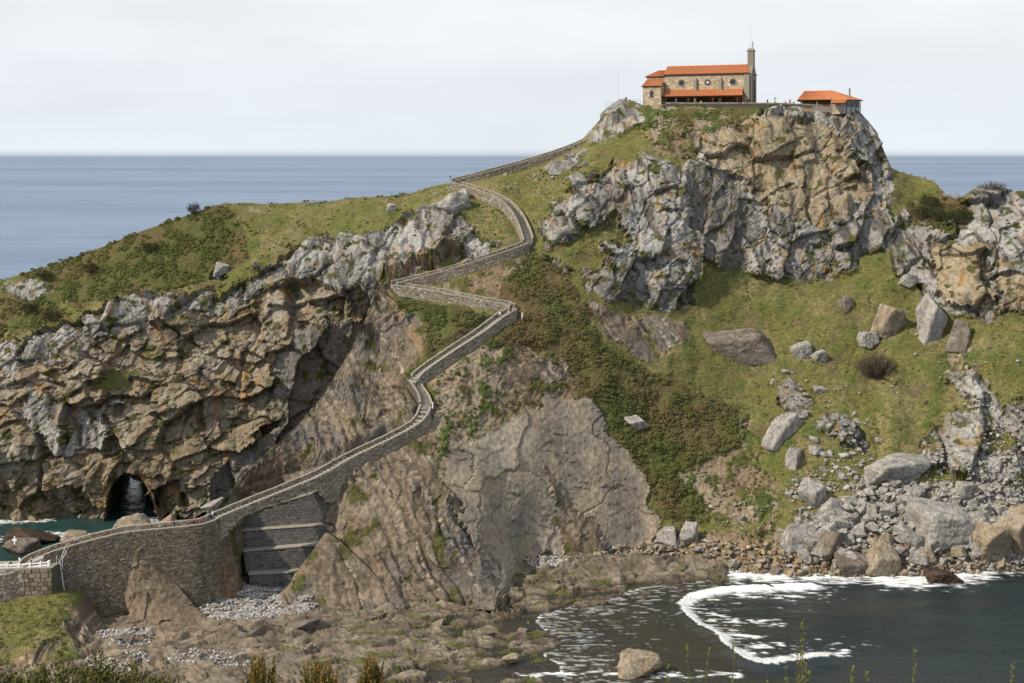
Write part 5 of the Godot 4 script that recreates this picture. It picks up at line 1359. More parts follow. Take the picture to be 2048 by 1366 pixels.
# ---------------------------------------------------------------- buildings on the summit
func tiled_roof(parent: Node, a: Vector3, b: Vector3, c: Vector3, d: Vector3, called := "roof_slope") -> MeshInstance3D:
	# a slope of barrel tiles: a-b is the eave, d-c the ridge (a below d); rows of half-round ridges run up the slope
	var s := st()
	var n := (b - a).cross(d - a).normalized()
	if n.y < 0: n = -n
	var w := a.distance_to(b)
	var cols := maxi(2, roundi(w / 0.5))
	var rows := maxi(1, roundi(a.distance_to(d) / 0.42))
	for j in rows:
		var v0 := float(j) / rows
		var v1 := float(j + 1) / rows
		for i in cols:
			for h in 3:
				var u0 := (i + h / 3.0) / cols
				var u1 := (i + (h + 1) / 3.0) / cols
				var b0 := 0.17 * sin(PI * h / 3.0)
				var b1 := 0.17 * sin(PI * (h + 1) / 3.0)
				var lift := 0.035
				var p00 := a.lerp(b, u0).lerp(d.lerp(c, u0), v0) + n * (b0 + lift)
				var p10 := a.lerp(b, u1).lerp(d.lerp(c, u1), v0) + n * (b1 + lift)
				var p01 := a.lerp(b, u0).lerp(d.lerp(c, u0), v1) + n * b0
				var p11 := a.lerp(b, u1).lerp(d.lerp(c, u1), v1) + n * b1
				quad(s, p00, p01, p11, p10)
	s.set_smooth_group(-1)
	var o := part(called, done(s), M.tiles, parent)
	tag(o, "", "", "", "")
	# boards under the tiles
	var u := st()
	var k := -n * 0.16
	hexa(u, [a + k, b + k, c + k, d + k], [a - n * 0.01, b - n * 0.01, c - n * 0.01, d - n * 0.01])
	part("boarding", done(u), M.timber, o)
	return o

func ridge_tiles(parent: Node, a: Vector3, b: Vector3) -> void:
	var s := st()
	var n := maxi(1, roundi(a.distance_to(b) / 0.45))
	for i in n:
		bar(s, a.lerp(b, float(i) / n), a.lerp(b, (i + 1.06) / n), 0.17, 0.14, 7)
	part("ridge_tiles", done(s), M.tiles, parent)

func stone_box(parent: Node, called: String, lo: Vector3, hi: Vector3, faces := [true, true, true, true]) -> MeshInstance3D:
	# walls of coursed rubble: a mortar core with stones laid on the four sides
	var s := st()
	box(s, lo, hi)
	var o := part(called, done(s), M.chapel_mortar, parent)
	s = st()
	var c := [Vector3(lo.x, hi.y, hi.z), Vector3(hi.x, hi.y, hi.z), Vector3(hi.x, hi.y, lo.z), Vector3(lo.x, hi.y, lo.z)]
	var outs := [Vector3(0, 0, 1), Vector3(1, 0, 0), Vector3(0, 0, -1), Vector3(-1, 0, 0)]
	for i in 4:
		if not faces[i]: continue
		lay_stones(s, [c[i], c[(i + 1) % 4]], [hi.y - lo.y, hi.y - lo.y], [outs[i], outs[i]], 0.34, 0.6, 0.035)
	tag(part("stonework", done(s), M.chapel_stone, o), "", "", "", "stuff")
	return o

func disc(s: SurfaceTool, c: Vector3, r: float, depth: float, inner := 0.0) -> void:
	var n := 24
	for i in n:
		var a := TAU * i / n
		var b := TAU * (i + 1) / n
		var pa := Vector3(cos(a), sin(a), 0)
		var pb := Vector3(cos(b), sin(b), 0)
		var f := Vector3(0, 0, depth)
		quad(s, c + pa * inner + f, c + pa * r + f, c + pb * r + f, c + pb * inner + f)
		quad(s, c + pa * r + f, c + pa * r, c + pb * r, c + pb * r + f)
		if inner > 0.0: quad(s, c + pb * inner + f, c + pb * inner, c + pa * inner, c + pa * inner + f)

func arch_pts(w: float, h: float, n := 10) -> Array:
	var o := [Vector2(-w / 2, 0), Vector2(-w / 2, h - w / 2)]
	for i in range(1, n): o.append(Vector2(-cos(PI * i / n) * w / 2, h - w / 2 + sin(PI * i / n) * w / 2))
	o.append(Vector2(w / 2, h - w / 2))
	o.append(Vector2(w / 2, 0))
	return o

func arch_window(parent: Node, called: String, at: Vector3, w: float, h: float, turn := 0.0, mat: Material = null) -> void:
	# arched opening: a stone surround proud of the wall and dark glass set in it (for the porch, a sheet coloured as shade)
	var pts := arch_pts(w, h)
	var big := arch_pts(w + 0.4, h + 0.2)
	var s := st()
	var f := Vector3(0, 0, 0.16)
	for i in pts.size() - 1:
		var a := Vector3(pts[i].x, pts[i].y, 0)
		var b := Vector3(pts[i + 1].x, pts[i + 1].y, 0)
		var A := Vector3(big[i].x, big[i].y, 0)
		var B := Vector3(big[i + 1].x, big[i + 1].y, 0)
		quad(s, A + f, B + f, b + f, a + f)
		quad(s, A, B, B + f, A + f)
		quad(s, a + f, b + f, b, a)
	var fr := part(called, done(s), M.dressed, parent, at)
	fr.rotation.y = turn
	s = st()
	for i in range(1, pts.size() - 1):
		tri(s, Vector3(pts[0].x, pts[0].y, 0.05), Vector3(pts[i].x, pts[i].y, 0.05), Vector3(pts[i + 1].x, pts[i + 1].y, 0.05))
	part("pane", done(s), mat if mat else M.dark_glass, fr)

func build_chapel() -> void:
	var o := base("hermitage_chapel", Vector3(67.01, 104.95, -340.00), deg_to_rad(-20))
	tag(o, "stone hermitage chapel with orange tiled roofs and a slim bell gable", "chapel")
	var W := 8.6
	stone_gain = Color(1.7, 1.57, 1.38)
	stone_box(o, "nave_wall", Vector3(-24, -2.5, -W), Vector3(0, 8.4, 0))
	# gable ends
	var s := st()
	for x in [-24.0, -0.5]:
		tri(s, Vector3(x, 8.4, 0), Vector3(x, 10.85, -W / 2), Vector3(x, 8.4, -W))
		tri(s, Vector3(x + 0.5, 8.4, -W), Vector3(x + 0.5, 10.85, -W / 2), Vector3(x + 0.5, 8.4, 0))
	part("gable", done(s), M.chapel_stone_plain, o)
	s = st()
	box(s, Vector3(-24.2, 8.1, 0), Vector3(0.25, 8.38, 0.28))
	part("cornice", done(s), M.dressed, o)
	var main := tiled_roof(o, Vector3(-24.4, 8.4, 0.55), Vector3(0.1, 8.4, 0.55), Vector3(0.1, 11.0, -W / 2), Vector3(-24.4, 11.0, -W / 2), "nave_roof")
	tiled_roof(o, Vector3(0.1, 8.4, -W - 0.55), Vector3(-24.4, 8.4, -W - 0.55), Vector3(-24.4, 11.0, -W / 2), Vector3(0.1, 11.0, -W / 2), "nave_roof")
	ridge_tiles(main, Vector3(-24.4, 11.12, -W / 2), Vector3(0.1, 11.12, -W / 2))
	# apse with a hipped roof
	stone_box(o, "apse_wall", Vector3(-29.5, -2.5, -W + 0.8), Vector3(-24.02, 7.9, -0.8))
	var zf := -0.4
	var zb := -W + 0.4
	var e := 8.0
	var ap := tiled_roof(o, Vector3(-30.1, e, zf), Vector3(-24.42, e, zf), Vector3(-24.42, 9.9, -W / 2), Vector3(-27.0, 9.9, -W / 2), "apse_roof")
	tiled_roof(o, Vector3(-24.42, e, zb), Vector3(-30.1, e, zb), Vector3(-27.0, 9.9, -W / 2), Vector3(-24.42, 9.9, -W / 2), "apse_roof")
	tiled_roof(o, Vector3(-30.1, e, zb), Vector3(-30.1, e, zf), Vector3(-27.0, 9.9, -W / 2), Vector3(-27.0, 9.9, -W / 2), "apse_roof")
	ridge_tiles(ap, Vector3(-27.0, 10.0, -W / 2), Vector3(-24.5, 10.0, -W / 2))
	# sacristy in front of the apse
	stone_box(o, "sacristy_wall", Vector3(-29.6, -3.0, 0.02), Vector3(-24.3, 4.9, 4.2))
	var sc := tiled_roof(o, Vector3(-30.0, 4.95, 4.6), Vector3(-23.9, 4.95, 4.6), Vector3(-24.6, 7.3, 0.1), Vector3(-29.3, 7.3, 0.1), "sacristy_roof")
	tag(sc, "", "", "", "")
	s = st()
	hexa(s, [Vector3(-29.5, 4.9, 4.1), Vector3(-24.4, 4.9, 4.1), Vector3(-24.4, 4.9, 0.05), Vector3(-29.5, 4.9, 0.05)], [Vector3(-29.5, 4.92, 4.1), Vector3(-24.4, 4.92, 4.1), Vector3(-24.8, 7.05, 0.05), Vector3(-29.1, 7.05, 0.05)])
	part("sacristy_gable", done(s), M.chapel_stone_plain, o)
	arch_window(o, "sacristy_window", Vector3(-27.0, 1.7, 4.2), 0.85, 2.0)
	# portico
	var pr := tiled_roof(o, Vector3(-24.2, 1.95, 3.4), Vector3(-1.1, 1.95, 3.4), Vector3(-1.6, 3.95, 0.06), Vector3(-23.8, 3.95, 0.06), "portico_roof")
	tag(pr, "", "", "", "")
	for x in [-23.3, -16.6, -9.6, -2.6]:
		s = st()
		box(s, Vector3(x - 0.13, -1.0, 2.85), Vector3(x + 0.13, 1.85, 3.1))
		var post := part("portico_post", done(s), M.timber, o)
		s = st()
		for k in [-1.0, 1.0]:
			bar(s, Vector3(x + k * 0.1, 0.75, 2.98), Vector3(x + k * 1.0, 1.8, 2.98), 0.08, 0.08, 4)
		part("brace", done(s), M.timber, post)
	s = st()
	box(s, Vector3(-23.9, 1.58, 2.86), Vector3(-1.4, 1.8, 3.08))
	part("portico_beam", done(s), M.timber, o)
	s = st()
	box(s, Vector3(-24.2, -1.5, 0.05), Vector3(-1.2, -0.45, 3.6))
	part("portico_floor", done(s), M.coping, o)
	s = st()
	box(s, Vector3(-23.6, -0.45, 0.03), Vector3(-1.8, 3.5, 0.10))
	part("portico_shade_sheet", done(s), M.timber, o)  # dark sheet on the back wall, coloured as the shade under the roof
	# round windows
	for i in 3:
		var x: float = [-19.2, -11.6, -4.4][i]
		s = st()
		disc(s, Vector3.ZERO, 1.08, 0.14, 0.80)
		var fr := part("round_window", done(s), M.dressed, o, Vector3(x, 6.0, 0.0))
		s = st()
		disc(s, Vector3.ZERO, 0.80, 0.06)
		part("pane", done(s), M.dark_glass, fr)
		if i == 1:
			s = st()
			for k in 4: bar(s, Vector3(-0.3 + 0.2 * k, -0.35, 0.09), Vector3(-0.3 + 0.2 * k, 0.28, 0.09), 0.05, 0.05, 4)
			bar(s, Vector3(-0.38, 0.28, 0.09), Vector3(0.38, 0.28, 0.09), 0.06, 0.06, 4)
			bar(s, Vector3(-0.38, -0.05, 0.09), Vector3(0.38, -0.05, 0.09), 0.05, 0.05, 4)
			tag(part("window_tracery", done(s), M.white_paint, fr), "white tracery inside the middle round window")
	# buttresses and corner pier
	for x in [-15.2, -8.0]:
		s = st()
		hexa(s, [Vector3(x - 0.45, -1, 0.9), Vector3(x + 0.45, -1, 0.9), Vector3(x + 0.45, -1, 0.04), Vector3(x - 0.45, -1, 0.04)], [Vector3(x - 0.45, 6.9, 0.7), Vector3(x + 0.45, 6.9, 0.7), Vector3(x + 0.45, 7.6, 0.04), Vector3(x - 0.45, 7.6, 0.04)])
		part("buttress", done(s), M.dressed, o)
	s = st()
	box(s, Vector3(-1.15, -2.0, 0.06), Vector3(0.3, 8.0, 0.55))
	part("corner_pier", done(s), M.dressed, o)
	# west front: gabled wall with an arched porch, its depth shown by a dark sheet
	s = st()
	box(s, Vector3(0.02, -2, -W - 0.2), Vector3(0.9, 8.3, -W / 2 - 1.9))
	box(s, Vector3(0.02, -2, -W / 2 + 1.9), Vector3(0.9, 8.3, 0.05))
	box(s, Vector3(0.02, 6.6, -W / 2 - 1.9), Vector3(0.9, 8.3, -W / 2 + 1.9))
	hexa(s, [Vector3(0.02, 8.3, 0.05), Vector3(0.9, 8.3, 0.05), Vector3(0.9, 8.3, -W - 0.2), Vector3(0.02, 8.3, -W - 0.2)], [Vector3(0.02, 11.2, -W / 2 + 0.9), Vector3(0.9, 11.2, -W / 2 + 0.9), Vector3(0.9, 11.2, -W / 2 - 0.9), Vector3(0.02, 11.2, -W / 2 - 0.9)])
	var front := part("west_front", done(s), M.dressed_rough, o)
	s = st()
	box(s, Vector3(0.03, -1.5, -W / 2 - 1.0), Vector3(0.12, 3.2, -W / 2 + 1.0))
	part("door", done(s), M.timber, front)
	arch_window(o, "porch_arch", Vector3(0.9, -0.6, -W / 2), 3.4, 7.0, PI / 2, M.porch_shade)  # near-black sheet paints the shade within the arch
	s = st()
	box(s, Vector3(-0.1, 8.25, -W - 0.5), Vector3(1.15, 8.5, 0.3))
	part("front_cornice", done(s), M.dressed, o)
	# bell gable
	s = st()
	box(s, Vector3(-0.75, 10.4, -W / 2 - 1.3), Vector3(0.95, 15.0, -W / 2 - 0.75))
	box(s, Vector3(-0.75, 10.4, -W / 2 + 0.75), Vector3(0.95, 15.0, -W / 2 + 1.3))
	box(s, Vector3(-0.75, 10.4, -W / 2 - 0.75), Vector3(0.95, 12.4, -W / 2 + 0.75))
	box(s, Vector3(-0.75, 14.2, -W / 2 - 0.75), Vector3(0.95, 15.0, -W / 2 + 0.75))
	var bell := part("bell_gable", done(s), M.dressed_rough, o)
	s = st()
	box(s, Vector3(-0.95, 15.0, -W / 2 - 1.5), Vector3(1.15, 15.25, -W / 2 + 1.5))
	hexa(s, [Vector3(-0.85, 15.25, -W / 2 + 1.4), Vector3(1.05, 15.25, -W / 2 + 1.4), Vector3(1.05, 15.25, -W / 2 - 1.4), Vector3(-0.85, 15.25, -W / 2 - 1.4)], [Vector3(-0.4, 15.9, -W / 2 + 0.6), Vector3(0.6, 15.9, -W / 2 + 0.6), Vector3(0.6, 15.9, -W / 2 - 0.6), Vector3(-0.4, 15.9, -W / 2 - 0.6)])
	part("bell_gable_cap", done(s), M.dressed, bell)
	s = st()
	for k in 8:
		var r0: float = [0.05, 0.16, 0.2, 0.24, 0.3, 0.36, 0.42, 0.44][k]
		var r1: float = [0.16, 0.2, 0.24, 0.3, 0.36, 0.42, 0.44, 0.36][k]
		bar(s, Vector3(0.1, 14.0 - k * 0.12, -W / 2), Vector3(0.1, 13.88 - k * 0.12, -W / 2), r0, r1, 12)
	part("bell", done(s), M.iron, bell)
	s = st()
	box(s, Vector3(0.42, 15.9, -W / 2 - 0.12), Vector3(0.66, 17.7, -W / 2 + 0.12))
	box(s, Vector3(0.44, 16.9, -W / 2 - 0.5), Vector3(0.64, 17.15, -W / 2 + 0.5))
	part("stone_cross", done(s), M.dressed, bell)
	s = st()
	bar(s, Vector3(-0.1, 15.9, -W / 2), Vector3(-0.1, 22.3, -W / 2), 0.07, 0.05, 6)
	box(s, Vector3(-0.25, 22.3, -W / 2 - 0.03), Vector3(0.05, 22.36, -W / 2 + 0.03))
	part("lightning_rod", done(s), M.steel, bell)

func build_refuge() -> void:
	var o := base("pilgrim_refuge", Vector3(79.50, 103.53, -333.00), deg_to_rad(-14))
	tag(o, "low stone refuge with an orange hipped roof beside the chapel terrace", "house")
	stone_box(o, "wall", Vector3(0.6, -2, -6.5), Vector3(9.0, 1.75, -0.5), [false, true, true, true])
	stone_box(o, "pier", Vector3(9.0, -2, -6.5), Vector3(12.0, 1.7, -0.1))
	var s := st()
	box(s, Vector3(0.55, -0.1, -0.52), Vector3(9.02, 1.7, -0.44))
	part("opening_shade_panel", done(s), M.timber, o)  # solid dark panel, painting the shade of the opening below the eave
	s = st()
	for x in [0.65, 4.8, 8.6]: box(s, Vector3(x, -2, -0.42), Vector3(x + 0.4, 1.7, -0.1))
	part("front_post", done(s), M.dressed, o)
	s = st()
	box(s, Vector3(0.5, -1.6, -0.5), Vector3(9.1, 0.05, -0.05))
	part("bench_wall", done(s), M.dressed_rough, o)
	var r := tiled_roof(o, Vector3(-0.3, 1.8, 0.5), Vector3(13.0, 1.8, 0.5), Vector3(9.3, 4.35, -3.6), Vector3(1.6, 4.35, -3.6))
	tiled_roof(o, Vector3(13.0, 1.8, -7.2), Vector3(-0.3, 1.8, -7.2), Vector3(1.6, 4.35, -3.6), Vector3(9.3, 4.35, -3.6))
	tiled_roof(o, Vector3(-0.3, 1.8, -7.2), Vector3(-0.3, 1.8, 0.5), Vector3(1.6, 4.35, -3.6), Vector3(1.6, 4.35, -3.6))
	tiled_roof(o, Vector3(13.0, 1.8, 0.5), Vector3(17.5, 1.8, -6.4), Vector3(9.3, 4.35, -3.6), Vector3(9.3, 4.35, -3.6))
	tiled_roof(o, Vector3(8.6, 0.75, 2.2), Vector3(12.4, 0.75, 2.2), Vector3(13.0, 1.84, 0.5), Vector3(8.9, 1.84, 0.5), "porch_roof")
	ridge_tiles(r, Vector3(1.6, 4.45, -3.6), Vector3(9.3, 4.45, -3.6))
	# glazed end bay
	s = st()
	hexa(s, [Vector3(12.02, -2, -0.2), Vector3(12.6, -2, -0.2), Vector3(16.6, -2, -6.0), Vector3(12.02, -2, -6.0)], [Vector3(12.02, 1.7, -0.2), Vector3(12.6, 1.7, -0.2), Vector3(16.6, 1.7, -6.0), Vector3(12.02, 1.7, -6.0)])
	var bay := part("end_bay", done(s), M.pale_render, o)
	for k in 4:
		var p := Vector3(12.75, 0, -0.3).lerp(Vector3(16.65, 0, -5.9), k / 3.0)
		s = st()
		bar(s, p + Vector3(0.1, -2, 0.1), p + Vector3(0.1, 1.7, 0.1), 0.09, 0.09, 5)
		part("bay_post", done(s), M.timber, bay)
	for k in 3:
		var p := Vector3(12.75, 0, -0.3).lerp(Vector3(16.65, 0, -5.9), (k + 0.5) / 3.0)
		var d := Vector3(3.9, 0, -5.6).normalized()
		s = st()
		var n := Vector3(0.82, 0, 0.57) * 0.05
		quad(s, p - d * 0.7 + n + Vector3(0, -0.1, 0), p - d * 0.7 + n + Vector3(0, 1.3, 0), p + d * 0.7 + n + Vector3(0, 1.3, 0), p + d * 0.7 + n + Vector3(0, -0.1, 0))
		part("bay_pane", done(s), M.dark_glass, bay)
	s = st()
	box(s, Vector3(13.6, 1.5, -4.9), Vector3(14.05, 5.0, -4.45))
	var ch := part("chimney", done(s), M.dressed_rough, r)
	s = st()
	box(s, Vector3(13.5, 5.0, -5.0), Vector3(14.15, 5.15, -4.35))
	part("chimney_cap", done(s), M.dressed, r)

func build_summit() -> void:
	stone_gain = Color(1.35, 1.3, 1.22)
	# low parapet wall round the terrace
	var l := smooth_line([Vector3(42.65, 104.56, -334.50), Vector3(52.36, 104.51, -334.20), Vector3(66.16, 104.48, -333.60), Vector3(74.41, 104.41, -333.20), Vector3(79.82, 104.14, -332.60), Vector3(86.60, 103.69, -332.00)], 1.2)
	parapet("stone_parapet", "low stone parapet along the terrace in front of the chapel", "", l, 0.0, 0.12, drops_for(l, [[0.0, 1.4], [1.0, 1.6]]), [1.0, -1.0])
	var l2 := smooth_line([Vector3(36.25, 100.58, -338.50), Vector3(36.92, 102.59, -339.50), Vector3(38.79, 104.07, -341.00)], 1.0)
	parapet("stone_parapet", "steep stone wall climbing to the chapel corner from the last steps", "", l2, 0.0, 0.6, drops_for(l2, [[0.0, 3.4], [1.0, 2.0]]), [1.0, -1.0])
	# wayside cross on the terrace
	var c := base("stone_cross", Vector3(73.64, 104.70, -336.00))
	tag(c, "small stone cross standing on the terrace between chapel and refuge", "cross")
	var s := st()
	box(s, Vector3(-0.3, -0.4, -0.3), Vector3(0.3, 0.35, 0.3))
	part("plinth", done(s), M.dressed, c)
	s = st()
	box(s, Vector3(-0.09, 0.35, -0.09), Vector3(0.09, 1.75, 0.09))
	box(s, Vector3(-0.4, 1.15, -0.08), Vector3(0.4, 1.33, 0.08))
	part("cross", done(s), M.dressed, c)
	# lookout on the rock left of the chapel
	var k := base("lookout_platform", Vector3(32.40, 105.42, -341.00))
	tag(k, "small masonry lookout block on top of the grey rock outcrop", "lookout")
	s = st()
	box(s, Vector3(-1.2, -1.5, -2), Vector3(2.6, 0.05, 1.0))
	part("base", done(s), M.dressed_rough, k)
	s = st()
	box(s, Vector3(-0.7, 0.05, -1.5), Vector3(1.4, 0.45, 0.4))
	part("upper_course", done(s), M.dressed, k)
	s = st()
	box(s, Vector3(-0.25, 0.45, -0.8), Vector3(0.35, 1.15, -0.2))
	part("pedestal", done(s), M.brick, k)
	var mast := base("antenna_mast", Vector3(30.12, 105.34, -341.00))
	tag(mast, "thin pale mast standing on the grey lookout rock", "mast")
	s = st()
	bar(s, Vector3(0, -1, 0), Vector3(0, 8.6, 0), 0.05, 0.03, 6)
	part("pole", done(s), M.steel, mast)
	s = st()
	box(s, Vector3(-0.14, 3.0, -0.1), Vector3(0.14, 3.4, 0.1))
	part("instrument", done(s), M.steel, mast)
	railing("blue steel railing at the outer edge of the lookout rock", [Vector3(26.71, 103.64, -341.00), Vector3(28.42, 103.64, -341.00), Vector3(29.04, 103.80, -345.00)], 1.55)
	railing("grey steel railing between lookout block and chapel", [Vector3(34.20, 104.25, -342.00), Vector3(35.34, 104.25, -342.00), Vector3(36.62, 104.25, -342.00)], 1.75)

func railing(label: String, l: Array, h: float) -> void:
	var node := base("railing", l[0])
	tag(node, label, "railing", "railings of the lookout")
	for p in l:
		var s := st()
		bar(s, p - l[0] + Vector3(0, -0.6, 0), p - l[0] + Vector3(0, h, 0), 0.05, 0.05, 6)
		part("post", done(s), M.rail_paint, node)
	for q in 3:
		var s := st()
		for i in l.size() - 1:
			var up := Vector3(0, h * (1.0 - 0.33 * q) - 0.03, 0)
			bar(s, l[i] - l[0] + up, l[i + 1] - l[0] + up, 0.035, 0.035, 5)
		part("rail", done(s), M.rail_paint, node)

# ---------------------------------------------------------------- boulders
var ico := {}

func icosphere(level: int) -> Array:
	if ico.has(level): return ico[level]
	var t := (1.0 + sqrt(5.0)) / 2.0
	var v := []
	for p in [[-1, t, 0], [1, t, 0], [-1, -t, 0], [1, -t, 0], [0, -1, t], [0, 1, t], [0, -1, -t], [0, 1, -t], [t, 0, -1], [t, 0, 1], [-t, 0, -1], [-t, 0, 1]]:
		v.append(Vector3(p[0], p[1], p[2]).normalized())
	var f := [[0, 11, 5], [0, 5, 1], [0, 1, 7], [0, 7, 10], [0, 10, 11], [1, 5, 9], [5, 11, 4], [11, 10, 2], [10, 7, 6], [7, 1, 8], [3, 9, 4], [3, 4, 2], [3, 2, 6], [3, 6, 8], [3, 8, 9], [4, 9, 5], [2, 4, 11], [6, 2, 10], [8, 6, 7], [9, 8, 1]]
	for l in level:
		var mid := {}
		var g := []
		for q in f:
			var m := []
			for e in 3:
				var a: int = q[e]
				var b: int = q[(e + 1) % 3]
				var key := mini(a, b) * 100000 + maxi(a, b)
				if not mid.has(key):
					mid[key] = v.size()
					v.append(((v[a] + v[b]) * 0.5).normalized())
				m.append(mid[key])
			g.append([q[0], m[0], m[2]])
			g.append([q[1], m[1], m[0]])
			g.append([q[2], m[2], m[1]])
			g.append([m[0], m[1], m[2]])
		f = g
	ico[level] = [v, f]
	return ico[level]

func rock_mesh(sd: int, level: int, cuts: int, bevel: float, rough: float, tone: Array) -> ArrayMesh:
	# a block split along planes: the nearest of several cutting planes bounds it in every direction
	var r := RandomNumberGenerator.new()
	r.seed = sd
	var planes := []
	for k in cuts:
		var n := Vector3(r.randfn(), r.randfn() * 0.9, r.randfn()).normalized()
		planes.append([n, r.randf_range(0.60, 0.86)])
	var bs := Basis.from_euler(Vector3(r.randf_range(-0.5, 0.5), r.randf() * TAU, r.randf_range(-0.5, 0.5)))
	for k in 6:
		var n: Vector3 = [Vector3.RIGHT, Vector3.LEFT, Vector3.UP, Vector3.DOWN, Vector3.BACK, Vector3.FORWARD][k]
		planes.append([(bs * (n + Vector3(r.randfn(), r.randfn(), r.randfn()) * 0.3)).normalized(), r.randf_range(0.5, 0.78)])
	var g := icosphere(level)
	var nf: FastNoiseLite = nz.fine
	var nm: FastNoiseLite = nz.mid
	var P := PackedVector3Array()
	var C := PackedColorArray()
	for d in g[0]:
		var best := 1.5
		var second := 1.7
		for q in planes:
			var c: float = d.dot(q[0])
			if c > 0.05:
				var t: float = q[1] / c
				if t < best:
					second = best
					best = t
				elif t < second: second = t
		var edge := clampf((second - best) / bevel, 0, 1)
		var rad := best * (0.93 + 0.07 * edge)
		var o := Vector3(sd * 3.7, sd * 1.3, sd * 0.7)
		rad += rough * (nm.get_noise_3dv(d * 9.0 + o) * 0.9 + nf.get_noise_3dv(d * 4.0 + o) * 0.6 + nf.get_noise_3dv(d * 9.0 + o) * 0.35)
		P.append(d * rad)
		var m := nm.get_noise_3dv(d * 7.0 - o)
		var col := mixc(tone[0], tone[1], 0.5 + m * 1.6)
		if nm.get_noise_3dv(d * Vector3(14, 4, 14) + o * 2.0) > 0.22: col = mixc(col, tone[2], 0.7)
		C.append(col * (1.0 + 0.3 * nf.get_noise_3dv(d * 8.0 + o)))
	var lo := P[0]
	var hi := P[0]
	for p in P:
		lo = lo.min(p)
		hi = hi.max(p)
	for i in P.size(): P[i] = (P[i] - (lo + hi) * 0.5) / (hi - lo) * 2.0
	var s := SurfaceTool.new()
	s.begin(Mesh.PRIMITIVE_TRIANGLES)
	s.set_smooth_group(0 if level > 3 else -1)
	for q in g[1]:
		for e in [0, 2, 1]:
			s.set_color(C[q[e]])
			s.add_vertex(P[q[e]])
	s.generate_normals()
	return s.commit()

var rocks := {}
const GREY := 0
const TANR := 1
const DARKR := 2
const WETR := 3

func rock_tones(k: int) -> Array:
	return [[Color(0.29, 0.272, 0.245), Color(0.375, 0.355, 0.325), Color(0.18, 0.168, 0.15)],
		[Color(0.27, 0.215, 0.15), Color(0.32, 0.275, 0.21), Color(0.19, 0.15, 0.105)],
		[Color(0.14, 0.115, 0.09), Color(0.19, 0.16, 0.13), Color(0.25, 0.22, 0.19)],
		[Color(0.055, 0.038, 0.028), Color(0.085, 0.06, 0.042), Color(0.03, 0.024, 0.02)]][k]

func a_rock(tone: int, variant: int, big: bool) -> ArrayMesh:
	var key := tone * 100 + variant + (1000 if big else 0)
	if not rocks.has(key):
		rocks[key] = rock_mesh(variant * 7 + tone + (500 if big else 0), 4 if big else 3, 5, 0.05, 0.06 if big else 0.04, rock_tones(tone))
	return rocks[key]

func boulder(p: Vector3, size: Vector3, tone: int, variant: int, turn: float, label: String, group := "", called := "boulder", big := true) -> MeshInstance3D:
	# p is where it meets the ground; a third of it is sunk
	var o := part(called, a_rock(tone, variant, big), M.boulder, self)
	o.position = p + Vector3(0, size.y * 0.27, -size.z * 0.15)
	o.basis = Basis.from_scale(size * 0.5) * Basis(Vector3.UP, turn)
	tag(o, label, "boulder", group)
	return o

func on_hill(x: float, y: float) -> Vector3:
	return Vector3(x, y, top_z(top_b, x, y))

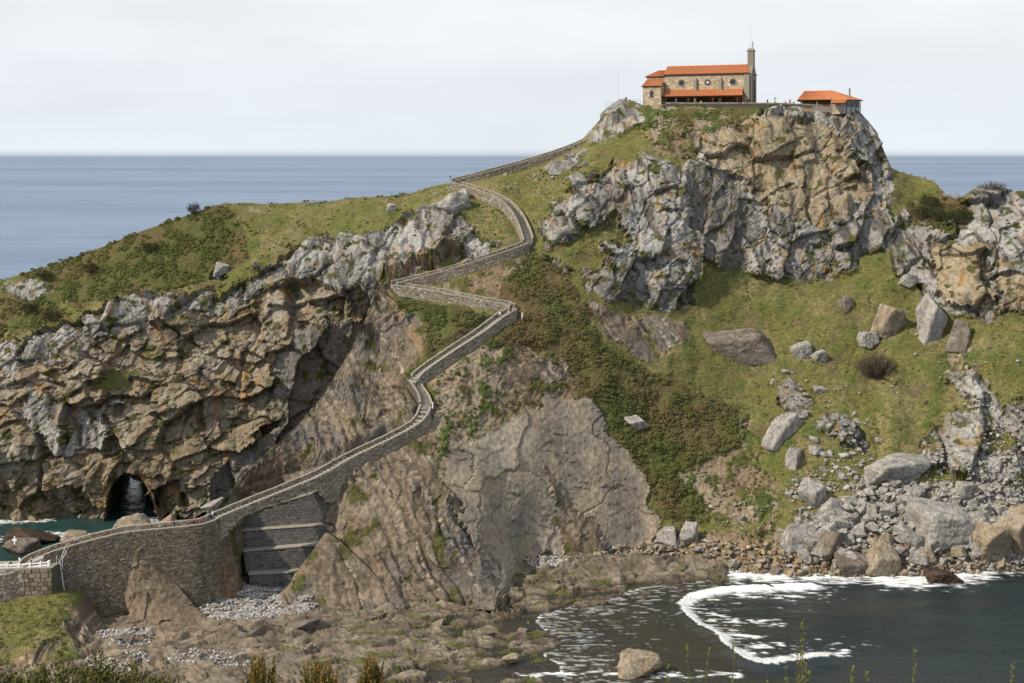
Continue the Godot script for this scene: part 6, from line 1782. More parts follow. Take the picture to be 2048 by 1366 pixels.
func build_boulders() -> void:
	# single ones: foot of the boulder, width and height in metres, tone, variant
	for q in [
		[Vector3(58.06, 39.33, -300.30), 21.0, 9.5, DARKR, 1, "huge dark brown slab boulder with a rounded top lying on green slope"],
		[Vector3(72.03, 39.86, -298.58), 5.6, 5.2, GREY, 2, "grey block leaning against the right end of the dark slab boulder"],
		[Vector3(76.25, 38.71, -296.60), 5.0, 4.6, GREY, 3, "pale pointed block second from the dark slab boulder"],
		[Vector3(63.75, 22.37, -282.27), 10.0, 9.0, GREY, 61, "large pale gable-shaped boulder alone above the bare earth slip"],
		[Vector3(65.12, 18.06, -277.12), 4.4, 5.6, GREY, 5, "upright grey boulder just below the gable-shaped boulder"],
		[Vector3(67.25, 11.56, -268.54), 6.6, 7.6, GREY, 6, "upright pale boulder at the lower edge of the grass"],
		[Vector3(85.72, 16.09, -269.99), 13.5, 8.4, GREY, 7, "broad pale whaleback boulder above the scree"],
		[Vector3(84.75, 51.19, -305.40), 4.4, 4.6, DARKR, 8, "small dark boulder alone high on the green gully"],
		[Vector3(94.04, 45.96, -297.76), 7.8, 9.4, TANR, 9, "tall tan boulder below the right-hand cliff"],
		[Vector3(103.23, 45.53, -295.65), 7.4, 13.5, GREY, 62, "tall tooth-shaped grey boulder standing upright below the cliff"],
		[Vector3(108.85, 43.80, -292.55), 7.0, 8.0, DARKR, 11, "blocky dark boulder beside the tooth-shaped one"],
		[Vector3(88.53, 42.38, -298.41), 6.0, 5.0, GREY, 12, "cracked grey boulder left of the tall tan boulder"],
		[Vector3(93.74, 5.84, -261.29), 12.0, 11.5, GREY, 13, "biggest rounded grey boulder in the shore pile"],
		[Vector3(87.14, 5.58, -260.75), 8.2, 6.0, GREY, 14, "flat-topped grey boulder propped against the biggest shore boulder"],
		[Vector3(101.31, 7.40, -262.57), 8.0, 6.4, GREY, 15, "pale boulder right of the biggest shore boulder"],
		[Vector3(78.93, 0.70, -256.67), 9.0, 9.0, TANR, 16, "large smooth brown boulder at the water's edge"],
		[Vector3(72.04, 0.53, -256.53), 9.6, 6.6, DARKR, 17, "dark brown sloping boulder beside the smooth brown one"],
		[Vector3(103.40, 2.32, -260.12), 11.5, 11.0, TANR, 18, "massive tan block at the right of the shore pile"],
		[Vector3(110.70, 4.03, -261.50), 10.5, 13.0, TANR, 19, "tall tan block leaning at the edge of the shore pile"],
		[Vector3(63.28, 4.79, -261.85), 11.0, 6.0, GREY, 20, "long pale boulder on the scree above the brown shore"],
		[Vector3(69.05, 3.96, -259.73), 7.6, 6.4, DARKR, 21, "dark cleft boulder below the scree"],
		[Vector3(72.10, 9.83, -265.40), 9.0, 5.4, GREY, 22, "wide pale boulder under the upright one at the grass edge"],
		[Vector3(38.87, 3.66, -268.08), 5.4, 5.8, GREY, 23, "grey boulder at the foot of the pale rock slab"],
		[Vector3(35.06, 3.48, -267.94), 5.0, 4.6, GREY, 24, "lighter boulder touching the foot of the pale rock slab"],
		[Vector3(28.94, 26.15, -281.18), 6.0, 4.0, GREY, 25, "grey boulder half buried in brown heath"],
		[Vector3(23.07, 65.40, -305.88), 3.4, 2.6, GREY, 26, "small square boulder on grass below the summit cliff"],
		[Vector3(-15.83, 75.50, -319.26), 9.6, 6.4, GREY, 27, "pale wedge-shaped boulder on the saddle cliff below the wall"],
		[Vector3(-12.91, 78.30, -322.69), 3.6, 3.8, GREY, 28, "round boulder perched behind the wedge-shaped boulder"],
		[Vector3(14.47, 85.36, -327.59), 9.6, 4.4, GREY, 29, "flat grey outcrop boulder on grass below the ridge wall"],
		[Vector3(12.33, 67.52, -308.35), 10.5, 6.6, GREY, 30, "big grey boulder beside the upper stair bend"],
		[Vector3(100.57, 57.07, -305.15), 5.0, 4.0, GREY, 31, "broken grey boulder at the mouth of the upper gully"],
		[Vector3(88.94, 73.03, -315.77), 7.5, 9.5, TANR, 33, "square tan block split from the summit cliff"]]:
		boulder(q[0], Vector3(q[1], q[2], minf(q[1], q[2]) * 0.9), q[3], q[4], (q[4] * 0.77), q[5])
	boulder(Vector3(-33.09, 74.61, -326.82), Vector3(2.9, 3.0, 2.6), GREY, 34, 0.3, "round grey boulder alone on the left hill grass")
	boulder(Vector3(-75.96, 59.18, -312.15), Vector3(4.2, 4.0, 3.4), GREY, 35, 1.0, "stacked grey boulder rising from the heath of the left hill")
	boulder(Vector3(21.52, 0.20, -208.23), Vector3(9.0, 4.4, 6.0), TANR, 36, 0.4, "tan ribbed rock standing in the surf")
	boulder(Vector3(-0.35, 0.60, -212.23), Vector3(3.6, 1.6, 2.4), TANR, 37, 0.2, "smooth tan slab boulder at the wash line")
	boulder(Vector3(91.37, 0.00, -253.22), Vector3(8.8, 3.4, 5.0), WETR, 38, 0.0, "wet red-brown rock in the white surf")
	boulder(Vector3(53.17, 0.00, -249.71), Vector3(5.6, 1.3, 3.0), WETR, 39, 0.5, "low wet rock just off the brown shore")
	boulder(Vector3(-87.81, 3.00, -276.56), Vector3(9.5, 5.4, 6.0), TANR, 64, 0.2, "pointed tan rock in front of the sea arch")
	boulder(Vector3(-77.62, 6.00, -268.44), Vector3(6.0, 4.6, 4.0), TANR, 41, 1.2, "tan rock beside the causeway, right of the pointed rock")
	boulder(Vector3(-67.89, 8.00, -275.24), Vector3(6.5, 4.4, 5.0), GREY, 70, 0.7, "pale rock at the shale edge beside the causeway people")
	boulder(Vector3(-112.15, 0.30, -279.22), Vector3(13.0, 3.0, 8.0), WETR, 43, 0.1, "flat red-brown weedy rock in the inlet")
	boulder(Vector3(-99.85, 1.00, -274.20), Vector3(8.0, 3.4, 6.0), TANR, 44, 0.9, "tan ledge rock beside the causeway parapet")
	boulder(Vector3(-109.06, 2.00, -265.99), Vector3(9.0, 4.0, 6.0), DARKR, 45, 2.0, "brown ledge rock behind the white fence")
	boulder(Vector3(-69.39, 2.00, -215.73), Vector3(2.6, 2.4, 2.0), DARKR, 48, 0.0, "small dark boulder among pebbles below the causeway")
	boulder(Vector3(-69.56, 2.00, -209.73), Vector3(4.0, 1.9, 2.6), TANR, 49, 0.8, "tan slab boulder below the grassy knoll")
	boulder(Vector3(-39.46, 1.50, -223.34), Vector3(8.0, 3.0, 5.0), DARKR, 50, 0.5, "long dark ledge rock out on the platform")
	boulder(Vector3(-4.33, 1.00, -236.28), Vector3(7.0, 4.0, 5.0), DARKR, 51, 0.5, "dark toe rock at the end of the spur")
	# many alike ones in the piles
	scatter_boulders(220, [67.8, 8.6, 78.3, 13.6, 87.4, 16.4, 99.9, 14.9, 114.6, 12.7, 112.4, 1.7, 83.0, 0.8, 62.3, 2.5], 1.2, 4.2, [GREY, GREY, GREY, TANR], "grey boulder in the jumbled shore pile", "boulders of the shore pile")
	scatter_boulders(60, [1.7, 2.3, 33.0, 2.5, 58.7, 4.6, 72.9, 2.8, 111.2, 1.2, 111.2, -0.9, 36.1, -3.1], 0.7, 2.8, [TANR, TANR, DARKR, GREY], "brown rock on the low shore below the scree", "brown rocks along the low shore", "shore_rock")
	scatter_boulders(60, [62.3, 34.7, 76.3, 39.3, 84.9, 35.2, 86.0, 23.5, 83.6, 16.3, 69.4, 13.5, 59.3, 15.4, 67.2, 21.3], 0.5, 2.4, [GREY], "loose grey stone on the green slope below the dark slab boulder", "loose stones on the green slope", "loose_stone")
	scatter_boulders(36, [85.4, 48.4, 108.7, 49.2, 121.6, 43.5, 117.2, 30.1, 100.2, 28.1, 89.5, 35.4], 0.4, 1.5, [GREY, GREY, DARKR], "small stone on grass below the right-hand cliff", "small stones below the right-hand cliff", "loose_stone")
	scatter_boulders(26, [-8.9, 84.6, 5.0, 87.3, 18.8, 90.1, 29.5, 91.5, 20.9, 84.8, 7.4, 75.6, 4.9, 81.9, -3.2, 80.7], 0.35, 1.3, [GREY], "small pale stone on the grass saddle", "small stones on the grass saddle", "loose_stone")
	for k in 70:
		var x := rng.randf_range(-75.0, 2.0)
		var z := rng.randf_range(-236.0, -206.0)
		var w := 0.4 * pow(5.0, pow(rng.randf(), 1.6))
		boulder(Vector3(x, platform_height(x, z) - 0.1, z), Vector3(w * 1.3, w * 0.6, w), [TANR, TANR, DARKR][k % 3], k % 12, rng.randf() * TAU, "loose flat rock on the wave-cut platform", "loose rocks on the platform", "platform_rock", false)

func inside(pts: Array, x: float, y: float) -> bool:
	var hit := false
	var n := pts.size() / 2
	for i in n:
		var k := (i + 1) % n
		if (pts[i * 2 + 1] > y) != (pts[k * 2 + 1] > y) and x < pts[i * 2] + (pts[k * 2] - pts[i * 2]) * (y - pts[i * 2 + 1]) / (pts[k * 2 + 1] - pts[i * 2 + 1]): hit = not hit
	return hit

func pick(pts: Array) -> Vector2:
	var lo := Vector2(1e9, 1e9)
	var hi := -lo
	for i in pts.size() / 2:
		lo = lo.min(Vector2(pts[i * 2], pts[i * 2 + 1]))
		hi = hi.max(Vector2(pts[i * 2], pts[i * 2 + 1]))
	for t in 40:
		var p := Vector2(rng.randf_range(lo.x, hi.x), rng.randf_range(lo.y, hi.y))
		if inside(pts, p.x, p.y): return p
	return (lo + hi) * 0.5

func scatter_boulders(n: int, pts: Array, small: float, large: float, tones: Array, label: String, group: String, called := "boulder") -> void:
	for k in n:
		var p := pick(pts)
		var w := small * pow(large / small, pow(rng.randf(), 1.7))
		var at := on_hill(p.x, p.y)
		var tone: int = tones[rng.randi() % tones.size()]
		if tones.size() == 4 and tone == TANR and p.y > 7.0: tone = GREY
		boulder(at, Vector3(w * rng.randf_range(0.9, 1.4), w * rng.randf_range(0.7, 1.1), w), tone, rng.randi() % 12, rng.randf() * TAU, label, group, called, false)

# ---------------------------------------------------------------- ground cover
func many(called: String, mesh: Mesh, mat: Material, xf: Array, cols: Array) -> void:
	var mm := MultiMesh.new()
	mm.transform_format = MultiMesh.TRANSFORM_3D
	mm.use_colors = true
	mm.mesh = mesh
	mm.instance_count = xf.size()
	for i in xf.size():
		mm.set_instance_transform(i, xf[i])
		mm.set_instance_color(i, cols[i])
	var o := MultiMeshInstance3D.new()
	o.name = numbered(called)
	o.multimesh = mm
	o.material_override = mat
	add_child(o)
	o.set_meta("kind", "stuff")

func tuft(sd: int, blades: int, spread: float, height: float, width: float) -> ArrayMesh:
	var r := RandomNumberGenerator.new()
	r.seed = sd
	var s := st()
	for k in blades:
		var a := r.randf() * TAU
		var b := Vector3(cos(a), 0, sin(a)) * spread * sqrt(r.randf())
		var lean := Vector3(r.randfn() * 0.35, 1, r.randfn() * 0.35).normalized() * height * r.randf_range(0.5, 1.1)
		var side := Vector3(r.randfn(), 0, r.randfn()).normalized() * width
		var g := r.randf_range(0.7, 1.3)
		s.set_color(Color(g, g, g))
		tri(s, b - side, b + lean, b + side)
	return done(s)

func heath_clump(sd: int) -> ArrayMesh:
	# a low cushion of small leafy shoots
	var r := RandomNumberGenerator.new()
	r.seed = sd
	var s := st()
	for k in 70:
		var d := Vector3(r.randfn(), absf(r.randfn()) * 0.9 + 0.05, r.randfn()).normalized()
		var p := d * Vector3(0.55, 0.42, 0.55) * r.randf_range(0.6, 1.05)
		var n := (d + Vector3(r.randfn(), r.randfn(), r.randfn()) * 0.6).normalized()
		var u := n.cross(Vector3(r.randfn(), r.randfn(), r.randfn())).normalized()
		var v := n.cross(u)
		var w := r.randf_range(0.07, 0.15)
		var g := r.randf_range(0.65, 1.35)
		s.set_color(Color(g, g * r.randf_range(0.9, 1.06), g))
		tri(s, p - u * w, p + v * w * 1.7, p + u * w)
		tri(s, p - v * w, p + u * w * 1.5, p + v * w * 0.6)
	return done(s)

func cover_spots(map: PackedByteArray, top: PackedFloat32Array, type: int, per_cell: float, lo: Vector2, hi: Vector2, thin: float, skip_path: bool) -> Array:
	var out := []
	var np: FastNoiseLite = nz.mid
	var n := int((hi.x - lo.x) * (hi.y - lo.y) * per_cell)
	for k in n:
		var x := rng.randf_range(lo.x, hi.x)
		var y := rng.randf_range(lo.y, hi.y)
		if map[cell(x, y)] != type: continue
		if skip_path and path_d[cell(x, y)] < 50: continue
		if np.get_noise_2d(x * 1.2 + type * 31.0, y * 1.2) < thin: continue
		var z := top[clampi(floori((y - MY0) * MRES / 2), 0, MH / 2 - 1) * (MW / 2) + clampi(floori((x - MX0) * MRES / 2), 0, MW / 2 - 1)]
		var up := top[clampi(floori((y - MY0) * MRES / 2) + 1, 0, MH / 2 - 1) * (MW / 2) + clampi(floori((x - MX0) * MRES / 2), 0, MW / 2 - 1)]
		if z < -9000.0: continue
		if up > -9000.0: z = lerpf(z, up, fposmod((y - MY0) * MRES / 2, 1.0))
		out.append(Vector3(x, y, z))
	return out

func spread_cover(called: String, mesh: Mesh, spots: Array, lo: float, hi: float, a: Color, b: Color, sink: float) -> void:
	var xf := []
	var cols := []
	var np: FastNoiseLite = nz.patch
	for p in spots:
		var sc := rng.randf_range(lo, hi)
		var t := Transform3D(Basis(Vector3.UP, rng.randf() * TAU).scaled(Vector3(sc, sc * rng.randf_range(0.75, 1.2), sc)), p + Vector3(0, -sink * sc, -0.1))
		xf.append(t)
		cols.append(mixc(a, b, 0.5 + np.get_noise_3dv(p) * 1.6 + rng.randf_range(-0.35, 0.35)))
	many(called, mesh, M.leaf, xf, cols)

func build_cover() -> void:
	var h1 := heath_clump(1)
	var h2 := heath_clump(2)
	var t1 := tuft(3, 26, 0.45, 0.42, 0.035)
	var lo := Vector2(-35, 0)
	var hi := Vector2(130, 104)
	spread_cover("heath", h1, cover_spots(map_b, top_b, HEATH, 4.5, lo, hi, -0.12, true), 0.6, 1.5, Color(0.165, 0.130, 0.058), Color(0.105, 0.122, 0.040), 0.05)
	spread_cover("heath", h2, cover_spots(map_b, top_b, HEATH, 2.0, lo, hi, 0.05, true), 0.6, 1.3, Color(0.18, 0.14, 0.065), Color(0.12, 0.135, 0.045), 0.05)
	spread_cover("heath", h1, cover_spots(map_a, top_a, HEATH, 4.5, Vector2(-140, 35), Vector2(-60, 80), -0.1, false), 0.6, 1.4, Color(0.165, 0.155, 0.058), Color(0.12, 0.14, 0.044), 0.05)
	spread_cover("scrub", h2, cover_spots(map_b, top_b, GRASS, 0.8, lo, hi, 0.2, true), 0.3, 0.8, Color(0.11, 0.10, 0.036), Color(0.062, 0.088, 0.022), 0.1)
	spread_cover("scrub", h1, cover_spots(map_b, top_b, SCRUB, 2.4, lo, hi, -0.05, true), 0.4, 1.0, Color(0.12, 0.10, 0.04), Color(0.07, 0.09, 0.026), 0.1)
	spread_cover("scrub", h2, cover_spots(map_b, top_b, SOIL, 1.6, lo, hi, 0.05, true), 0.4, 0.9, Color(0.13, 0.10, 0.04), Color(0.075, 0.09, 0.026), 0.1)
	spread_cover("scrub", h2, cover_spots(map_b, top_b, LIME, 0.7, lo, hi, 0.2, true), 0.3, 0.9, Color(0.09, 0.09, 0.03), Color(0.055, 0.08, 0.022), 0.1)
	spread_cover("scrub", h2, cover_spots(map_a, top_a, LIME, 0.8, Vector2(-140, 8), Vector2(-20, 80), 0.12, false), 0.3, 0.9, Color(0.10, 0.092, 0.03), Color(0.06, 0.08, 0.022), 0.1)
	spread_cover("scrub", h1, cover_spots(map_a, top_a, GRASS, 1.6, Vector2(-140, 35), Vector2(-20, 84), 0.08, false), 0.3, 0.9, Color(0.11, 0.10, 0.036), Color(0.07, 0.09, 0.025), 0.1)
	spread_cover("grass", t1, cover_spots(map_b, top_b, GRASS, 4.0, lo, hi, -0.5, true), 0.6, 1.3, Color(0.29, 0.25, 0.11), Color(0.165, 0.19, 0.06), 0.05)
	spread_cover("grass", t1, cover_spots(map_a, top_a, GRASS, 3.0, Vector2(-140, 35), Vector2(-20, 84), -0.5, false), 0.6, 1.2, Color(0.29, 0.255, 0.11), Color(0.17, 0.195, 0.06), 0.05)
	spread_cover("grass", t1, cover_spots(map_c, top_c, GRASS, 7.0, Vector2(-120, -2), Vector2(-60, 14), -0.5, false), 0.6, 1.2, Color(0.17, 0.15, 0.06), Color(0.10, 0.125, 0.034), 0.05)
	spread_cover("scrub", h1, cover_spots(map_c, top_c, GRASS, 1.5, Vector2(-120, -2), Vector2(-60, 14), 0.05, false), 0.3, 0.7, Color(0.11, 0.10, 0.036), Color(0.06, 0.085, 0.022), 0.1)

func build_pebbles() -> void:
	# storm-beach cobbles in the coves
	var xf := []
	var cols := []
	for q in [
		[Vector3(-53.25, 2.00, -234.93), 15.0, 9.0, 8000], [Vector3(-44.50, 2.40, -240.55), 10.0, 7.0, 4500], [Vector3(-22.74, 2.00, -243.60), 7.0, 3.0, 900], [Vector3(6.60, 2.20, -259.83), 6.0, 4.0, 1200], [Vector3(-70.29, 2.00, -217.96), 5.0, 4.0, 700],
		[Vector3(-52.68, 2.00, -209.32), 8.0, 3.0, 420], [Vector3(-68.57, 2.00, -207.26), 6.0, 4.0, 400]]:
		for k in q[3]:
			var a := rng.randf() * TAU
			var r := sqrt(rng.randf())
			var x: float = q[0].x + cos(a) * r * q[1]
			var z: float = q[0].z + sin(a) * r * q[2]
			var h := platform_height(x, z)
			var sc := 0.11 * pow(3.2, rng.randf())
			xf.append(Transform3D(Basis.from_euler(Vector3(rng.randf() * TAU, rng.randf() * TAU, 0)).scaled(Vector3(sc, sc * 0.7, sc * 0.85)), Vector3(x, h + sc * 0.25, z)))
			var g := rng.randf_range(0.55, 1.15)
			cols.append(Color(0.37 * g, 0.362 * g, 0.35 * g) if rng.randf() < 0.8 else Color(0.30 * g, 0.25 * g, 0.19 * g))
	many("pebbles", rock_mesh(901, 1, 5, 0.3, 0.0, [Color(1, 1, 1), Color(1, 1, 1), Color(0.9, 0.9, 0.9)]), M.pebble, xf, cols)
	# rubble between the shore boulders
	xf = []
	cols = []
	for q in [[[67.8, 8.6, 78.4, 14.0, 87.7, 17.2, 100.2, 15.8, 119.0, 13.8, 116.6, 0.2, 82.9, 0.4, 62.2, 2.2], 1500, 0], [[1.7, 2.3, 33.1, 3.4, 59.0, 5.4, 73.1, 3.6, 116.7, 1.2, 116.6, -1.1, 36.1, -3.3, 2.8, -0.9], 2200, 1], [[61.5, 15.5, 70.9, 18.8, 88.4, 19.5, 90.3, 15.1, 75.5, 11.9, 64.2, 9.8], 300, 0], [[73.5, 28.1, 82.1, 25.3, 84.5, 18.9, 73.4, 19.7], 120, 0], [[43.6, 17.0, 58.3, 11.0, 57.5, 7.7, 42.6, 7.4], 60, 1], [[95.6, 24.1, 119.3, 30.2, 114.8, 13.7, 93.1, 16.8], 260, 0]]:
		for k in q[1]:
			var p := pick(q[0])
			var at := on_hill(p.x, p.y)
			var sc := 0.18 * pow(5.0, pow(rng.randf(), 2.2))
			xf.append(Transform3D(Basis.from_euler(Vector3(rng.randf() * TAU, rng.randf() * TAU, 0)).scaled(Vector3(sc, sc * 0.75, sc * 0.9)), at + Vector3(0, sc * 0.2, 0)))
			var g := rng.randf_range(0.6, 1.15)
			cols.append(Color(0.31 * g, 0.298 * g, 0.275 * g) if q[2] == 0 or rng.randf() < 0.25 else Color(0.29 * g, 0.225 * g, 0.155 * g))
	many("rubble", rock_mesh(902, 2, 4, 0.1, 0.03, [Color(1, 1, 1), Color(1, 1, 1), Color(0.85, 0.85, 0.85)]), M.pebble, xf, cols)

# ---------------------------------------------------------------- single shrubs and the plants close by
func shrub(called: String, label: String, at: Vector3, w: float, h: float, twigs: int, leaf: float, ca: Color, cb: Color, group := "") -> Node3D:
	var node := base(called, at)
	tag(node, label, "shrub", group)
	var s := st()
	var l := st()
	for k in twigs:
		var a := rng.randf() * TAU
		var r := sqrt(rng.randf())
		var tip := Vector3(cos(a) * r * w * 0.5, h * (1.0 - 0.45 * r * r) * rng.randf_range(0.75, 1.08), sin(a) * r * w * 0.4)
		var root := Vector3(tip.x * 0.25, -0.1, tip.z * 0.25)
		var kink := root.lerp(tip, 0.55) + Vector3(rng.randfn(), rng.randfn(), rng.randfn()) * 0.06 * w
		var t := w * 0.008
		s.set_color(Color(0.10, 0.08, 0.055))
		bar(s, root, kink, t, t * 0.7, 3)
		bar(s, kink, tip, t * 0.7, t * 0.25, 3)
		var n := 22 if leaf > 0.0 else 0
		for q in n:
			var f := rng.randf_range(0.25, 1.05)
			var p := kink.lerp(tip, f) + Vector3(rng.randfn(), rng.randfn(), rng.randfn()) * 0.045 * w
			var d := (tip - kink).normalized() + Vector3(rng.randfn(), rng.randfn(), rng.randfn()) * 0.5
			var side := d.cross(Vector3(rng.randfn(), rng.randfn(), rng.randfn())).normalized() * leaf * 0.3
			l.set_color(mixc(ca, cb, rng.randf()))
			tri(l, p - side, p + d.normalized() * leaf, p + side)
	part("branches", done(s), M.leaf, node)
	if leaf > 0.0: part("foliage", done(l), M.leaf, node)
	return node

func gorse(at: Vector3, w: float, h: float, label: String) -> void:
	# upright spiny shoots crowded together, rust-coloured at the tips
	var node := base("gorse_bush", at)
	tag(node, label, "gorse", "gorse bushes on the near clifftop")
	var s := st()
	var l := st()
	for k in 74:
		var a := rng.randf() * TAU
		var r := sqrt(rng.randf())
		var foot := Vector3(cos(a) * r * w * 0.36, -0.05, sin(a) * r * w * 0.36)
		var tip := Vector3(cos(a) * r * w * 0.5 + rng.randfn() * 0.015, h * (1.0 - 0.4 * r * r) * rng.randf_range(0.72, 1.05), sin(a) * r * w * 0.5)
		s.set_color(Color(0.07, 0.075, 0.025))
		bar(s, foot, tip, 0.006, 0.002, 4)
		for q in 70:
			var f := 1.0 - 0.85 * rng.randf() * rng.randf_range(0.4, 1.0)
			var p := foot.lerp(tip, f)
			var d := ((tip - foot).normalized() * 0.9 + Vector3(rng.randfn(), rng.randfn() * 0.5, rng.randfn()) * 0.6).normalized()
			var side := d.cross(Vector3(rng.randfn(), rng.randfn(), rng.randfn())).normalized() * 0.0048
			var c := mixc(Color(0.055, 0.075, 0.018), Color(0.12, 0.12, 0.03), rng.randf())
			if f > 0.8 and rng.randf() < 0.65: c = mixc(Color(0.38, 0.20, 0.05), Color(0.27, 0.19, 0.06), rng.randf())
			l.set_color(c)
			tri(l, p - side, p + d * rng.randf_range(0.025, 0.05), p + side)
	part("stems", done(s), M.leaf, node)
	part("spines", done(l), M.leaf, node)

func stalk(at: Vector3, h: float, lean: float, label: String) -> void:
	var node := base("leafy_stalk", at)
	tag(node, label, "plant", "leafy stalks on the near clifftop")
	var s := st()
	var l := st()
	var tip := Vector3(lean * h, h, rng.randfn() * 0.02)
	s.set_color(Color(0.11, 0.10, 0.04))
	bar(s, Vector3.ZERO, tip, 0.004, 0.0015, 4)
	var n := int(h * 70)
	for k in n:
		var f := rng.randf_range(0.1, 1.0)
		var p := tip * f
		var a := rng.randf() * TAU
		var d := Vector3(cos(a), 0.9, sin(a)).normalized()
		var side := d.cross(Vector3.UP).normalized() * 0.009
		var m := p + d * 0.016
		l.set_color(mixc(Color(0.16, 0.15, 0.04), Color(0.085, 0.10, 0.025), rng.randf()))
		quad(l, p, m - side, p + d * 0.036, m + side)
	part("stem", done(s), M.leaf, node)
	part("leaves", done(l), M.leaf, node)

func build_plants() -> void:
	shrub("dark_shrub", "dark round shrub on the skyline of the left hill", Vector3(-86.58, 73.80, -326.70), 4.4, 3.2, 60, 0.22, Color(0.06, 0.05, 0.03), Color(0.085, 0.07, 0.04))
	shrub("bare_shrub", "large bare grey-brown shrub on the green slope", Vector3(88.89, 36.15, -293.04), 11.5, 6.0, 380, 0.0, Color(), Color())
	shrub("bare_shrub", "bare brown shrub on the crest of the right-hand cliff", Vector3(123.67, 80.61, -308.87), 8.0, 3.0, 160, 0.0, Color(), Color())
	var spots := [Vector3(107.47, 73.11, -314.18), Vector3(110.24, 72.45, -312.00), Vector3(113.13, 71.79, -309.95), Vector3(115.78, 72.65, -308.41), Vector3(110.06, 75.65, -315.96)]
	for p in spots:
		shrub("thorn_shrub", "dark green thorn shrub in the hollow right of the summit", p, 5.6, 4.2, 60, 0.3, Color(0.035, 0.045, 0.016), Color(0.06, 0.07, 0.025), "thorn shrubs right of the summit")
	var left := [Vector3(-123.67, 57.03, -317.78), Vector3(-111.52, 59.08, -317.13), Vector3(-124.24, 49.53, -309.30), Vector3(-118.19, 47.92, -307.00), Vector3(-96.32, 64.19, -319.30)]
	for p in left:
		shrub("thorn_shrub", "dark brown thorn shrub in the heath of the left hill", p, 5.0, 2.6, 60, 0.26, Color(0.06, 0.048, 0.024), Color(0.08, 0.07, 0.03), "thorn shrubs of the left hill")
	# near clifftop below the viewer: the ground falls away under the frame
	var s := st()
	var nm: FastNoiseLite = nz.mid
	var rows := []
	for j in 26:
		var d := 0.0 + j * 0.9
		var row := []
		for i in 41:
			var x := (i - 20) * 0.8
			row.append(Vector3(x, 88.2 - 0.47 * d - maxf(0.0, d - 16.0) * 0.8 + nm.get_noise_2d(x * 3.0, d * 3.0) * 0.15, 2.0 - d))
		rows.append(row)
	for j in 25:
		for i in 40:
			s.set_color(mixc(Color(0.09, 0.10, 0.03), Color(0.15, 0.12, 0.06), 0.5 + nm.get_noise_2d(i * 3.0, j * 3.0)))
			quad(s, rows[j][i], rows[j + 1][i], rows[j + 1][i + 1], rows[j][i + 1])
	s.set_smooth_group(0)
	tag(part("clifftop_ground", done(s), M.turf, self), "", "", "", "structure")
	gorse(Vector3(-2.52, 84.36, -12.00), 0.40, 0.66, "gorse bush with rusty tips, broadest of the three")
	gorse(Vector3(-1.95, 84.36, -12.00), 0.50, 0.63, "gorse bush with rusty tips in the middle of the three")
	gorse(Vector3(-1.40, 84.36, -12.00), 0.28, 0.66, "greenest and narrowest gorse bush of the three")
	var near := [Vector3(-6.28, 83.01, -15.00), Vector3(-5.33, 83.50, -14.00), Vector3(-5.21, 83.01, -15.00), Vector3(-5.03, 82.61, -16.00), Vector3(-4.92, 81.97, -17.00), Vector3(-6.78, 83.07, -15.00)]
	var hs := [0.52, 0.6, 0.68, 0.56, 0.45, 0.55]
	for i in near.size():
		shrub("bramble_shrub", "leafy olive bramble shrub on the near clifftop", near[i], 0.9, hs[i], 46, 0.05, Color(0.045, 0.055, 0.016), Color(0.14, 0.13, 0.04), "bramble shrubs on the near clifftop")
	for tip in [Vector3(1.45, 85.69, -10.00), Vector3(1.57, 85.71, -10.00), Vector3(1.68, 85.73, -10.00), Vector3(1.82, 85.67, -10.00), Vector3(1.94, 85.69, -10.00), Vector3(2.17, 85.78, -10.00), Vector3(2.24, 85.80, -10.00), Vector3(2.36, 85.88, -10.00), Vector3(2.42, 85.92, -10.00), Vector3(2.48, 86.00, -10.00), Vector3(2.53, 85.88, -10.00), Vector3(2.61, 85.75, -10.00), Vector3(2.82, 85.69, -10.00), Vector3(2.87, 85.78, -10.00), Vector3(2.07, 85.67, -10.00), Vector3(3.45, 85.73, -10.00), Vector3(4.22, 85.71, -10.00), Vector3(1.32, 85.67, -10.00), Vector3(2.30, 85.73, -10.00), Vector3(2.43, 85.80, -10.00), Vector3(2.50, 85.78, -10.00)]:
		var foot := 85.17
		stalk(Vector3(tip.x, foot, tip.z + rng.randf_range(-0.6, 0.6)), tip.y - foot, rng.randf_range(-0.08, 0.08), "thin yellow-green leafy stalk on the near clifftop")

# ---------------------------------------------------------------- people
func smin(a: float, b: float, k: float) -> float:
	var h := maxf(k - absf(a - b), 0.0) / k
	return minf(a, b) - h * h * k * 0.25

func bone_field(p: Vector3, b: Array) -> float:
	var ab: Vector3 = b[1] - b[0]
	var t := clampf((p - b[0]).dot(ab) / ab.length_squared(), 0, 1)
	var q: Vector3 = (p - b[0] - ab * t) * Vector3(1, 1, b[4])
	return q.length() - lerpf(b[2], b[3], t)

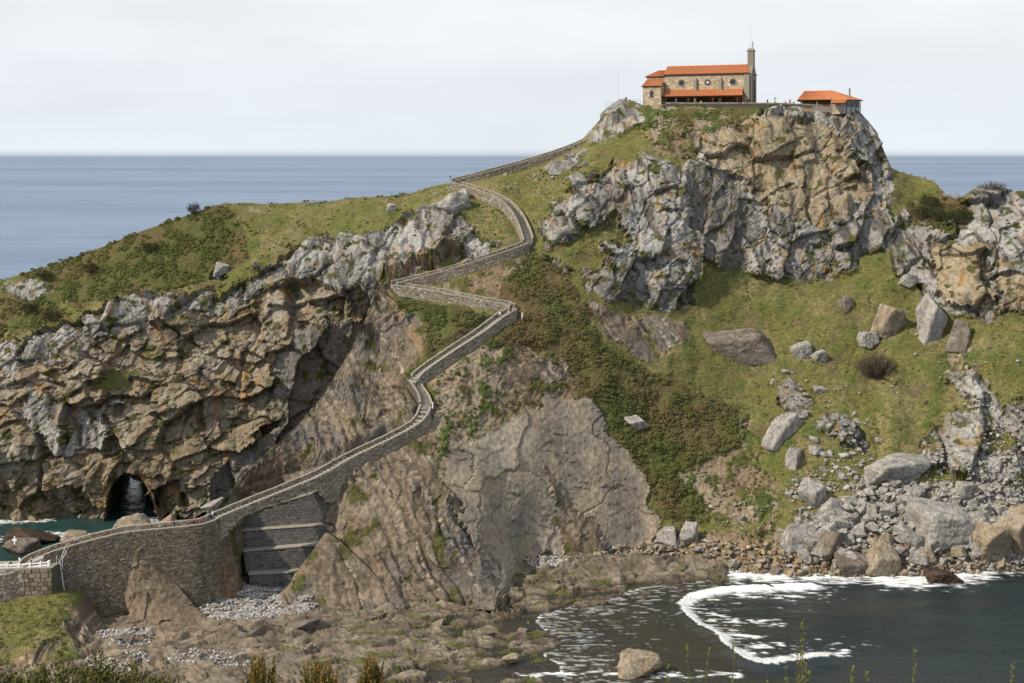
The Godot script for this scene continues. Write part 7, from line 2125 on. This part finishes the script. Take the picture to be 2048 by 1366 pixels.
func body_mesh(bones: Array, cellsize: float) -> Array:
	# surface nets over the field of tapered bones
	var lo := Vector3(9, 9, 9)
	var hi := -lo
	for b in bones:
		var r: float = maxf(b[2], b[3]) + 0.06
		for e in 2:
			lo = lo.min(b[e] - Vector3.ONE * r)
			hi = hi.max(b[e] + Vector3.ONE * r)
	var nx := int((hi.x - lo.x) / cellsize) + 2
	var ny := int((hi.y - lo.y) / cellsize) + 2
	var nq := int((hi.z - lo.z) / cellsize) + 2
	var f := PackedFloat32Array()
	f.resize(nx * ny * nq)
	f.fill(0.5)
	for b in bones:
		var r: float = maxf(b[2], b[3]) + 0.05
		var p0: Vector3 = ((b[0].min(b[1]) - Vector3.ONE * r - lo) / cellsize).floor().max(Vector3.ZERO)
		var p1: Vector3 = ((b[0].max(b[1]) + Vector3.ONE * r - lo) / cellsize).ceil().min(Vector3(nx - 1, ny - 1, nq - 1))
		for k in range(int(p0.z), int(p1.z) + 1):
			for j in range(int(p0.y), int(p1.y) + 1):
				for i in range(int(p0.x), int(p1.x) + 1):
					var at := (k * ny + j) * nx + i
					f[at] = smin(f[at], bone_field(lo + Vector3(i, j, k) * cellsize, b), 0.035)
	var ids := PackedInt32Array()
	ids.resize(nx * ny * nq)
	ids.fill(-1)
	var V := PackedVector3Array()
	var corner := [0, 1, nx, nx + 1, nx * ny, nx * ny + 1, nx * ny + nx, nx * ny + nx + 1]
	var offs := []
	for c in 8: offs.append(Vector3(c & 1, (c >> 1) & 1, c >> 2))
	var edges := [[0, 1], [2, 3], [4, 5], [6, 7], [0, 2], [1, 3], [4, 6], [5, 7], [0, 4], [1, 5], [2, 6], [3, 7]]
	for k in nq - 1:
		for j in ny - 1:
			for i in nx - 1:
				var at := (k * ny + j) * nx + i
				var inn := 0
				for c in 8:
					if f[at + corner[c]] < 0.0: inn += 1
				if inn == 0 or inn == 8: continue
				var sum := Vector3.ZERO
				var n := 0
				for e in edges:
					var a := f[at + corner[e[0]]]
					var b := f[at + corner[e[1]]]
					if (a < 0.0) != (b < 0.0):
						sum += offs[e[0]].lerp(offs[e[1]], a / (a - b))
						n += 1
				ids[at] = V.size()
				V.append(lo + (Vector3(i, j, k) + sum / n) * cellsize)
	var I := PackedInt32Array()
	var step := [1, nx, nx * ny]
	for k in range(1, nq - 1):
		for j in range(1, ny - 1):
			for i in range(1, nx - 1):
				var at := (k * ny + j) * nx + i
				for ax in 3:
					var a := f[at] < 0.0
					var b: bool = f[at + step[ax]] < 0.0
					if a == b: continue
					var u: int = step[(ax + 1) % 3]
					var v: int = step[(ax + 2) % 3]
					var q := [ids[at], ids[at - u], ids[at - u - v], ids[at - v]]
					if q.min() < 0: continue
					if a: I.append_array([q[0], q[2], q[1], q[0], q[3], q[2]])
					else: I.append_array([q[0], q[1], q[2], q[0], q[2], q[3]])
	return [V, I]

var poses := {}

func pose(which: int) -> Array:
	# joints of a standing (0), walking (1) or sitting (2) adult, 1.72 m tall, facing +z
	if poses.has(which): return poses[which]
	var hip := 0.90
	var l := []
	var ka := Vector3(0.09, 0.48, 0.02)
	var kb := Vector3(-0.09, 0.48, 0.02)
	var fa := Vector3(0.10, 0.07, -0.02)
	var fb := Vector3(-0.10, 0.07, -0.02)
	var ha := Vector3(0.27, 0.80, 0.06)
	var hb := Vector3(-0.27, 0.80, 0.06)
	if which == 1:
		ka = Vector3(0.09, 0.50, 0.16)
		fa = Vector3(0.09, 0.08, 0.24)
		kb = Vector3(-0.09, 0.49, 0.0)
		fb = Vector3(-0.09, 0.14, -0.30)
		ha = Vector3(0.25, 0.84, -0.16)
		hb = Vector3(-0.25, 0.86, 0.22)
	if which == 2:
		hip = 0.48
		ka = Vector3(0.12, 0.50, 0.42)
		kb = Vector3(-0.12, 0.50, 0.42)
		fa = Vector3(0.12, 0.08, 0.44)
		fb = Vector3(-0.12, 0.08, 0.44)
		ha = Vector3(0.16, 0.58, 0.34)
		hb = Vector3(-0.16, 0.58, 0.34)
	var sh := hip + 0.52
	var ea := Vector3(0.26, sh - 0.28, 0.0).lerp(Vector3(ha.x + 0.03, sh - 0.28, ha.z * 0.3), 0.6)
	var eb := Vector3(-0.26, sh - 0.28, 0.0).lerp(Vector3(hb.x - 0.03, sh - 0.28, hb.z * 0.3), 0.6)
	var H := Vector3(0, hip, 0)
	l = [
		[H + Vector3(0, 0.0, 0), H + Vector3(0, 0.22, 0.0), 0.155, 0.145, 1.35],
		[H + Vector3(0, 0.22, 0), H + Vector3(0, 0.46, 0), 0.150, 0.165, 1.4],
		[H + Vector3(-0.12, 0.50, 0), H + Vector3(0.12, 0.50, 0), 0.085, 0.085, 1.1],
		[H + Vector3(0, 0.50, 0), H + Vector3(0, 0.62, 0.01), 0.06, 0.055, 1.0],
		[H + Vector3(0, 0.67, 0.02), H + Vector3(0, 0.74, 0.01), 0.085, 0.092, 0.95],
		[H + Vector3(0, 0.65, 0.095), H + Vector3(0, 0.68, 0.115), 0.014, 0.016, 1.0],
		[H + Vector3(-0.092, 0.69, 0.0), H + Vector3(-0.095, 0.71, 0.0), 0.02, 0.02, 1.4],
		[H + Vector3(0.092, 0.69, 0.0), H + Vector3(0.095, 0.71, 0.0), 0.02, 0.02, 1.4]]
	for s in [[1.0, ka, fa, ea, ha], [-1.0, kb, fb, eb, hb]]:
		l.append([H + Vector3(s[0] * 0.09, -0.02, 0), s[1], 0.098, 0.062, 1.0])
		l.append([s[1], s[2], 0.060, 0.042, 1.0])
		l.append([s[2] + Vector3(0, -0.02, -0.03), s[2] + Vector3(s[0] * 0.02, -0.035, 0.16), 0.042, 0.035, 1.0])
		l.append([Vector3(s[0] * 0.19, sh, 0), s[3], 0.062, 0.048, 1.0])
		l.append([s[3], s[4], 0.046, 0.032, 1.0])
		var dn: Vector3 = (s[4] - s[3]).normalized()
		var palm: Vector3 = s[4] + dn * 0.05
		l.append([s[4], palm, 0.030, 0.034, 1.0])
		for q in 4:
			var w: float = (q - 1.5) * 0.017
			var len: float = [0.065, 0.078, 0.072, 0.055][q]
			var k: Vector3 = palm + dn * 0.025 + Vector3(0, 0, w)
			l.append([k, k + dn * len * 0.6 + Vector3(-s[0] * 0.012, 0, 0), 0.009, 0.008, 1.0])
			l.append([k + dn * len * 0.6 + Vector3(-s[0] * 0.012, 0, 0), k + dn * len + Vector3(-s[0] * 0.03, 0, 0), 0.008, 0.007, 1.0])
		l.append([palm - dn * 0.03 + Vector3(0, 0, 0.03), palm + dn * 0.02 + Vector3(-s[0] * 0.015, 0, 0.055), 0.010, 0.008, 1.0])
	var m := body_mesh(l, 0.02)
	poses[which] = [m[0], m[1], hip, [ha, hb]]
	return poses[which]

func person(at: Vector3, turn: float, which: int, top: Color, legs: Color, hair: Color, label: String, size := 1.0, group := "") -> Node3D:
	var g := pose(which)
	var V: PackedVector3Array = g[0]
	var hip: float = g[2]
	var C := PackedColorArray()
	var skin := Color(0.42, 0.26, 0.19)
	for p in V:
		var c := top
		if p.y > hip + 0.575: c = skin
		elif p.distance_to(g[3][0]) < 0.17 and p.y < g[3][0].y + 0.03 or p.distance_to(g[3][1]) < 0.17 and p.y < g[3][1].y + 0.03: c = skin
		elif p.y < hip + 0.03 and absf(p.x) < 0.21: c = legs
		if p.y < 0.10: c = Color(0.03, 0.028, 0.026)
		C.append(c)
	var s := SurfaceTool.new()
	s.begin(Mesh.PRIMITIVE_TRIANGLES)
	s.set_smooth_group(0)
	for i in g[1]:
		s.set_color(C[i])
		s.add_vertex(V[i])
	s.generate_normals()
	var o := base("person", at, turn)
	tag(o, label, "person", group)
	part("body", s.commit(), M.cloth, o)
	# cap of hair over the back and top of the head
	var h := st()
	var ic := icosphere(2)
	for q in ic[1]:
		var keep := true
		for e in 3:
			var v: Vector3 = ic[0][q[e]]
			if v.y < -0.15 + v.z * 0.9: keep = false
		if not keep: continue
		h.set_color(hair)
		for e in [0, 2, 1]: h.add_vertex(Vector3(0, hip + 0.715, 0.005) + ic[0][q[e]] * Vector3(0.104, 0.112, 0.108))
	part("hair", done(h), M.cloth, o)
	o.scale = Vector3.ONE * size
	return o

func build_people() -> void:
	var BLACK := Color(0.02, 0.02, 0.022)
	var NAVY := Color(0.03, 0.045, 0.09)
	var BLUE := Color(0.03, 0.12, 0.42)
	var RED := Color(0.32, 0.04, 0.035)
	var WHITE := Color(0.55, 0.55, 0.54)
	var GREYC := Color(0.16, 0.16, 0.17)
	var TANC := Color(0.30, 0.22, 0.13)
	var JEANS := Color(0.06, 0.085, 0.15)
	var BROWN := Color(0.05, 0.03, 0.02)
	var FAIR := Color(0.22, 0.14, 0.06)
	var L := path_points()
	var on := func(f: int, t: float, side: float) -> Array:
		var l := smooth_line(L[f], 0.5)
		var k := clampi(int(t * (l.size() - 1)), 0, l.size() - 2)
		var d: Vector3 = l[k + 1] - l[k]
		var r := Vector3(d.x, 0, d.z).normalized().cross(Vector3.UP)
		return [l[k] + r * side + Vector3(0, 0.04, 0), atan2(d.x, d.z)]
	var P: Array
	P = on.call(0, 0.985, 0.3); person(P[0], P[1] + PI, 1, BLACK, JEANS, BROWN, "person in black jacket and jeans walking down off the stairs onto causeway")
	P = on.call(0, 0.995, -0.3); person(P[0], P[1] + PI, 1, WHITE, JEANS, FAIR, "person in white top beside the black jacket at the stair foot")
	P = on.call(0, 0.93, 0.2); person(P[0], P[1], 0, RED, BLACK, BROWN, "person in dark red top standing at the causeway bend")
	P = on.call(0, 0.90, -0.4); person(P[0], 2.0, 2, BLACK, GREYC, BROWN, "person in black sitting by the causeway parapet", 0.98)
	P = on.call(0, 0.88, 0.1); person(P[0], 1.2, 0, TANC, BLACK, BROWN, "person in tan coat standing on the causeway")
	P = on.call(0, 0.86, -0.4); person(P[0], 0.4, 2, GREYC, JEANS, FAIR, "person in grey sitting by the causeway parapet")
	P = on.call(0, 0.84, 0.2); person(P[0], P[1] + 0.4, 1, BLACK, BLACK, BROWN, "person all in black walking along the causeway")
	P = on.call(1, 0.50, 0.25); person(P[0], P[1], 1, BLACK, JEANS, BROWN, "person in black climbing the lowest flight above the block walls")
	P = on.call(1, 0.515, -0.35); person(P[0], P[1], 1, NAVY, GREYC, FAIR, "person in navy climbing beside the one in black on the lowest flight")
	P = on.call(3, 0.86, 0.0); person(P[0], P[1] + PI, 1, WHITE, GREYC, BROWN, "person in white coming down the long straight flight")
	P = on.call(3, 1.0, 0.0); person(P[0] + Vector3(-0.6, 0, -0.2), 0.5, 0, BLACK, BLACK, BROWN, "person in black standing at the upper landing")
	P = on.call(5, 0.55, 0.3); person(P[0], P[1], 1, BROWN, JEANS, BROWN, "person in brown on the flight under the limestone cliff")
	P = on.call(5, 0.585, -0.3); person(P[0], P[1], 1, NAVY, BLACK, FAIR, "person in navy on the flight under the limestone cliff")
	var ter := [[Vector3(71.43, 104.54, -335.50), BLACK, "person in black leaning behind the terrace parapet near the chapel front", 0], [Vector3(76.35, 104.38, -335.00), NAVY, "person in navy behind the terrace parapet left of the refuge", 2], [Vector3(77.72, 104.54, -335.50), RED, "person in red behind the terrace parapet left of the refuge", 0], [Vector3(78.72, 104.38, -335.00), GREYC, "person in grey behind the terrace parapet left of the refuge", 2], [Vector3(65.66, 104.70, -336.00), RED, "person in dark red by the corner of the chapel front", 0], [Vector3(66.36, 104.70, -336.00), BLACK, "person in black by the corner of the chapel front", 0], [Vector3(46.47, 104.88, -340.00), BLUE, "person in bright blue under the chapel portico", 0], [Vector3(51.55, 104.79, -338.00), TANC, "person in tan under the middle of the chapel portico", 0], [Vector3(53.23, 104.65, -338.00), Color(0.4, 0.33, 0.08), "person in mustard yellow under the middle of the chapel portico", 2]]
	for q in ter: person(q[0] + Vector3(0, -0.45, 0), rng.randf_range(-0.8, 0.8), q[3], q[1], JEANS, BROWN, q[2])
	person(Vector3(-93.93, 12.76, -223.20), 2.4, 0, Color(0.50, 0.62, 0.06), NAVY, BROWN, "person in yellow high-visibility jacket behind the white fence")
	person(Vector3(-93.61, 12.63, -224.00), -1.9, 0, BLACK, BLACK, BROWN, "person in black facing the yellow jacket behind the white fence")
	person(Vector3(-90.24, 12.56, -224.20), 1.5, 0, BLUE, NAVY, BROWN, "person in blue jacket bending over a bag behind the white fence")
	person(Vector3(-89.41, 12.53, -224.00), -1.2, 2, BLUE, BLACK, BROWN, "person in blue sitting inside the white fence")

# ---------------------------------------------------------------- small things by the causeway
func white_fence(label: String, pts: Array, h: float) -> void:
	var o: Vector3 = pts[0]
	var node := base("picket_fence", o)
	tag(node, label, "fence", "white fences by the causeway")
	for p in pts:
		var s := st()
		box(s, p - o + Vector3(-0.13, -0.1, -0.13), p - o + Vector3(0.13, h, 0.13))
		hexa(s, [p - o + Vector3(-0.17, h, 0.17), p - o + Vector3(0.17, h, 0.17), p - o + Vector3(0.17, h, -0.17), p - o + Vector3(-0.17, h, -0.17)], [p - o + Vector3(-0.1, h + 0.1, 0.1), p - o + Vector3(0.1, h + 0.1, 0.1), p - o + Vector3(0.1, h + 0.1, -0.1), p - o + Vector3(-0.1, h + 0.1, -0.1)])
		part("post", done(s), M.white_paint, node)
	for i in pts.size() - 1:
		for y in [0.38, 0.82]:
			var s := st()
			var a: Vector3 = pts[i] - o
			var b: Vector3 = pts[i + 1] - o
			var d := (b - a).normalized()
			var q := d.cross(Vector3.UP).normalized() * 0.06
			var up := Vector3(0, 0.2, 0)
			a += Vector3(0, h * y - 0.1, 0) + d * 0.12
			b += Vector3(0, h * y - 0.1, 0) - d * 0.12
			hexa(s, [a + q, b + q, b - q, a - q], [a + q + up, b + q + up, b - q + up, a - q + up])
			part("rail", done(s), M.white_paint, node)

func build_misc() -> void:
	# landing with its wall of big stones
	var a := Vector3(-105.15, 13.53, -220.60)
	var b := Vector3(-84.95, 13.83, -221.60)
	var drop := 5.4
	var node := base("stone_revetment", a)
	tag(node, "wall of large rough stones under the white fence above the grass knoll", "wall")
	var s := st()
	var bk := Vector3(0.6, 0, -4.4)
	hexa(s, [Vector3(0, -drop, 0), b - a + Vector3(0, -drop, 0), b - a + bk + Vector3(0, -drop, 0), bk + Vector3(0, -drop, 0)], [Vector3(0, -0.02, 0), b - a + Vector3(0, -0.02, 0), b - a + bk + Vector3(0, -0.02, 0), bk + Vector3(0, -0.02, 0)])
	part("core", done(s), M.mortar, node)
	var dir := (b - a).normalized()
	var len := a.distance_to(b)
	var out := dir.cross(Vector3.UP).normalized()
	if out.z < 0: out = -out
	stone_gain = Color(0.95, 0.9, 0.82)
	var v := 0.05
	while v < drop:
		var h := rng.randf_range(0.6, 0.95)
		var x := -rng.randf()
		while x < len:
			var w := rng.randf_range(0.6, 1.5)
			var x0 := maxf(x, 0.0)
			var x1 := minf(x + w, len)
			x += w
			if x1 - x0 < 0.3: continue
			s = st()
			s.set_color(stone_colour())
			var q := []
			for e in [[x0 + 0.03, -v - h + 0.03], [x1 - 0.03, -v - h + 0.03], [x1 - 0.03, -v - 0.03], [x0 + 0.03, -v - 0.03]]:
				q.append(dir * (e[0] + rng.randf_range(-0.05, 0.05)) + Vector3.UP * (e[1] + rng.randf_range(-0.05, 0.05)))
			var c: Vector3 = (q[0] + q[1] + q[2] + q[3]) * 0.25
			var fr := []
			for e in q: fr.append(e.lerp(c, 0.14) + out * rng.randf_range(0.08, 0.2))
			quad(s, fr[3], fr[2], fr[1], fr[0])
			for i in 4: quad(s, q[(i + 1) % 4], q[i], fr[i], fr[(i + 1) % 4])
			part("stone", done(s), M.stone, node)
		v += h
	var dk := st()
	hexa(dk, [Vector3(0, -0.018, 0), b - a + Vector3(0, -0.018, 0), b - a + bk + Vector3(0, -0.018, 0), bk + Vector3(0, -0.018, 0)], [Vector3(0, 0.10, 0), b - a + Vector3(0, 0.10, 0), b - a + bk + Vector3(0, 0.10, 0), bk + Vector3(0, 0.10, 0)])
	part("paving", done(dk), M.coping, node)
	white_fence("white wooden fence along the edge of the stone landing", [Vector3(-100.09, 13.22, -221.60), Vector3(-97.83, 13.24, -221.70), Vector3(-95.56, 13.25, -221.80), Vector3(-93.38, 13.26, -221.90), Vector3(-91.20, 13.29, -222.00), Vector3(-89.21, 13.38, -222.10), Vector3(-87.31, 13.53, -222.20), Vector3(-85.86, 13.63, -222.30)], 1.25)
	white_fence("white wooden fence at the back of the stone landing", [Vector3(-92.59, 13.01, -225.60), Vector3(-91.10, 12.99, -225.40), Vector3(-89.29, 12.95, -225.10), Vector3(-87.86, 12.91, -224.80), Vector3(-86.03, 13.37, -223.20)], 1.25)
	# signpost with a white cross-shaped head
	var sg := base("signpost", Vector3(-94.94, 13.09, -229.00))
	tag(sg, "slender post with a white cross-shaped head by the landing", "signpost")
	s = st()
	bar(s, Vector3(0, -1.0, 0), Vector3(0, 2.8, 0), 0.05, 0.05, 6)
	part("post", done(s), M.timber, sg)
	s = st()
	box(s, Vector3(-0.12, 2.7, -0.06), Vector3(0.12, 4.2, 0.06))
	box(s, Vector3(-0.42, 3.35, -0.05), Vector3(0.42, 3.7, 0.05))
	part("cross_head", done(s), M.white_paint, sg)
	# metal handrails of the stair that leaves the causeway, and a drain pipe on the wall
	var hr := base("handrail", Vector3(-85.03, 14.77, -224.00))
	tag(hr, "pair of pale metal handrails dropping through the gap in the causeway parapet", "handrail")
	for q in [[Vector3(-85.03, 14.77, -224.00), Vector3(-85.13, 15.87, -225.50)], [Vector3(-84.04, 14.91, -223.60), Vector3(-83.72, 16.69, -225.00)], [Vector3(-83.68, 14.79, -223.40), Vector3(-83.38, 16.16, -224.60)]]:
		s = st()
		var o := Vector3(-85.03, 14.77, -224.00)
		bar(s, q[0] - o, q[1] - o, 0.06, 0.06, 6)
		bar(s, q[0] - o + Vector3(0, -1.6, 0), q[0] - o, 0.05, 0.05, 6)
		bar(s, q[1] - o + Vector3(0, -1.2, 0), q[1] - o, 0.05, 0.05, 6)
		part("rail", done(s), M.steel, hr)
	var pp := base("drain_pipe", Vector3(-83.46, 8.59, -223.80))
	tag(pp, "thin pale pipe running down the causeway wall", "pipe")
	s = st()
	var o2 := Vector3(-83.46, 8.59, -223.80)
	bar(s, Vector3.ZERO, Vector3(-83.96, 11.73, -223.90) - o2, 0.09, 0.09, 7)
	bar(s, Vector3(-83.96, 11.73, -223.90) - o2, Vector3(-84.56, 14.68, -224.00) - o2, 0.09, 0.09, 7)
	part("pipe", done(s), M.steel, pp)
	# iron cross on the wall at the saddle
	var cr_ := base("iron_cross", Vector3(-16.87, 83.14, -329.20))
	tag(cr_, "small dark cross standing on the parapet at the saddle", "cross")
	s = st()
	box(s, Vector3(-0.07, -0.3, -0.07), Vector3(0.07, 1.6, 0.07))
	box(s, Vector3(-0.35, 0.95, -0.06), Vector3(0.35, 1.1, 0.06))
	part("cross", done(s), M.iron, cr_)
	for q in [[Vector3(2.40, 51.21, -288.20), "white marker post below the upper landing"], [Vector3(-17.40, 34.96, -262.60), "white marker post at the lower stair bend"]]:
		var mk := base("marker_post", q[0])
		tag(mk, q[1], "post")
		s = st()
		box(s, Vector3(-0.12, -0.3, -0.12), Vector3(0.12, 0.95, 0.12))
		part("post", done(s), M.white_paint, mk)
		s = st()
		box(s, Vector3(-0.15, 0.95, -0.15), Vector3(0.15, 1.05, 0.15))
		part("cap", done(s), M.white_paint, mk)

func build_things() -> void:
	build_way()
	build_tiers()
	build_chapel()
	build_refuge()
	build_summit()
	build_boulders()
	build_cover()
	build_pebbles()
	build_plants()
	build_misc()
	build_people()
